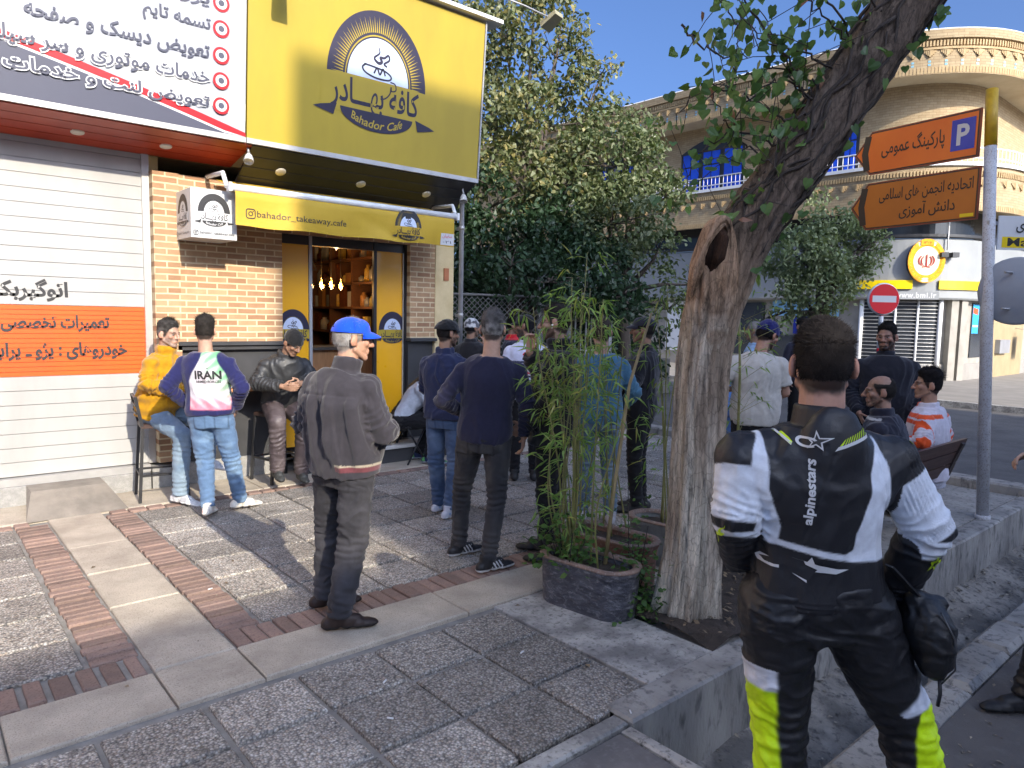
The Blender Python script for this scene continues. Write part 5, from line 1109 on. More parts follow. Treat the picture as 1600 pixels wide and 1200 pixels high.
g = MB(); g.tube([(3.16,2.77,.15),(3.25,2.78,.75),(3.34,2.77,1.33),(3.46,2.72,1.76)], [.013,.012,.010,.007], 8); o = g.build('plant_cane', mat('cane', (.30,.23,.11), (.22,.17,.08), 14, .6), None, (3.16,2.77,.15)); tag(o, 'leaning straw coloured cane stuck in the dark planter', 'cane')
e = empty('young_bamboo', (4.32, 2.60, -.03), 0, 'single green bamboo stem standing right of the old trunk', 'plant'); g = MB(); g.tube([(0,0,0),(.01,.02,.7),(.05,.06,1.4),(.09,.12,1.95)], [.010,.010,.009,.006], 8); P = []; D = []
for k in range(44):
    z = .75+1.15*RNG.random(); p = np.array((.01+.04*z/1.9, .05*z/1.9, z)); a = RNG.random()*6.3; q = p+np.array((math.cos(a), math.sin(a), .5))*(.05+.22*RNG.random()); g.tube([tuple(p), tuple(q)], .0016, 4)
    for w_ in range(3): P.append(q+RNG.normal(size=3)*.015); D.append(np.array((math.cos(a), math.sin(a), -.2))+RNG.normal(size=3)*.5)
g.build('stem', culm_m, e); n = len(P); leaf_mesh('leaves', np.array(P), np.array(D), rdir(n)*.5+TZ, .07+.04*RNG.random(n), .012, lfBam, 'lance', e)
# dropped cigarette ends
g = MB(); g.tube([(-.014,0,.004),(.014,0,.004)], .0042, 8); b0 = None
for i, (x, y, a, lab) in enumerate(((1.66,2.78,.6,'white cigarette end on the pebble slab near the granite strip'), (1.52,2.50,2.2,'white cigarette end at a slab joint in the front paving'), (2.36,1.885,.9,'white cigarette end on the gutter kerb corner'), (1.90,3.48,1.5,'cigarette end beside the capped man\'s shoe'), (2.36,2.60,.3,'cigarette end on the painted concrete edge'), (1.40,4.42,.2,'cigarette end on the right brick band in the sun'))):
    o = g.build('cigarette_end', M['white'], None) if i == 0 else b0.copy()
    if i == 0: b0 = o
    else: COL.objects.link(o)
    o.location = (x, y, .004); o.rotation_euler = (0, 0, a); tag(o, lab, 'cigarette end', 'cigarette ends on the pavement')
# ================================================================== people
A3 = lambda *p: np.array(p, float)
SKIN = mat_attr('skin', .5, .12, 500, .10, .4); CLOTH = mat_attr('woven_cloth', .85, .22, 620, 0, .2, .25, 1.5); DENIM = mat_attr('denim', .85, .3, 520, 0, .2, .1, 1.8)
LEATHER = mat_attr('leather', .48, .22, 300, 0, .45, 0, 2.0, .1); HAIRM = mat_attr('hair_fibre', .8, .5, 300, 0, .15); RUB = mat_attr('shoe_surface', .55, .12, 300, 0, .4)
EYEM = mat_attr('eye_surface', .15, 0, 10, 0, .5)
class Prims:
    def __init__(s): s.V = []; s.F = []; s.n = 0
    def add(s, V, F): s.V.append(np.asarray(V, float)); s.F += [tuple(i+s.n for i in f) for f in F]; s.n += len(V); return s
    def cap(s, p0, p1, r0, r1, n=14, flat0=False, flat1=False, sq=None):
        """round cone; flat ends where cloth ends. sq=(axis, k) squashes across an axis"""
        p0, p1 = np.array(p0, float), np.array(p1, float); d = p1-p0; L = np.linalg.norm(d); d = d/L if L > 1e-6 else A3(0,0,1)
        a = np.cross(d, A3(0,0,1) if abs(d[2]) < .9 else A3(1,0,0)); a /= np.linalg.norm(a); b = np.cross(d, a); prof = []
        if not flat0: prof += [(-r0*math.cos(t), r0*math.sin(t)) for t in (0.25, .6, .95, 1.25)]
        prof += [(0, r0), (L, r1)]
        if not flat1: prof += [(L+r1*math.sin(t), r1*math.cos(t)) for t in (.32, .62, .97, 1.32)]
        th = np.linspace(0, 2*PI, n, endpoint=False); V = []
        for h, r in prof:
            ring = p0+d*h+(a[None]*np.cos(th)[:,None]+b[None]*np.sin(th)[:,None])*r; V.append(ring)
        V = np.concatenate(V)
        if sq is not None: ax, k = sq; ax = np.array(ax, float)/np.linalg.norm(ax); q = (V-p0)@ax; V = V-np.outer(q*(1-k), ax)
        m = len(prof); F = [(i*n+k, i*n+(k+1) % n, (i+1)*n+(k+1) % n, (i+1)*n+k) for i in range(m-1) for k in range(n)]+[tuple(range(n))[::-1], tuple((m-1)*n+k for k in range(n))]
        return s.add(V, F)
    def ell(s, c, r, R=None, n=16, m=10):
        th = np.linspace(0, 2*PI, n, endpoint=False); V = [[0,0,-1]]
        for j in range(1, m): t = -PI/2+PI*j/m; V += [[math.cos(t)*math.cos(q), math.cos(t)*math.sin(q), math.sin(t)] for q in th]
        V += [[0,0,1]]; V = np.array(V)*np.array(r); V = V@(R.T if R is not None else np.eye(3))+np.array(c)
        F = [(0, 1+(k+1) % n, 1+k) for k in range(n)]+[(1+(j-1)*n+k, 1+(j-1)*n+(k+1) % n, 1+j*n+(k+1) % n, 1+j*n+k) for j in range(1, m-1) for k in range(n)]+[(1+(m-2)*n+k, 1+(m-2)*n+(k+1) % n, len(V)-1) for k in range(n)]
        return s.add(V, F)
    def loft(s, secs, n=24, e=2.3):
        th = np.linspace(0, 2*PI, n, endpoint=False); ce = np.sign(np.cos(th))*np.abs(np.cos(th))**(2/e); se = np.sign(np.sin(th))*np.abs(np.sin(th))**(2/e)
        V = np.concatenate([np.array(c)+np.array(ux)[None]*(ce*rx)[:,None]+np.array(uy)[None]*(se*ry)[:,None] for c, ux, uy, rx, ry in secs]); m = len(secs)
        F = [(i*n+k, i*n+(k+1) % n, (i+1)*n+(k+1) % n, (i+1)*n+k) for i in range(m-1) for k in range(n)]+[tuple(range(n))[::-1], tuple((m-1)*n+k for k in range(n))]
        return s.add(V, F)
    def remesh(s, vox, it=3, fac=.5):
        me = bpy.data.meshes.new('tmp'); V = np.concatenate(s.V); me.from_pydata(V.tolist(), [], s.F)
        bm = bmesh.new(); bm.from_mesh(me); bmesh.ops.recalc_face_normals(bm, faces=bm.faces); bm.to_mesh(me); bm.free()
        o = bpy.data.objects.new('tmp', me); COL.objects.link(o); r = o.modifiers.new('r', 'REMESH'); r.mode = 'VOXEL'; r.voxel_size = vox; q = o.modifiers.new('s', 'SMOOTH'); q.iterations = it; q.factor = fac
        dg = bpy.context.evaluated_depsgraph_get(); m2 = bpy.data.meshes.new_from_object(o.evaluated_get(dg)); k = len(m2.vertices)
        W = np.empty(k*3, np.float32); m2.vertices.foreach_get('co', W); Nn = np.empty(k*3, np.float32); m2.vertices.foreach_get('normal', Nn)
        F = np.empty(len(m2.loops), np.int32); m2.loops.foreach_get('vertex_index', F); ok = len(m2.loops) == 4*len(m2.polygons)
        F = F.reshape(-1, 4) if ok else np.array([list(p.vertices) for p in m2.polygons if len(p.vertices) == 4])
        bpy.data.objects.remove(o); bpy.data.meshes.remove(me); bpy.data.meshes.remove(m2); return W.reshape(-1, 3).astype(float), F, Nn.reshape(-1, 3).astype(float)
def rotm(yaw, pitch, roll=0):
    """yaw to the person's right, pitch forward/down, in degrees"""
    return np.array(Matrix.Rotation(math.radians(-yaw), 3, 'Z') @ Matrix.Rotation(math.radians(-pitch), 3, 'X') @ Matrix.Rotation(math.radians(roll), 3, 'Y'))
BASE = dict(pel=(0,0,.96), che=(0,-.01,1.29), nek=(0,-.025,1.485), shR=(.185,-.02,1.425), elR=(.245,-.05,1.14), wrR=(.25,.04,.90), hipR=(.09,0,.92), knR=(.10,.02,.50), anR=(.105,-.02,.09), toeR=(.02,1,0), hdR=None, pnR=(-1,.2,0), cuR=.5)
for k in list(BASE):
    if k.endswith('R'):
        v = BASE[k]; BASE[k[:-1]+'L'] = (-v[0],)+tuple(v[1:]) if isinstance(v, tuple) else v
def sit(seat=.45, lean=12, spread=.13, fl=.42, drop=None, kf=.40):
    s, c = math.sin(math.radians(lean)), math.cos(math.radians(lean)); p = seat+.10; J = dict(pel=(0,-.02,p), che=(0,-.02+.34*s,p+.33*c), nek=(0,-.03+.55*s,p+.53*c))
    for sd, sg in (('R', 1), ('L', -1)):
        J['sh'+sd] = (sg*.185,-.03+.49*s,p+.47*c); J['hip'+sd] = (sg*.09,.0,p-.03); J['kn'+sd] = (sg*spread,kf,p+.0); J['an'+sd] = (sg*spread,fl,max(.09, p-.43)); J['el'+sd] = (sg*.25,.02+.35*s,p+.22*c); J['wr'+sd] = (sg*.13,.24+.3*s,p+.10)
    return J
TT = [0,.12,.22,.36,.50,.66,.80,.90,.96,1.0]
RX = [.125,.160,.172,.163,.153,.166,.180,.172,.130,.066]; RY = [.105,.112,.118,.108,.104,.114,.118,.098,.080,.062]
def torso_secs(J, infl=0, t0=0, t1=1, fat=1, boxy=0, belly=0, n=16):
    pts = [J['pel']+ (J['pel']-J['che'])/np.linalg.norm(J['pel']-J['che'])*.14, J['pel'], (J['pel']+J['che'])/2, J['che'], J['nek']]; kt = [0, .22, .48, .76, 1.0]
    hx = J['hipR']-J['hipL']; hx /= np.linalg.norm(hx); sx = J['shR']-J['shL']; sx /= np.linalg.norm(sx); out = []
    cm = np.array(catmull(pts, 8)); ct = np.interp(np.linspace(0, 4, len(cm)), range(5), kt)
    for t in np.linspace(t0, t1, n):
        c = np.array([np.interp(t, ct, cm[:,k]) for k in range(3)]); c2 = np.array([np.interp(t+.02, ct, cm[:,k]) for k in range(3)]); c1 = np.array([np.interp(t-.02, ct, cm[:,k]) for k in range(3)]); ax = c2-c1
        if np.linalg.norm(ax) < 1e-6: ax = A3(0,0,1)
        ax = ax/np.linalg.norm(ax); f = smst(.25, .7, np.array([t]))[0]; ux = hx*(1-f)+sx*f; ux = ux-ax*ux.dot(ax); ux /= np.linalg.norm(ux); uy = np.cross(ax, ux)
        rx = max(np.interp(t, TT, RX)*fat, boxy if t < .8 else 0)+infl; ry = max(np.interp(t, TT, RY)*fat, boxy*.68 if t < .8 else 0)+infl; bl = belly*math.exp(-((t-.42)/.2)**2)
        out.append((c+uy*bl*.6, ux, uy, rx+bl*.4, ry+bl))
    return out
def hand_prims(P, w, d, pn, side, curl, k=1.0):
    d = d/np.linalg.norm(d); pn = pn-d*pn.dot(d); pn /= np.linalg.norm(pn); th = np.cross(d, pn)*side; th /= np.linalg.norm(th)    # th: towards the thumb
    for j, o in enumerate((-.030, -.011, .009, .028)): P.cap(w+th*o*.5*k, w+d*.088*k+th*o*k, .0145*k, .0115*k, 8, sq=(pn, .85))
    P.cap(w+d*.02*k+th*.0, w+d*.07*k, .021*k, .023*k, 10, sq=(pn, .6))
    for j, (o, L) in enumerate(((-.030, .060), (-.011, .074), (.009, .080), (.028, .070))):
        p = w+d*.090*k+th*o*k; cu = curl*(1.15-.12*j); ang = 0; r = .0088*k
        for sgi, fr in enumerate((.45, .31, .26)):
            ang += cu*(.75 if sgi == 0 else .85); dv = d*math.cos(ang)+pn*math.sin(ang); q = p+dv*L*fr*k; P.cap(p, q, r, r*.90, 8); p = q; r *= .92
    p = w+d*.022*k+th*.020*k; a1 = (d*.62+th*.72+pn*.25); a1 /= np.linalg.norm(a1); q = p+a1*.045*k; P.cap(p, q, .0145*k, .0115*k, 8); a2 = d*.85+th*.32+pn*(.25+curl*.4); a2 /= np.linalg.norm(a2); q2 = q+a2*.032*k; P.cap(q, q2, .0108*k, .0098*k, 8); P.cap(q2, q2+(a2+pn*.2)*.020*k, .0098*k, .008*k, 8)
HAIRLINE = ([-.11,-.06,-.02,.015,.035,.055,.075,.10], [-.085,-.072,-.052,-.018,.015,.052,.072,.078])
def hair_mask(q, recede=0):
    zz = np.interp(q[:,1], *HAIRLINE)+recede*smst(.02, .08, q[:,1])*(1-.4*smst(.0, .03, np.abs(q[:,0]))); return q[:,2]-zz
def head_prims(P, c, R, k, nose=1.0):
    T = lambda *p: c+R@(np.array(p)*k); e = lambda p, r: P.ell(T(*p), np.array(r)*k, R)
    e((0,-.014,.036), (.076,.096,.083)); e((0,.022,-.026), (.061,.066,.078)); e((0,-.03,-.03), (.058,.06,.06)); e((0,.066,-.096), (.026,.021,.019))
    for s in (1, -1):
        P.cap(T(s*.054,.0,-.05), T(s*.018,.064,-.096), .018*k, .017*k, 10); P.cap(T(s*.040,.074,.022), T(s*.010,.084,.020), .011*k, .012*k, 8); e((s*.041,.060,-.016), (.022,.022,.022)); e((s*.012,.096,-.030), (.0085,.010,.008))
        Re = R@np.array(Matrix.Rotation(s*.32, 3, 'Z') @ Matrix.Rotation(-.18, 3, 'X')); P.ell(T(s*.080,-.014,-.004), np.array((.0105,.021,.033))*k, Re); P.ell(T(s*.074,.0,-.022), np.array((.008,.010,.014))*k, R)
    P.cap(T(0,.088,.016), T(0,.109*nose,-.027), .0085*k, .0125*k, 10); P.cap(T(-.018,.082,-.056), T(.018,.082,-.056), .0085*k, .0085*k, 8); P.cap(T(-.014,.080,-.067), T(.014,.080,-.067), .0095*k, .0095*k, 8); e((0,.074,-.06), (.032,.016,.026))
def head_cols(q, c, skin, hair, beard, bcol, stub, recede, bald):
    """q head-local coordinates; paint is the person's own colouring"""
    sk = np.array(skin); red = sk*np.array((1.07,.86,.81)); n = len(q)
    c = c+(red-sk)*(.55*np.exp(-(((np.abs(q[:,0])-.04)/.02)**2+((q[:,2]+.02)/.02)**2))*(q[:,1] > .03)+.6*np.exp(-((q[:,2]+.03)/.016)**2-(q[:,0]/.02)**2)*(q[:,1] > .08)+.5*(np.abs(q[:,0]) > .078))[:,None]
    lip = np.exp(-(q[:,0]/(.021 if beard < .8 else .016))**4-((q[:,2]+.0605)/.0105)**2)*(q[:,1] > .07); c = c+(sk*np.array((.82,.56,.52))-c)*np.clip(lip*(.9 if beard < .5 else .55), 0, 1)[:,None]
    sock = np.exp(-(((np.abs(q[:,0])-.031)/.016)**2+((q[:,2]-.004)/.012)**2))*(q[:,1] > .05); c = c*(1-.30*sock)[:,None]  # skin colour multiplied darker in the eye sockets
    brow = np.exp(-(((np.abs(q[:,0])-.031)/.019)**4+((q[:,2]-.024+.10*np.abs(np.abs(q[:,0])-.03))/.0058)**2))*(q[:,1] > .05); c = c+(np.array(hair)*.9-c)*np.clip(brow, 0, .95)[:,None]
    if beard > 0:
        b = smst(-.018, -.038, q[:,2]+.02*(np.abs(q[:,0])-.05)/.03*(q[:,1] < .03))*smst(-.012, .006, q[:,1]+.5*(-.03-q[:,2])*.3)*(1-np.clip(lip*1.4, 0, 1)); 
        cheek = smst(.030, .045, np.abs(q[:,0]))+smst(-.066, -.078, q[:,2])+np.exp(-((q[:,2]+.044)/.009)**2)*(np.abs(q[:,0]) < .034)*(q[:,1] > .07); b *= np.clip(cheek, 0, 1); nz = (.75 if beard < .9 else .9)+(.35 if beard < .9 else .12)*fbm(q*90, 2)
        c = c+(np.array(bcol)-c)*np.clip(b*beard*nz, 0, 1)[:,None]
    if stub == 'moustache':
        b = np.exp(-((q[:,2]+.045)/.009)**2-(q[:,0]/.032)**4)*(q[:,1] > .07); c = c+(np.array(bcol)-c)*np.clip(b*1.3, 0, 1)[:,None]
    if hair is not None:
        m = smst(-.012, .012, hair_mask(q, recede)+.006*fbm(q*60, 2))
        if bald: m *= 1-.85*smst(.03, .07, q[:,2]-.25*q[:,1]*0+.0)*(q[:,1] > -.09)
        m *= 1-smst(.070, .076, np.abs(q[:,0]))*smst(.04, .03, q[:,2])*(q[:,1] > -.045)
        c = c+(np.array(hair)*.8-c)*(m*.93)[:,None]
    return c
def hair_mesh(root, c, R, k, col, thick, top, strands, slen, recede=0, bald=False, side=.35, grey=0, seed=0, spike=0):
    nu, nv = 72, 44; u = np.linspace(0, 2*PI, nu, endpoint=False); v = np.linspace(-.62, PI/2, nv); uu, vv = np.meshgrid(u, v); d = np.stack([np.cos(vv)*np.sin(uu), np.cos(vv)*np.cos(uu), np.sin(vv)], -1).reshape(-1, 3)
    q = d*np.array((.0772,.0975,.098))+A3(0,-.0135,.021); mk = hair_mask(q, recede)+.006*fbm(q*70+seed, 2)
    tt = side+(1-side)*smst(.02, .075, q[:,2]); t = thick*tt*smst(-.006, .03, mk)+top*smst(.05, .11, q[:,2])*smst(-.004, .03, mk)
    t *= 1+.30*fbm(q*38+seed, 2)
    if bald: t *= 1-smst(.045, .075, q[:,2])*smst(-.08, -.05, q[:,1]) 
    q2 = q+d*t[:,None]-d*.003; i = np.arange(nv-1)[:,None]*nu; kk = np.arange(nu)[None]; F = np.stack([i+kk, i+(kk+1) % nu, i+nu+(kk+1) % nu, i+nu+kk], -1).reshape(-1, 4)
    ear = (np.abs(q[:,0]) > .060) & (q[:,1] > -.030) & (q[:,2] < .030); keep = (mk[F].mean(1) > -.004) & ~ear[F].any(1) & ((t[F].mean(1) > .0015) if bald else True); F = F[keep]
    def colr(p, n): 
        b = np.array(col)*(1+.35*fbm(p*np.array((50, 16, 50))+seed, 2))[:,None]; 
        if grey: g_ = np.clip(grey*(.6+.7*fbm(p*40+9, 2))*(1.25-smst(.0, .09, p[:,2])), 0, 1); b = b+(A3(.36,.34,.32)-b)*g_[:,None]
        return np.clip(b, .003, 1)
    C = colr(q2, d)
    if strands:
        f = RNG.integers(0, len(F), strands); w_ = RNG.random((strands, 2)); P0 = q2[F[f,0]]*(1-w_[:,:1])+q2[F[f,2]]*w_[:,:1]; D0 = unit(d[F[f,0]]); m0 = t[F[f,0]]
        flow = np.stack([RNG.normal(size=strands)*.25, np.full(strands, .15)+.5*(P0[:,2] > .07)*(1 if spike >= 0 else -1), -.55*(P0[:,2] < .06).astype(float)], 1); dd = unit(D0*(.22+.5*spike)+flow+RNG.normal(size=(strands, 3))*.22)
        Ls = slen*(.4+.8*RNG.random(strands))*np.clip(m0/(thick*.6+1e-6), .3, 1.3); sd = unit(np.cross(dd, D0)+1e-5)*.0009; B = P0+dd*Ls[:,None]
        S = np.stack([P0-sd, P0+sd, B+sd*.25, B-sd*.25], 1).reshape(-1, 3); F = np.concatenate([F, np.arange(strands*4).reshape(-1, 4)+len(q2)]); C = np.concatenate([C, np.repeat(colr(P0, D0)*(.7+.6*RNG.random(strands))[:,None], 4, 0)]); q2 = np.concatenate([q2, S])
    return mesh_np('hair', c+(q2*k)@R.T, F, HAIRM, root, col=C)
def cap_mesh(root, c, R, k, col, kind='cap', col2=None, yaw=0):
    q = np.array(Matrix.Rotation(math.radians(-yaw), 3, 'Z')); nu, nv = 64, 24; lo = {'cap': .10, 'beanie': -.16, 'flat': .05}[kind]; u = np.linspace(0, 2*PI, nu, endpoint=False); v = np.linspace(lo, PI/2, nv); uu, vv = np.meshgrid(u, v)
    d = np.stack([np.cos(vv)*np.sin(uu), np.cos(vv)*np.cos(uu), np.sin(vv)], -1).reshape(-1, 3); r = {'cap': (.089,.110,.094), 'beanie': (.087,.107,.106), 'flat': (.096,.116,.098)}[kind]; p = d*np.array(r)+A3(0,-.014,.030)
    if kind == 'cap': p[:,2] += .012*smst(.3, .9, d[:,1])*smst(.2, .5, d[:,2])*1.2; p *= (1-.02*np.exp(-((uu.ravel() % (PI/3)-PI/6)/.05)**2)*0)[:,None]
    if kind != 'cap': p += d*(.004*fbm(p*45, 2))[:,None]
    if kind == 'flat': p[:,1] += .012*smst(.05, .1, p[:,2]); p[:,2] -= .012*smst(.0, .12, p[:,1])
    i = np.arange(nv-1)[:,None]*nu; kk = np.arange(nu)[None]; F = np.stack([i+kk, i+(kk+1) % nu, i+nu+(kk+1) % nu, i+nu+kk], -1).reshape(-1, 4)
    if kind == 'cap':
        cc = p[F].mean(1); F = F[~((cc[:,1] < -.07) & (np.abs(cc[:,0]) < .036) & (cc[:,2] < .085-.8*np.abs(cc[:,0])) & (cc[:,2] > .060))]
    inner = p-d*.004; n = len(p); Fi = F[:,::-1]+n; V = np.concatenate([p, inner]); C = np.tile(np.array(col), (2*n, 1)); seam = np.exp(-(((uu.ravel()+.0) % (PI/3)-PI/6)/.03)**2)*(vv.ravel() < 1.3)
    C[:n] *= (1-.25*seam*(kind == 'cap'))[:,None]
    if col2 is not None: C[:n] = C[:n]+(np.array(col2)-C[:n])*smst(-.15, .25, fbm(p*24+3, 2))[:,None]
    T = lambda a: c+((a@q.T)*k)@R.T
    o = mesh_np({'cap': 'cap', 'beanie': 'beanie', 'flat': 'flat_cap'}[kind], T(V), np.concatenate([F, Fi]), CLOTH, root, col=C)
    if kind in ('cap', 'flat'):
        a, b = 17, 9; V = []; L, Wd = (.075, .078) if kind == 'cap' else (.035, .085)
        for top_ in (0, 1):
            for i in range(a):
                t = -1+2*i/(a-1); x0 = Wd*t; y0 = .093*math.sqrt(max(0, 1-(t*.86)**2))-.012; y1 = y0+L*math.sqrt(max(0, 1-abs(t)**2.6))
                for j in range(b): f = j/(b-1); V.append((x0, y0+(y1-y0)*f, .053-.014*t*t-.016*f-.012*f*f-.0035*top_))
        F = []
        for i in range(a-1):
            for j in range(b-1): z = i*b+j; F += [(z, z+b, z+b+1, z+1), (a*b+z+1, a*b+z+b+1, a*b+z+b, a*b+z)]
        for i in range(a-1): z = i*b+b-1; F.append((z, z+b, a*b+z+b, a*b+z))
        mesh_np('visor', T(np.array(V)), F, CLOTH, root, col=np.tile(np.array(col)*.95, (len(V), 1)))
    return o
def wrinkle(V, Nn, amp, fr, seed, stretch=(1,1,1.6)):
    q = V*np.array(stretch)*fr+seed; wv = np.stack([fbm(q*.5+3, 2), fbm(q*.5+11, 2), fbm(q*.5+23, 2)], 1)*1.1; r = np.maximum(1-np.abs(vn(q+wv))*2.6, -.5); r2 = np.maximum(1-np.abs(vn(q*2.1+wv*1.6+5))*2.6, -.6); r3 = 1-np.abs(vn(q*np.array((3.6,3.6,5))+wv*2+9))*2
    return V+Nn*(amp*(.95*r+.34*r2+.14*r3-.15))[:,None]
PEOPLE = {}
def person(label, xy, a, H=1.75, z0=0, J=None, fat=1.0, belly=0, top=None, legs=None, shoes=None, head=None, hair=None, vox=.0085, hvox=.0062, hands='LR', group=None):
    ph = math.radians(49.1-a)-PI/2; root = empty('person', (xy[0], xy[1], z0), ph, label, 'person', group); k = H/1.75
    D = dict(BASE); D.update(J or {}); Jn = {q: (np.array(v, float)*(k if q[:2] not in ('to', 'pn', 'hd') else 1) if isinstance(v, (tuple, list)) else v) for q, v in D.items()}
    ln = (J or {}).get('lean', 0)
    for q in list(Jn):
        if q[:2] not in ('to', 'pn', 'hd', 'cu', 'le') and ln: Jn[q] = Jn[q]+A3(ln*k*np.clip((Jn[q][2]/k-.1)/1.4, 0, 1), 0, 0)
    up_ = (Jn['nek']-Jn['che'])/np.linalg.norm(Jn['nek']-Jn['che'])
    for s_, g_ in (('R', 1), ('L', -1)): Jn['sh'+s_] = Jn['sh'+s_]-up_*.056*k+(Jn['sh'+('L' if s_ == 'R' else 'R')]-Jn['sh'+s_])*.03
    top = dict(top or {}); legs = dict(legs or {}); shoes = dict(shoes or {}); head = dict(head or {}); hair = dict(hair or {}); seed = len(PEOPLE)*3.7
    R = rotm(head.get('yaw', 0), head.get('pitch', 0), head.get('roll', 0)); p_ = math.radians(head.get('pitch', 0)); ax = Jn['nek']-Jn['che']; ax /= np.linalg.norm(ax)
    hc = Jn['nek']+ax*.02*k+R@(A3(0,.028,.148)*k) if 'off' not in head else Jn['nek']+R@(np.array(head['off'])*k); kh = k*head.get('size', 1.0)
    skin = np.array(head.get('skin', (.42,.25,.17)))
    # ---- body: one continuous skin
    P = Prims(); head_prims(P, hc, R, kh, head.get('nose', 1)); P.cap(Jn['nek']-ax*.05, hc+R@(A3(0,-.020,-.055)*kh), .062*k*head.get('neck', 1), .056*k*head.get('neck', 1), 16)
    P.loft(torso_secs(Jn, -.016, 0, .985, fat)); bare = top.get('bare', 0)
    for s, sg in (('R', 1), ('L', -1)):
        P.cap(Jn['sh'+s], Jn['el'+s], .046*k, .040*k); P.cap(Jn['el'+s], Jn['wr'+s], .040*k, .0265*k, sq=None); P.cap(Jn['nek']-ax*.06, Jn['sh'+s], .04*k, .045*k)
        P.cap(Jn['hip'+s], Jn['kn'+s], .070*k, .048*k); P.cap(Jn['kn'+s], Jn['an'+s], .046*k, .034*k); t = Jn['toe'+s]/np.linalg.norm(Jn['toe'+s]); P.cap(Jn['an'+s]-t*.02-A3(0,0,.03), Jn['an'+s]+t*.13-A3(0,0,.055), .03*k, .025*k)
        if s in hands:
            d = Jn['hd'+s] if Jn['hd'+s] is not None else Jn['wr'+s]-Jn['el'+s]; d = np.array(d, float); d /= np.linalg.norm(d); hand_prims(P, Jn['wr'+s]+d*.01, d, np.array(Jn['pn'+s], float), sg, Jn['cu'+s], k)
    V, F, Nn = P.remesh(hvox, 2); q = (V-hc)@R/kh; C = np.tile(skin, (len(V), 1)); C *= (1+.08*fbm(V*30, 2))[:,None]; near = (np.linalg.norm(q*np.array((1,1,.85)), axis=1) < .145)
    hcol = hair.get('col', (.018,.014,.012)); C[near] = head_cols(q[near], C[near], skin, hcol, head.get('beard', 0), head.get('bcol', hcol), head.get('stub'), hair.get('recede', 0), hair.get('bald', False))
    mesh_np('body', V, F, SKIN, root, col=np.clip(C, .003, 1))
    if head.get('eyes', True):
        for s in (1, -1):
            E_ = Prims(); E_.ell((0,0,0), (.0125,.0125,.0125), None, 14, 12); W = np.concatenate(E_.V); d_ = W[:,1]; c = np.where((d_ > .0105)[:,None], A3(.012,.008,.006), A3(.24,.22,.20)); W2 = hc+((W*np.array((1.1,1,.50))+A3(s*.0305,.0735,.004))*kh)@R.T
            m_ = MB(); m_.add(W2.tolist(), E_.F, 0, True); o = m_.build('eye', EYEM, root); at = o.data.color_attributes.new('col', 'FLOAT_COLOR', 'POINT'); at.data.foreach_set('color', np.concatenate([c, np.ones((len(c), 1))], 1).astype(np.float32).ravel())
    if hair.get('show', True): hair_mesh(root, hc, R, kh, hcol, hair.get('thick', .010), hair.get('top', .012), hair.get('strands', 900), hair.get('len', .018), hair.get('recede', 0), hair.get('bald', False), hair.get('side', .35), hair.get('grey', 0), seed, hair.get('spike', 0))
    if 'cap' in head: cap_mesh(root, hc, R, kh, *head['cap'])
    # ---- upper garment
    e = top.get('e', .014); t0 = top.get('hem', .10); boxy = top.get('boxy', 0)*k; P = Prims(); P.loft(torso_secs(Jn, e, t0, .985, fat, boxy, belly*k, 18), 28)
    sr, er, cr = top.get('sleeve', (.066, .056, .043)); col_h = top.get('collar', 0)
    for s, sg in (('R', 1), ('L', -1)):
        sh, el, wr = Jn['sh'+s], Jn['el'+s], Jn['wr'+s]; P.cap(Jn['nek']-ax*.055*k, sh, .054*k+e*.4, sr*.90*k); dn = sh-Jn['che']
        P.cap(sh, Jn['che']+(sh-Jn['che'])*.62-ax*.02, sr*k, .10*k*fat)
        if top.get('short'): m_ = sh+(el-sh)*top['short']; P.cap(sh, m_, sr*k, (er+.008)*k, 16, flat1=True)
        else: P.cap(sh, el, sr*.92*k, er*k, 16); w2 = wr+(el-wr)*top.get('cuffback', .06); P.cap(el, w2, er*k, cr*k, 16, flat1=True)
    if col_h: P.cap(Jn['nek']-ax*.05*k, Jn['nek']+ax*col_h*k*.9+R@A3(0,.004,0), .086*k, .076*k, 20, flat1=True)
    for x in top.get('extra', []): x(P, Jn, k)
    V, F, Nn = P.remesh(vox, top.get('smooth', 4)); V0 = V; V = wrinkle(V@np.array(((1.25,0,.25),(0,1.25,.25),(-.55,-.2,.72))).T, Nn, top.get('amp', .006), top.get('fr', 8), seed, (1,1,1))-V@np.array(((1.25,0,.25),(0,1.25,.25),(-.55,-.2,.72))).T+V
    for s in 'RL':
        sh, el, wr = Jn['sh'+s], Jn['el'+s], Jn['wr'+s]; d1 = el-sh; d2 = wr-el; t1 = np.clip((V0-sh)@d1/d1.dot(d1), 0, 1); t2 = np.clip((V0-el)@d2/d2.dot(d2), 0, 1); r1 = np.linalg.norm(V0-sh-np.outer(t1, d1), axis=1); r2 = np.linalg.norm(V0-el-np.outer(t2, d2), axis=1); ta = np.where(r2 < r1, 1+t2, t1); ra = np.minimum(r1, r2)
        m_ = smst(.12*k, .09*k, ra)*smst(.25, .6, ta)*(.35+np.exp(-((ta-1.05)/.32)**2)+.7*np.exp(-((ta-1.9)/.2)**2)); ph_ = ta*19+2.6*fbm(V0*9+seed, 2)+(V0[:,1]-el[1])*14; V = V+Nn*(top.get('amp', .006)*.85*m_*(1-np.abs(np.sin(ph_))*1.7))[:,None]
    if 'post' in top: V = top['post'](V, Nn, Jn, k)
    cf = top.get('cf'); C = cf(V/k, Jn) if cf else np.tile(np.array(top.get('col', (.05,.05,.06))), (len(V), 1)); nm = top.get('name', 'jacket'); jk = mesh_np(nm, V, F, top.get('mat', CLOTH), root, col=np.clip(C, 0, 1))
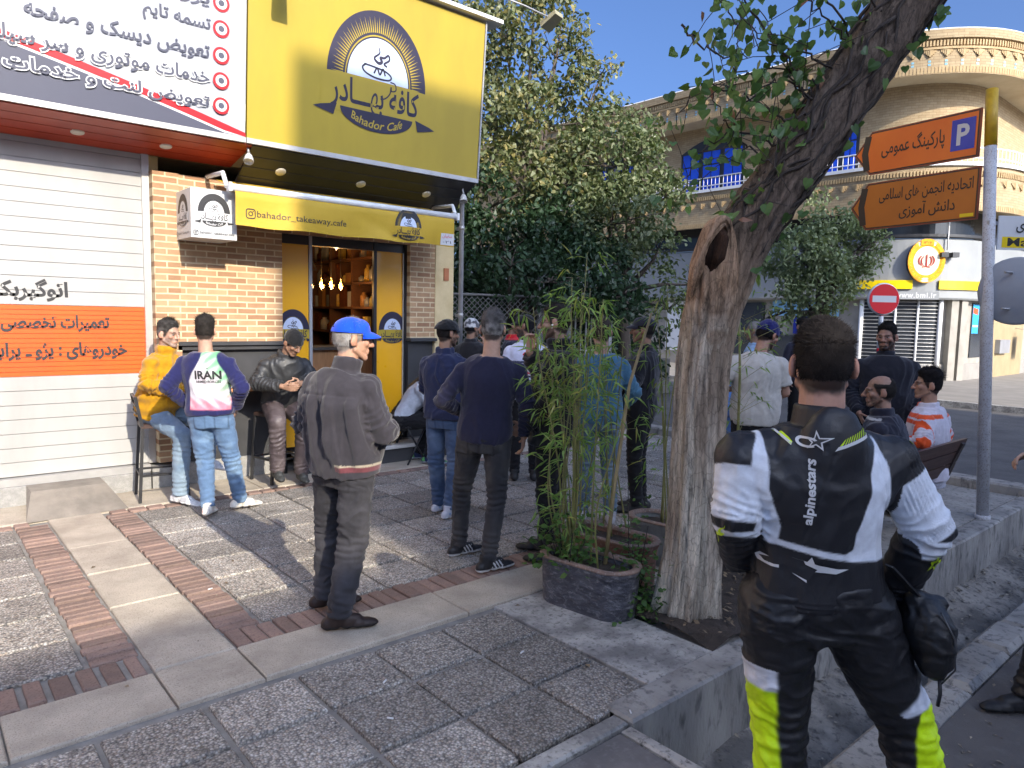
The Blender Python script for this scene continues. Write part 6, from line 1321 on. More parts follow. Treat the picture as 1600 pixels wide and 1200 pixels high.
    # ---- trousers
    P = Prims(); le = legs.get('e', .004); hr, kr, ar = legs.get('r', (.098, .070, .056)); P.loft(torso_secs(Jn, le, 0, .30, fat, 0, 0, 8), 24)
    for s, sg in (('R', 1), ('L', -1)):
        hp, kn, an = Jn['hip'+s], Jn['kn'+s], Jn['an'+s]; P.cap(hp, kn, hr*k*fat, kr*k, 18); end = an+(kn-an)*legs.get('cut', .02)-A3(0,0,.02); P.cap(kn, end, kr*k, ar*k, 18, flat1=True); mid = hp+(kn-hp)*.12+A3(-sg*.02,-.02,0); P.cap(mid, mid, .09*k*fat, .09*k*fat)
    V, F, Nn = P.remesh(vox, legs.get('smooth', 4)); lo = np.minimum(np.abs(V[:,2]/k-.50)/.16, np.abs(V[:,2]/k-.16)/.14); V = wrinkle(V, Nn, legs.get('amp', .0045), legs.get('fr', 9), seed+50, (1,1,1.9)); st_ = 1-np.clip(lo, 0, 1); V = V+Nn*(legs.get('stack', .004)*st_*np.sin(V[:,2]*150+6*fbm(V*6, 2)))[:,None]
    lc = legs.get('cf'); C = lc(V/k, Jn) if lc else np.tile(np.array(legs.get('col', (.05,.05,.06))), (len(V), 1)); 
    if legs.get('fade') is not None: fd = smst(-.2, .5, fbm(V*7+seed, 2))*.5*(V[:,2]/k < .9); C = C+(np.array(legs['fade'])-C)*fd[:,None]
    if legs.get('mat', DENIM) is DENIM:
        d_ = np.maximum(np.abs(np.abs(V[:,0]/k)-.088)-.050, np.abs(V[:,2]/k-.86)-.055); ln_ = np.exp(-(d_/.0055)**2)*(Nn[:,1] < -.2); C = C*(1-.42*ln_)[:,None]; V = V+Nn*(.003*(d_ < 0)*(Nn[:,1] < -.2)*(Jn['kn'+'R'][1] < .25*k))[:,None]
    mesh_np('trousers', V, F, legs.get('mat', DENIM), root, col=np.clip(C, 0, 1))
    # ---- shoes
    for s, sg in (('R', 1), ('L', -1)):
        an = Jn['an'+s]; t = Jn['toe'+s]/np.linalg.norm(Jn['toe'+s]); up = A3(0,0,1)-t*t[2]; up /= np.linalg.norm(up); x_ = np.cross(t, up); P = Prims(); base = an-up*.085*k; h = shoes.get('h', .09)
        for f0, rr, zz in ((-.055,.036,.038), (-.02,.040,.045), (.05,.043,.038), (.11,.046,.030), (.155,.040,.026), (.185,.030,.022)): P.ell(base+t*f0*k+up*zz*k, np.array((rr,rr*1.15,zz))*k, np.stack([x_, t, up], 1))
        P.cap(base-t*.02*k+up*.05*k, base-t*.015*k+up*(h+.03)*k, .046*k, .046*k, 14, flat1=True); P.cap(base+t*.0*k+up*.06*k, base+t*.10*k+up*.045*k, .042*k, .036*k)
        if shoes.get('boot'): P.cap(base+up*.05*k, base+up*.05*k+(Jn['kn'+s]-an)/np.linalg.norm(Jn['kn'+s]-an)*shoes['boot']*k, .052*k, .068*k, 16, flat1=True)
        V, F, Nn = P.remesh(.0065, 3); qq = (V-base)@np.stack([x_, t, up], 1)/k; V = V+up*(np.clip(.004-qq[:,2], 0, 1)*k)[:,None]; sole = smst(.030, .024, qq[:,2]); wide = sole*.004; V = V+(Nn-np.outer(Nn@up, up))*wide[:,None]
        C = np.tile(np.array(shoes.get('col', (.03,.03,.03))), (len(V), 1)); C = C+(np.array(shoes.get('sole', (.03,.03,.03)))-C)*sole[:,None]
        if 'stripe' in shoes: 
            w_ = (np.sin((qq[:,1]+.6*qq[:,2])*230) > .25)*(np.abs(qq[:,1]-.055) < .042)*(qq[:,2] > .03)*(qq[:,2] < .075)*(np.abs(qq[:,0]) > .02); C = np.where(w_[:,None], np.array(shoes['stripe']), C)
        if 'accent' in shoes: w_ = smst(.1, .4, fbm(qq*16+seed, 2))*(qq[:,2] > .03); C = C+(np.array(shoes['accent'])-C)*w_[:,None]
        mesh_np('boot' if shoes.get('boot') else 'shoe', V, F, RUB, root, col=np.clip(C, 0, 1))
    PEOPLE[label] = (root, Jn, k, jk, hc, R, kh); return root, Jn, k, jk, hc, R, kh
def decal(pers, name, shapes, origin, u, v, look, mats, off=.003):
    """prints shapes [(V2, F, material, lift)] on the garment by dropping them along 'look' onto its surface"""
    root, Jn, k, jk = pers[:4]; n = len(jk.data.vertices); W = np.empty(n*3, np.float32); jk.data.vertices.foreach_get('co', W); W = W.reshape(-1, 3); bvh = BVHTree.FromPolygons(W.tolist(), [tuple(p.vertices) for p in jk.data.polygons])
    origin, u, v, look = [np.array(q, float) for q in (origin, u, v, look)]; look = look/np.linalg.norm(look); m = MB(); L = Vector(look)
    for V2, F, mi, lift in shapes:
        V2 = np.asarray(V2, float); bm = bmesh.new(); vs = [bm.verts.new((x, y, 0)) for x, y in V2]
        for f in F:
            try: bm.faces.new([vs[i] for i in f])
            except ValueError: pass
        mx = .016
        for _ in range(4):
            lg = [e_ for e_ in bm.edges if e_.calc_length() > mx]
            if not lg: break
            bmesh.ops.subdivide_edges(bm, edges=lg, cuts=1, use_grid_fill=True); 
        bmesh.ops.triangulate(bm, faces=bm.faces); bm.verts.index_update(); out = []; okv = []
        for q in bm.verts:
            p = origin+(u*q.co.x+v*q.co.y)*k; h = bvh.ray_cast(Vector(p-look*.5), L, 1.5)
            if h[0] is None: h = bvh.find_nearest(Vector(p))
            nn = h[1]; nn = nn if nn.dot(L) < 0 else -nn; out.append(tuple(h[0]-L*(off*.4+lift)+nn*(off*.6)))
        m.add(out, [[q.index for q in f.verts] for f in bm.faces], mi, True); bm.free()
    o = bpy.data.meshes.new(name); o.from_pydata(m.v, [], m.f); o.polygons.foreach_set('material_index', m.m); o.polygons.foreach_set('use_smooth', m.sm)
    for q in mats: o.materials.append(q)
    ob = bpy.data.objects.new(name, o); COL.objects.link(ob); ob.parent = jk; return ob
def T2(s, x0, x1, y0, h, mi, lift=.001, **kw): V, F = fit_text(s, x0, x1, y0, h, **kw); return (V, F, mi, lift)
def PG(pts, mi, lift=.001): return (pts, [tuple(range(len(pts)))], mi, lift)
C_ = lambda r, g, b: np.array(lin(r, g, b))
BLK = (.012,.012,.014); NAVY = (.013,.015,.036); FAIR = (.46,.28,.20); TANS = (.36,.21,.14); OLIVE = (.30,.175,.115)
JEAN = (.10,.16,.27); JEANF = (.26,.34,.44); DJ = (.028,.028,.032)
# 1 yellow jacket
def puffer(V, Nn, J, k): return V+Nn*(.006*np.sin(V[:,2]/k*62+1.5*fbm(V*5, 2)))[:,None]
J = sit(.70, 10, .13, .30, kf=.40); J.update(anR=(.13,.33,.33), knR=(.15,.40,.78), knL=(-.10,.43,.70), anL=(-.10,.36,.30), wrR=(.10,.33,.98), elR=(.25,.06,1.06), wrL=(-.04,.34,.96), elL=(-.25,.05,1.06), toeR=(.1,1,-.1), toeL=(0,1,-.1)); J.update(knR=(.20,.34,.62), anR=(.20,.31,.09), anL=(-.05,.42,.36))
person('seated man in a mustard yellow jacket on the bar stool, bearded', (1.80, 6.98), 98, 1.76, 0, J, 1.03, .03, dict(col=C_(206,150,20)*.72, e=.026, sleeve=(.084,.074,.055), collar=.075, amp=.010, fr=6, post=puffer, hem=.14, boxy=.185), dict(col=(.16,.23,.31), fade=(.30,.37,.42), r=(.10,.075,.066)), dict(col=(.62,.62,.62), sole=(.75,.75,.74), accent=(.4,.4,.42)),
    dict(yaw=8, pitch=4, skin=FAIR, beard=.75, bcol=(.16,.14,.13), nose=1.03), dict(col=(.03,.026,.024), thick=.012, top=.024, grey=.35, strands=1500, len=.03, side=.3))
# 2 national team sweatshirt
def iran_col(V, J):
    n = len(V); c = np.tile(C_(236,228,236)*.72, (n, 1)); x, z = V[:,0], V[:,2]; green = smst(.10, .75, (x*2.6+(z-1.15)*1.8)+.15*np.sin((x*.9-z)*70))*smst(.98, 1.12, z); c = c+(C_(86,176,110)-c)*np.clip(green, 0, 1)[:,None]*.85
    red = smst(1.10, .99, z+.04*np.sin((x+z)*60)); c = c+(C_(226,96,120)-c)*red[:,None]*.8
    k = J['nek'][2]/1.485; ax = np.maximum(np.abs(x)-(.155-.10*smst(1.2, 1.46, z)), 0); nav = smst(.0, .012, ax); nav = np.maximum(nav, smst(.985, .97, z)); nav = np.maximum(nav, smst(1.475, 1.485, z)); return c+(C_(40,42,92)*.75-c)*nav[:,None]
J = dict(elR=(.315,-.10,1.17), wrR=(.20,.09,.97), elL=(-.315,-.10,1.17), wrL=(-.20,.09,.97), hdR=(-.3,.5,-.7), hdL=(.3,.5,-.7), cuR=.2, cuL=.2, knR=(.13,.10,.50), anR=(.14,.24,.10), toeR=(.75,.7,-.05), anL=(-.07,.0,.10), knL=(-.085,.04,.50), toeL=(-.05,1,-.12), lean=-.06, shR=(.195,-.02,1.42), shL=(-.195,-.02,1.42))
p = person('standing man in a white and navy sports sweatshirt, hands in his jeans pockets', (1.97, 6.03), -4, 1.64, 0, J, 1.04, 0, dict(name='sweatshirt', cf=iran_col, e=.016, sleeve=(.074,.064,.046), amp=.006, fr=7, hem=.17), dict(col=C_(92,118,150), fade=C_(132,158,182), r=(.102,.076,.060)), dict(col=(.66,.63,.56), sole=(.75,.72,.66), accent=(.62,.42,.36)),
    dict(yaw=-14, pitch=2, skin=FAIR, beard=.5, eyes=False), dict(col=(.025,.021,.018), thick=.010, top=.022, strands=2200, len=.024, side=.25))
decal(p, 'chest_lettering', [T2('IRAN', -.105, .105, 1.245, .075, 0, bold=.03), T2('ARMED FORCES', -.10, .10, 1.213, .022, 0, bold=.02), PG([(-.03,1.355),(0,1.34),(.03,1.355),(.008,1.342),(0,1.333),(-.008,1.342)], 0)], (0,0,0), (1,0,0), (0,0,1), (0,1,0), [M['blk']])
# 3 beanie biker
J = sit(.70, 24, .15, .36, kf=.40); J.update(wrR=(.08,.40,1.0), wrL=(-.10,.38,1.02), elR=(.28,.18,1.02), elL=(-.28,.16,1.04), knR=(.13,.40,.66), anR=(.12,.34,.18), knL=(-.13,.36,.62), anL=(-.13,.24,.12))
person('seated man in a black beanie and worn black leather jacket, looking down', (2.95, 6.98), 150, 1.76, 0, J, 1.05, .02, dict(cf=lambda V, J: np.where((vn(V*31) > .80)[:,None] & (np.abs(V[:,0]) > .2)[:,None], .35, np.tile(A3(.035,.036,.038), (len(V), 1))), mat=LEATHER, e=.022, sleeve=(.08,.07,.055), collar=.05, amp=.008, hem=.05), dict(col=(.075,.058,.062), fade=(.16,.13,.13), r=(.105,.082,.07), mat=LEATHER), dict(col=(.05,.052,.05), sole=(.02,.02,.02), boot=.26),
    dict(yaw=-28, pitch=34, skin=TANS, beard=.25, stub='moustache', bcol=(.015,.012,.01), cap=((.012,.012,.013), 'beanie')), dict(show=True, col=(.015,.013,.012), strands=0, thick=.004, top=0))
# 4 blue cap man
def gath(V, Nn, J, k):
    x, z = V[:,0]/k, V[:,2]/k; m = smst(.90, 1.0, z)*smst(1.36, 1.28, z)*(V[:,1]/k < .12)*(np.abs(x) < .24); f = np.sin(x*52+2.2*fbm(np.stack([x*6, z*2.0, z*0], 1), 2)+z*3); V = V+Nn*(.014*m*np.sign(f)*np.abs(f)**.5)[:,None]
    y = np.exp(-((z-1.335+.12*x*x)/.006)**2)*(V[:,1] < .03)*(np.abs(x) < .2); return V-Nn*(.004*y)[:,None]
def p4c(V, J):
    x, z = V[:,0], V[:,2]; c = np.tile(C_(88,84,92)*.42, (len(V), 1)); h = (z < .965)*(x > .08); c = np.where((h & (z < .945) & (z > .915))[:,None], C_(110,60,66), c); return np.where((h & (z >= .945) & (z < .955))[:,None], C_(170,160,140), c)
J = dict(lean=.045, elR=(.25,.02,1.14), wrR=(.15,.23,1.10), hdR=(-.35,.6,.15), cuR=.9, pnR=(-1,0,-.2), elL=(-.245,-.03,1.15), wrL=(-.18,.18,1.02), hipL=(-.10,.02,.92), anL=(-.20,.12,.10), knL=(-.16,.10,.50), toeL=(.65,.75,0), anR=(.06,-.09,.10), knR=(.085,-.01,.50), toeR=(.75,.66,0), pel=(0,.01,.96), che=(.0,-.035,1.28), nek=(.01,-.01,1.46))
person('older man in a bright blue cap and charcoal bomber jacket, cigarette in hand', (1.80, 3.50), 24, 1.70, 0, J, 1.0, .03, dict(cf=p4c, e=.024, sleeve=(.074,.068,.050), collar=.07, amp=.010, fr=6, post=gath, hem=.115, boxy=.185), dict(col=(.034,.033,.038), fade=(.074,.072,.082), r=(.104,.082,.066), amp=.007), dict(col=(.028,.016,.013), sole=(.014,.012,.012)),
    dict(yaw=40, pitch=3, skin=(.50,.28,.185), cap=(C_(20,76,226), 'cap'), size=1.0), dict(col=(.30,.27,.24), thick=.006, top=0, strands=2600, len=.014, grey=.8, side=.9), vox=.007, hvox=.005)
# 5 crouched biker by the door
def p5c(V, J):
    y, z, x = V[:,1], V[:,2], V[:,0]; c = np.tile(C_(190,196,206)*.9, (len(V), 1)); b = smst(-.02, .02, .05*np.sin(z*14)+.10-np.abs(x))*(y < .3); b = np.maximum(b, smst(.02, .05, vn(V*5.5+3)-.25)); b = np.maximum(b, (z < .57)*1.); return c+(A3(.012,.012,.014)-c)*b[:,None]
J = sit(.43, 33, .16, .30, kf=.40); J.update(wrR=(.12,.62,.70), wrL=(-.1,.62,.72), elR=(.25,.36,.66), elL=(-.25,.36,.68), anL=(-.14,.16,.09), toeR=(.2,1,-.0))
person('crouched man in a white and black riding jacket by the yellow door', (4.44, 7.03), 84, 1.74, 0, J, 1.03, .0, dict(cf=p5c, mat=LEATHER, e=.022, sleeve=(.082,.072,.055), collar=.03, amp=.008, hem=.08), dict(col=BLK, r=(.11,.088,.072)), dict(col=(.018,.03,.09), sole=(.4,.42,.45), accent=(.10,.30,.10)),
    dict(yaw=0, pitch=14, skin=OLIVE, beard=.85), dict(col=(.012,.010,.009), thick=.008, top=.012, side=.15))
# 6 navy jacket
J = dict(elR=(.27,.0,1.15), wrR=(.24,.17,.93), hdR=(-.05,.25,-.95), cuR=.45, elL=(-.24,.08,1.16), wrL=(-.12,.27,1.25), anL=(-.10,.10,.09), anR=(.09,-.06,.09), toeR=(.35,.93,0), toeL=(.3,.95,0))
person('man in a navy jacket, black cap and jeans, cigarette in his lowered hand', (3.51, 4.91), 22, 1.66, 0, J, 1.0, 0, dict(col=(.016,.022,.060), e=.022, sleeve=(.076,.066,.05), collar=.05, amp=.008, hem=.12), dict(col=C_(70,88,116), fade=C_(108,126,150), r=(.098,.074,.062)), dict(col=(.62,.64,.68), sole=(.72,.74,.78), accent=(.20,.34,.62)),
    dict(yaw=30, pitch=2, skin=OLIVE, beard=.8, cap=((.010,.010,.011), 'flat')), dict(col=(.014,.012,.011), thick=.007, top=0, strands=500, side=.3))
# 7 navy sweater
J = dict(lean=.11, elR=(.275,-.05,1.15), wrR=(.275,.06,.915), elL=(-.30,-.09,1.17), wrL=(-.17,.14,1.06), anL=(-.12,.19,.09), knL=(-.125,.14,.50), anR=(.115,-.12,.09), knR=(.13,-.02,.50), toeL=(.75,.66,0), toeR=(.78,.62,0), cuR=.5, shR=(.195,-.02,1.42), shL=(-.195,-.02,1.42))
person('man seen from behind in a navy sweater, dark grey jeans and striped black trainers', (2.95, 3.78), 2, 1.73, 0, J, 1.04, 0, dict(name='sweater', col=(.017,.017,.040), e=.012, sleeve=(.068,.056,.041), amp=.006, fr=7, hem=.10, mat=CLOTH), dict(col=DJ, fade=(.075,.07,.066), r=(.098,.068,.054), stack=.006), dict(col=(.014,.014,.016), sole=(.62,.62,.62), stripe=(.6,.6,.6)),
    dict(yaw=4, pitch=0, skin=FAIR, eyes=False), dict(col=(.050,.046,.044), thick=.009, top=.014, grey=.5, strands=3000, len=.018, side=.35), vox=.0075, hvox=.0055)
# 8-10 behind
J = dict(elR=(.25,.10,1.16), wrR=(.10,.22,1.42), hdR=(-.3,-.1,.9), cuR=.8)
person('man in a pale patterned beanie and dark jacket raising his hand to his face', (5.35, 6.95), 25, 1.66, 0, J, 1.0, 0, dict(col=(.016,.015,.017), e=.02, collar=.04, sleeve=(.074,.064,.05)), dict(col=BLK), dict(col=(.3,.05,.05)), dict(yaw=20, skin=OLIVE, beard=.7, cap=((.55,.55,.54), 'beanie', (.10,.10,.11))), dict(col=BLK, strands=0, thick=.004, top=0), vox=.011, hvox=.008)
person('dark haired young man in a navy jacket with a red collar before the gate', (6.24, 7.2), 95, 1.70, 0, dict(), 1.0, 0, dict(cf=lambda V, J: np.where((V[:,2] > 1.455)[:,None], C_(190,30,40), np.tile(A3(.014,.016,.032), (len(V), 1))), e=.02, collar=.05, sleeve=(.074,.064,.05)), dict(col=BLK), dict(), dict(skin=OLIVE, beard=.6, pitch=6), dict(col=(.012,.010,.010), thick=.010, top=.026, side=.2, strands=700), vox=.011, hvox=.007)
def honda_c(V, J):
    z = V[:,2]; c = np.tile(C_(212,214,232), (len(V), 1)); b = ((z > 1.27) & (z < 1.29)) | ((z > 1.12) & (z < 1.14)); c = np.where(b[:,None] & (np.abs(V[:,0]) < .22)[:,None], A3(.014,.018,.07), c); return np.where(((z > 1.155) & (z < 1.255) & (np.abs(V[:,0]) < .21))[:,None], C_(206,30,44), c)
p = person('man in a white team jacket with a red lettered band and a black cap', (4.98, 5.52), 0, 1.72, 0, dict(), 1.06, 0, dict(cf=honda_c, e=.022, sleeve=(.078,.068,.052), collar=.03, amp=.005, hem=.10), dict(col=BLK), dict(), dict(yaw=-72, pitch=2, skin=OLIVE, beard=.9, cap=((.012,.012,.013), 'cap')), dict(col=BLK, strands=300, thick=.006, top=0), vox=.010, hvox=.007)
decal(p, 'back_lettering', [T2('HONDA', -.16, .16, 1.172, .066, 0, .002, bold=.03), PG([(-.05,1.355),(.0,1.34),(.05,1.36),(.07,1.385),(.02,1.375),(-.03,1.385)], 1, .002)], (0,0,0), (1,0,0), (0,0,1), (0,1,0), [M['whitep'], M['redp']])
# 11 puffer coat by the planter
J = dict(elR=(.25,.10,1.18), wrR=(.07,.20,1.45), hdR=(-.2,-.2,.95), cuR=.8, elL=(-.27,-.02,1.14), wrL=(-.20,.16,.98), anR=(.12,.06,.09), anL=(-.11,-.05,.09))
p = person('bearded man in a black puffer coat with an earbud by the planter', (3.48, 3.56), -76, 1.78, 0, J, 1.05, 0, dict(col=(.012,.012,.013), e=.032, sleeve=(.086,.078,.06), collar=.07, amp=.008, post=puffer, hem=.02, boxy=.19), dict(col=BLK, r=(.10,.075,.06)), dict(col=(.016,.015,.015), sole=(.012,.012,.012)),
    dict(yaw=0, pitch=2, skin=(.42,.25,.18), beard=.9, bcol=(.035,.025,.02), nose=1.04), dict(col=(.030,.024,.021), thick=.007, top=.014, strands=1800, len=.02, side=.25), vox=.0075, hvox=.0052)
hc, R, kh = p[4:7]; g = MB(); q = hc+R@(A3(-.084,.004,-.010)*kh); g.lathe([(0,-.006),(.006,-.005),(.0075,0),(.006,.006),(0,.008)], 12, tuple(q), 'x'); g.tube([tuple(q), tuple(q+R@A3(0,.004,-.026))], .0028, 8); g.build('earbud', M['white'], p[0])
g = MB(); 
for s in (1, -1):
    cc = [hc+R@((A3(s*.031,.096,.0)+A3(math.cos(t)*.021, -.3*abs(math.cos(t))*.01, math.sin(t)*.017))*kh) for t in np.linspace(0, 2*PI, 17)]; g.tube([tuple(q) for q in cc], .0013, 5)
    g.tube([tuple(hc+R@(A3(s*.052,.092,.004)*kh)), tuple(hc+R@(A3(s*.080,.0,.006)*kh))], .0013, 5)
g.build('glasses', M['black'], p[0])
# 12, 13 behind the bamboo
person('man seen from behind in a teal blue sweatshirt and jeans, behind the bamboo', (4.42, 3.98), 0, 1.70, 0, dict(elR=(.29,-.02,1.15), wrR=(.22,.15,1.0), elL=(-.27,.0,1.14), wrL=(-.18,.16,1.05), anL=(-.12,.05,.09), anR=(.12,-.05,.09)), 1.04, 0, dict(name='sweatshirt', col=C_(86,132,160)*.75, e=.016, sleeve=(.074,.062,.045), amp=.007, hem=.10), dict(col=C_(104,126,146)*.8, fade=C_(140,160,176)*.8), dict(col=(.4,.4,.42), sole=(.6,.6,.6)), dict(yaw=-10, skin=FAIR, eyes=False), dict(col=(.05,.04,.032), thick=.009, top=.014, strands=1500), vox=.0085, hvox=.0065)
person('man in a dark cap and black jacket behind the bamboo near the old trunk', (4.98, 4.0), -70, 1.72, 0, dict(elR=(.26,.04,1.15), wrR=(.16,.2,1.05), elL=(-.26,.04,1.15), wrL=(-.15,.2,1.05)), 1.04, 0, dict(col=(.014,.014,.018), e=.024, sleeve=(.08,.07,.054), collar=.05, amp=.007), dict(col=BLK), dict(), dict(skin=OLIVE, beard=.5, cap=((.016,.018,.030), 'cap')), dict(col=(.02,.017,.015), strands=300, thick=.006, top=0), vox=.0085, hvox=.006)
# 14 white t-shirt
J = dict(elL=(-.36,-.05,1.19), wrL=(-.20,.15,1.14), hdL=(.5,.6,.2), elR=(.235,.02,1.14), wrR=(.10,.26,1.02), nek=(.02,.05,1.47), che=(.0,.01,1.29), shR=(.19,.02,1.415), shL=(-.18,.01,1.425), anR=(.13,.1,.09), anL=(-.12,-.05,.09))
p = person('man in a grey white t-shirt and navy cap with sunglasses on top, looking down', (5.46, 3.16), 12, 1.74, 0, J, 1.10, .02, dict(name='tee_shirt', col=C_(206,202,194)*.8, e=.014, sleeve=(.078,.068,.05), short=.72, amp=.007, fr=6, hem=.07), dict(col=BLK), dict(col=(.5,.5,.5)), dict(yaw=48, pitch=22, skin=(.38,.215,.15), beard=.9, cap=(C_(36,40,110)*.7, 'beanie')), dict(col=(.012,.010,.010), thick=.012, top=.0, strands=900, side=.8), vox=.008, hvox=.0058)
hc, R, kh = p[4:7]; g = MB()
for s in (1, -1): cc = [hc+R@((A3(s*.034,.092,.064)+A3(math.cos(t)*.024, -.012*abs(math.cos(t)), math.sin(t)*.016))*kh) for t in np.linspace(0, 2*PI, 15)]; g.add([tuple(q) for q in cc[:-1]]+[tuple(q+R@A3(0,.004,0)) for q in cc[:-1]], [tuple(range(14))[::-1], tuple(range(14, 28))]+[(i, (i+1) % 14, 14+(i+1) % 14, 14+i) for i in range(14)])
g.build('sunglasses', mat('mirror_lens', (.25,.3,.45), None, 3, .1, metal=.6), p[0])
# 15-18 farther away
person('grey haired man in a pale blue shirt, beyond the white t-shirt man', (7.77, 4.57), -60, 1.70, 0, {}, 1.0, 0, dict(name='shirt', col=C_(150,180,214)*.8, e=.014, collar=.03), dict(col=(.03,.03,.04)), dict(), dict(skin=OLIVE, beard=.4, bcol=(.2,.19,.18)), dict(col=(.20,.19,.18), thick=.006, top=.004, grey=.8, strands=400), vox=.011, hvox=.008)
person('dark haired person in a blue shirt and jeans just right of the old trunk', (6.70, 4.28), -15, 1.56, 0, dict(elL=(-.3,0,1.15), wrL=(-.2,.15,1.0)), 1.0, 0, dict(name='shirt', col=C_(96,142,206)*.8, e=.016), dict(col=C_(90,120,170)*.7), dict(col=(.6,.6,.62), sole=(.7,.7,.7)), dict(yaw=10, pitch=8, skin=OLIVE), dict(col=(.012,.01,.01), thick=.012, top=.016, strands=500), vox=.011, hvox=.008)
person('man far back facing the camera, only his dark hair and brow above the crowd', (9.67, 4.93), 165, 1.76, 0, {}, 1.0, 0, dict(col=(.03,.03,.05), e=.02), dict(col=BLK), dict(), dict(skin=(.42,.26,.19), beard=.4), dict(col=(.014,.012,.011), thick=.01, top=.016, strands=400), vox=.012, hvox=.008)
person('man far back seen from behind, crown of black hair before the bank door', (8.98, 4.22), 0, 1.73, 0, {}, 1.0, 0, dict(col=(.05,.05,.06), e=.02), dict(col=BLK), dict(), dict(skin=OLIVE), dict(col=(.012,.01,.01), thick=.012, top=.02, strands=400), vox=.012, hvox=.008)
# 19 big man in black
J = dict(shR=(.215,-.02,1.41), shL=(-.215,-.02,1.41), elR=(.31,.0,1.13), wrR=(.24,.18,.95), elL=(-.31,.0,1.13), wrL=(-.24,.18,.95))
p = person('large bearded man in a black jacket standing behind the bench, facing the camera', (6.80, 2.66), 196, 1.70, 0, J, 1.25, .04, dict(col=(.013,.014,.022), e=.024, sleeve=(.092,.084,.06), collar=.04, amp=.009, fr=6), dict(col=BLK, r=(.11,.08,.065)), dict(), dict(yaw=28, pitch=2, skin=(.36,.20,.14), beard=1, bcol=(.010,.008,.007), size=1.04, neck=1.15), dict(col=(.012,.010,.009), thick=.009, top=.016, strands=1200, side=.25), vox=.0085, hvox=.0055)
# 20, 21 on the bench
J = sit(.46, 8, .14, .44); J.update(wrR=(.12,.36,.68), wrL=(-.12,.36,.68))
person('balding seated man in a dark navy jacket on the bench, in profile', (5.44, 2.08), -48, 1.72, 0, J, 1.10, .03, dict(cf=lambda V, J: np.where(((np.abs(V[:,2]-1.06) < .008) & (V[:,1] > .02))[:,None], .4, np.tile(A3(.016,.017,.030), (len(V), 1))), e=.020, sleeve=(.082,.07,.054), collar=.05, amp=.008), dict(col=BLK), dict(), dict(yaw=-26, pitch=2, skin=(.38,.22,.155), beard=.75, bcol=(.03,.026,.023), nose=1.05), dict(col=(.025,.021,.019), thick=.008, top=.003, bald=True, strands=900, side=.8), vox=.008, hvox=.0052)
def p21c(V, J):
    x, y, z = V[:,0], V[:,1], V[:,2]; c = np.tile(C_(214,210,222)*.9, (len(V), 1)); o = ((z > 1.0) & (z < 1.035) & (np.abs(x) > .06)) | ((z > .95) & (z < .985) & (np.abs(x) > .10) & (y > -.05)) | ((np.abs(x) < .05) & (y > .05) & (z > .9)) | ((np.abs(x) > .27) & (np.sin(x*60+y*20) > .0)); return np.where(o[:,None], C_(222,84,36), c)
J = sit(.46, 4, .15, .44); J.update(elR=(.36,-.02,.80), wrR=(.56,.08,.86), hdR=(1,.4,.1), elL=(-.30,-.05,.82), wrL=(-.25,.19,.74), shR=(.2,-.02,1.02), shL=(-.2,-.02,1.02))
p = person('seated young man in a white and orange racing jacket on the bench end', (6.34, 2.12), -44, 1.72, 0, J, 1.06, 0, dict(cf=p21c, e=.022, sleeve=(.084,.072,.054), collar=.03, amp=.007), dict(col=C_(200,200,212)*.8), dict(col=(.5,.5,.5)), dict(yaw=-30, pitch=-2, skin=(.42,.24,.16), beard=.15, nose=1.02), dict(col=(.012,.010,.010), thick=.008, top=.030, side=.25, strands=1600, len=.03, spike=-.2), vox=.008, hvox=.0052)
g = MB(); root, Jn, k = p[:3]; 
g.tube([tuple(Jn['wrR']+A3(-.02,.0,0)), tuple(Jn['wrR']+A3(.0,.0,0))], .036, 14); g.build('wrist_watch', M['yellow'], root)
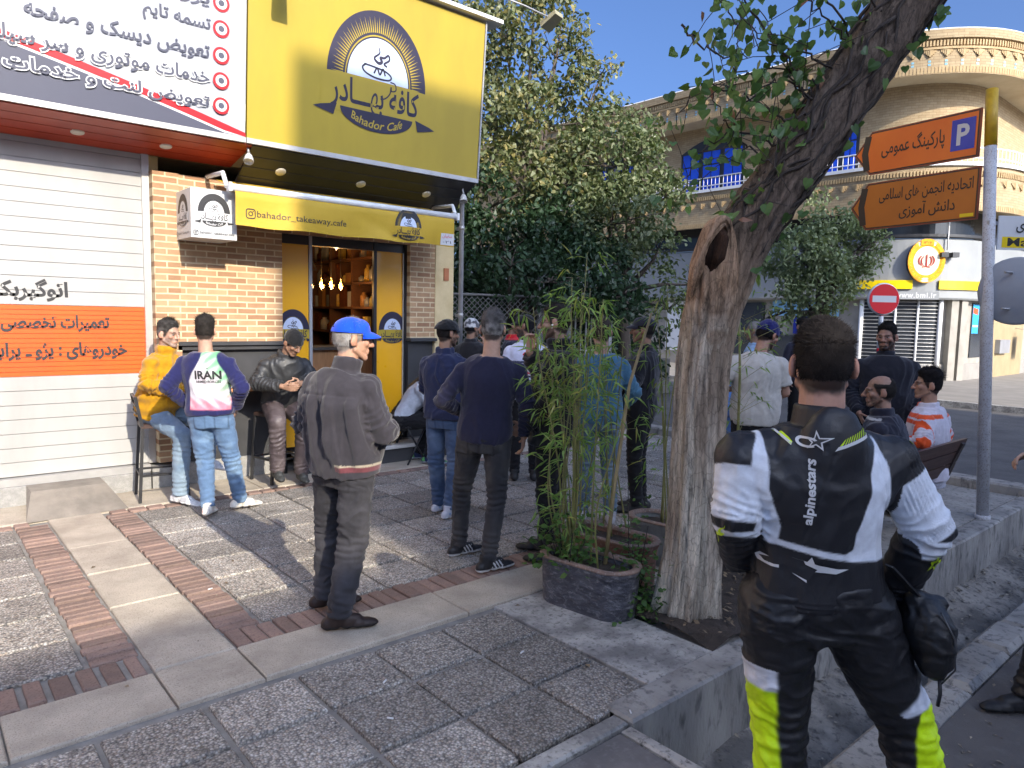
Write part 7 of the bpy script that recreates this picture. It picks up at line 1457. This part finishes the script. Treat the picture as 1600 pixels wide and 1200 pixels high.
# 22 the rider in the foreground
def hump(P, J, k): P.ell(J['nek']+A3(0,-.085,-.10)*k, np.array((.105,.055,.16))*k); P.ell(J['che']+A3(0,-.075,-.06)*k, np.array((.12,.06,.20))*k)
def armd(V, J, s):
    a, b, w_ = J['sh'+s]/kR, J['el'+s]/kR, J['wr'+s]/kR; d = b-a; L = np.linalg.norm(d); d /= L; t = (V-a)@d/L; r = np.linalg.norm(V-a-np.outer(t*L, d), axis=1); e_ = w_-b; Le = np.linalg.norm(e_); e_ = e_/Le; t2 = np.clip((V-b)@e_/Le, 0, 1); r2 = np.linalg.norm(V-b-np.outer(t2*Le, e_), axis=1); return np.where(r2 < r-.004, 9., t), np.where(r2 < r-.004, r2, r)
kR = 1.87/1.75
def riderc(V, J):
    x, y, z = V[:,0]*kR+.024+.075, V[:,1]*kR, V[:,2]*kR; n = len(V); c = np.tile(A3(.017,.017,.020), (n, 1)); WH = C_(216,221,229); back = y < .06
    sm = lambda d: smst(-.003, .003, d)
    li = np.interp(z, [1.21,1.22,1.264,1.383,1.52,1.565], [-.131,-.131,-.13,-.178,-.181,-.185]); lo = np.interp(z, [1.20,1.214,1.248,1.282,1.33,1.37,1.43,1.497,1.565], [-.17,-.19,-.205,-.20,-.21,-.225,-.232,-.223,-.185])
    ri = np.interp(z, [1.18,1.255,1.37,1.437,1.545], [.088,.09,.126,.126,.165]); ro = np.interp(z, [1.17,1.235,1.32,1.457,1.545], [.26,.225,.21,.195,.165])
    w_ = sm(li-x)*sm(x-lo)*sm(1.57-z)*sm(z-1.20)+sm(x-ri)*sm(ro-x)*sm(z-1.17)*sm(1.55-z); up = np.interp(x, [-.19,-.13,.062,.09,.24], [1.24,1.22,1.186,1.20,1.22]); dn = np.interp(x, [-.20,-.154,.089,.25], [1.215,1.205,1.160,1.155]); w_ = np.maximum(w_, sm(up-z)*sm(z-dn)); w_ = w_*back
    for s in 'LR':
        t, r = armd(V, J, s); w_ = w_*(1-(t > 8)*smst(.088, .080, r))
    for s in 'LR':
        t, r = armd(V, J, s); sg = 1 if s == 'R' else -1; st = (.20 if s == 'L' else .34)+.10*np.sin(np.arctan2(y-.0, sg*(x-.099-sg*.28+.07))*1.0); aw = smst(st-.012, st+.012, t)*smst(1.10, 1.07, t)*(r < .105)*(sg*(x-.099+.07) > .222); w_ = np.maximum(w_, aw)
    c = c+(WH-c)*np.clip(w_, 0, 1)[:,None]
    return c
def riderpost(V, Nn, J, k):
    x, z = V[:,0], V[:,2]; rib = smst(.155, .175, x)*smst(.262, .245, x)*smst(1.28, 1.34, z)*smst(1.60, 1.56, z)*(V[:,1] < .05); V = V+Nn*(.0035*rib*np.sin((z*.45+x*1.0)*430))[:,None]
    for s in 'LR':
        t, r = armd(V/k, J, s); m = smst(.86, .9, t)*smst(1.08, 1.04, t)*(r < .13); V = V+Nn*(.003*m*np.sin(t*200))[:,None]
    V = V+Nn*(.0028*smst(1.035, 1.01, z)*(V[:,1] < .08)*np.sin(z*430+1.2*x))[:,None]; seam = np.exp(-((np.abs(x+.02)-.105+.25*(z-1.4)*(z < 1.5))/.004)**2)*(V[:,1] < 0)*(z > 1.22)*(z < 1.53); return V-Nn*(.004*seam)[:,None]
def riderleg(V, J):
    x, y, z = V[:,0]*kR, V[:,1]*kR, V[:,2]*kR; c = np.tile(A3(.013,.013,.015), (len(V), 1)); NE = C_(206,240,10); WH = C_(210,214,222)
    e = x-np.interp(z, [.45,.55,.62,.70], [.275,.265,.27,.30]); ne = smst(-.006, .006, e)*smst(.66, .645, z-.25*(x-.3))*(x > .1)*(y < .09); c = c+(NE-c)*ne[:,None]
    wh = smst(.0, .01, z-(.645+.25*(x-.3)))*smst(.80, .77, z-.9*(x-.36))*smst(.19, .22, x)*(z-.645 > .55*(.25-x)-.03)*smst(.80, .74, z)*(y < .06); c = c+(WH-c)*np.clip(wh, 0, 1)[:,None]
    l = smst(-.172, -.187, x+.12*(z-.6))*(z < .78)*(y < .09); c = c+(NE-c)*(l*smst(.71, .70, z))[:,None]; c = c+(WH-c)*(l*smst(.695, .71, z)*smst(.80, .78, z))[:,None]; return c
def legpost(V): return V
J = dict(lean=-.085, pel=(.005,0,.955), che=(-.005,-.02,1.27), nek=(.01,-.02,1.475), shR=(.235,-.02,1.415), shL=(-.235,-.02,1.42), elR=(.325,-.05,1.165), elL=(-.255,-.04,1.20), wrR=(.275,.10,.87), wrL=(-.18,.13,1.00), hipR=(.11,0,.91), hipL=(-.11,0,.91), knR=(.29,.0,.53), knL=(-.10,.03,.52), anR=(.36,-.06,.10), anL=(-.11,-.03,.10), toeR=(.3,1,0), toeL=(0,1,0))
rd = person('rider seen from behind in a black, white and neon leather racing suit, nearest the camera', (2.29, 1.02), -2, 1.87, -.17, J, 1.12, 0, dict(cf=riderc, mat=LEATHER, e=.018, sleeve=(.084,.074,.058), collar=.055, amp=.0045, fr=7, hem=.20, extra=[hump], post=riderpost, smooth=5), dict(cf=riderleg, mat=LEATHER, r=(.112,.085,.072), amp=.006, e=.014, stack=.003), dict(col=(.014,.014,.015), sole=(.012,.012,.012), boot=.24),
    dict(yaw=14, pitch=2, skin=(.45,.25,.18), beard=1, bcol=(.012,.010,.009), eyes=False, neck=1.12, size=1.07), dict(col=(.016,.013,.012), thick=.006, top=.010, strands=12000, len=.013, side=.35), vox=.0055, hvox=.0048, hands='')
neon = mat('neon_print', lin(206,240,10), lin(190,226,8), 8, .45); wl = M['whitep']; bl = M['blk']
X = lambda px: (px-1288)/520/kR-.075
Zz = lambda py: (1.87-(py-510)/520)/kR
def PX(*pts): return [(X(a), Zz(b)) for a, b in pts]
S = [PG(PX((1188,643),(1199,640),(1222,688),(1219,691),(1205,676)), 0, .002), PG(PX((1186,651),(1190,649),(1221,689),(1219,693)), 1, .0025),
     PG(PX((1283,689),(1292,678),(1348,653),(1351,664)), 0, .002), PG(PX((1276,697),(1281,690),(1352,664),(1353,670)), 1, .0025)]
for i in range(13): f = i/13; S.append(PG(PX((1293+f*55,677-f*24),(1295.5+f*55,676-f*24),(1290+f*60,687-f*22),(1287.5+f*60,688-f*22)), 2, .003))
for i in range(7): f = i/7; S.append(PG(PX((1190+f*24,645+f*32),(1192+f*24,648+f*32),(1201+f*18,646+f*34),(1199+f*18,643+f*34)), 2, .003))
def star(cx, cy, s, mi, hole):
    o = [(-.02,-1.0),(.22,-.28),(1.5,-.36),(.42,.22),(.52,.95),(-.1,.45),(-.75,.85),(-.42,.25),(-.62,.0),(-.2,-.25)]; i_ = [(-.02+(a-.0)*.68, .02+b*.66) for a, b in o]
    S.append(PG(PX(*[(cx+a*s, cy+b*s) for a, b in o]), mi, .002)); S.append(PG(PX(*[(cx+a*s, cy+b*s) for a, b in i_]), hole, .003))
    rg = [(math.cos(t), math.sin(t)) for t in np.linspace(-.5, -5.4, 22)]; ring = [(cx-.75*s+a*.85*s, cy+.25*s+b*.52*s) for a, b in rg]+[(cx-.72*s+a*.58*s, cy+.25*s+b*.30*s) for a, b in rg[::-1]]
    n = 22; S.append((PX(*ring), [(j, j+1, 2*n-2-j, 2*n-1-j) for j in range(n-1)], mi, .0035))
star(1252, 682, 16, 1, 2)
# spine lettering runs upward: white letters with a thin dark core
for bold, mi, lf in ((.03, 1, .002),):
    V, F = text2d('alpinestars', bold, .12); V0, _ = text2d('alpinestars', .0, .12); a, b = V0.min(0), V0.max(0); W = (V-a)/(b-a); px = 1256.5-(W[:,1])*0-(1-W[:,1])*-0-(1-W[:,1]*1.0)*0; L = 104
    S.append(([(X(1237+18.5*(1-w[1])), Zz(816-L*w[0])) for w in W], [tuple(f) for f in F], mi, lf))
S.append(PG(PX((1424,664),(1432,668),(1438,690),(1434,694),(1428,684)), 0, .003))
decal(rd, 'back_print', S, (0,0,0), (1,0,0), (0,0,1), (0,1,0), [neon, wl, bl], .003)
# logo fragments on the trouser seat
root, Jn, k = rd[:3]; tr = [c for c in root.children if c.name.startswith('trousers')][0]; S = []
S += [PG(PX((1229,874),(1252,879),(1257,870),(1262,881),(1300,889),(1318,890),(1296,897),(1263,894),(1266,890),(1250,884),(1247,878)), 1, .002), PG(PX((1192,886),(1198,881),(1204,881),(1198,887),(1201,892),(1215,891),(1215,896),(1197,896)), 1, .002), PG(PX((1232,900),(1252,909),(1252,913)), 1, .002)]
decal(rd, 'seat_print', S, (0,0,0), (1,0,0), (0,0,1), (0,1,0), [neon, wl, bl], .004)
S = []; o_ = []
s5 = [(math.cos(PI/2+j*PI/5)*(1 if j % 2 == 0 else .42), math.sin(PI/2+j*PI/5)*(1 if j % 2 == 0 else .42)) for j in range(10)]
el = Jn['elR']/k; S = [PG([(el[0]+.01+a*.024, el[2]-.10+b*.034) for a, b in s5], 0, .002), PG([(el[0]+.01+a*.013, el[2]-.10+b*.019) for a, b in s5], 2, .003)]
decal(rd, 'sleeve_star', S, (0,0,0), (1,0,0), (0,0,1), (0,1,0), [neon, wl, bl], .003)
el = Jn['elL']/k; S = [PG([(el[0]-.05+a*.012, el[2]-.07+b*.05) for a, b in s5], 0, .002)]
decal(rd, 'sleeve_star', S, (0,0,0), (1,0,0), (0,0,1), (0,1,0), [neon, wl, bl], .003)
# his hip bag
def rw(x, y, z): a = math.radians(49.1+2)-PI/2; return (2.29+x*math.cos(a)-y*math.sin(a), 1.02+x*math.sin(a)+y*math.cos(a), -.17+z)
bag = empty('hip_bag', rw(.285, -.05, .90), math.radians(51.1)-PI/2, 'black padded hip bag hanging at the rider\'s right side', 'bag')
P = Prims(); P.ell((.02,-.03,-.02), (.062,.075,.125)); P.ell((.0,-.0,.03), (.07,.085,.10)); P.cap((-.03,.0,.11), (.05,.0,.09), .03, .03); V, F, Nn = P.remesh(.006, 4); V = wrinkle(V, Nn, .006, 14, 3); mesh_np('pouch', V, F, LEATHER, bag, col=np.tile(A3(.012,.012,.013), (len(V), 1)))
g = MB(); g.tube([(.0,-.085,.10),(.04,-.10,.02),(.05,-.10,-.08),(.03,-.07,-.14)], .003, 8); g.build('zip', M['dado'], bag); g = MB(); g.bar((-.04,-.02,.13),(-.16,-.06,.24), .03, .006); g.build('strap', M['black'], bag); g = MB(); g.tube([(.03,-.06,-.13),(.035,-.06,-.18),(.03,-.06,-.22)], .006, 6); g.build('cord', M['black'], bag)
# 23 man at the right edge
J = dict(elR=(.25,.02,1.15), wrR=(.15,.18,1.25), anL=(-.10,.30,.09), knL=(-.10,.20,.50), hdR=(-.1,.95,-.25), cuR=.55, pnR=(-.6,0,-.8), elL=(-.27,-.14,1.14), wrL=(-.16,.02,1.15), hdL=(.15,.95,-.3), cuL=.45, pnL=(.3,0,-.9))
person('man in black at the right edge, open hand and black riding boot showing', (4.42, .72), -88, 1.76, -.17, J, 1.05, 0, dict(col=(.012,.012,.013), mat=LEATHER, e=.02, sleeve=(.08,.07,.05)), dict(col=BLK, mat=LEATHER, r=(.10,.08,.066)), dict(col=(.016,.016,.017), sole=(.012,.012,.012), boot=.22), dict(skin=FAIR, beard=.6), dict(col=(.015,.012,.011), thick=.01, top=.014), vox=.008, hvox=.0045)
# cigarettes in hands
def cigarette(pname, s, label):
    root, Jn, k = PEOPLE[pname][:3]; d = Jn['hd'+s] if Jn['hd'+s] is not None else Jn['wr'+s]-Jn['el'+s]; d = d/np.linalg.norm(d); pn = np.array(Jn['pn'+s], float); pn = pn-d*pn.dot(d); pn /= np.linalg.norm(pn); p = Jn['wr'+s]+d*.135*k+pn*.035; q = p+d*.03+pn*.05
    rz = root.rotation_euler.z; Mx = Matrix.Rotation(rz, 3, 'Z'); w1 = Mx @ Vector(p)+root.location; w2 = Mx @ Vector(q)+root.location; g = MB(); g.tube([(0,0,0), tuple(w2-w1)], .004, 8); o = g.build('cigarette', M['white'], None); o.location = w1; tag(o, label, 'cigarette')
cigarette('older man in a bright blue cap and charcoal bomber jacket, cigarette in hand', 'R', 'cigarette held by the man in the blue cap'); cigarette('man in a navy jacket, black cap and jeans, cigarette in his lowered hand', 'R', 'cigarette in the lowered hand of the man in the navy jacket')
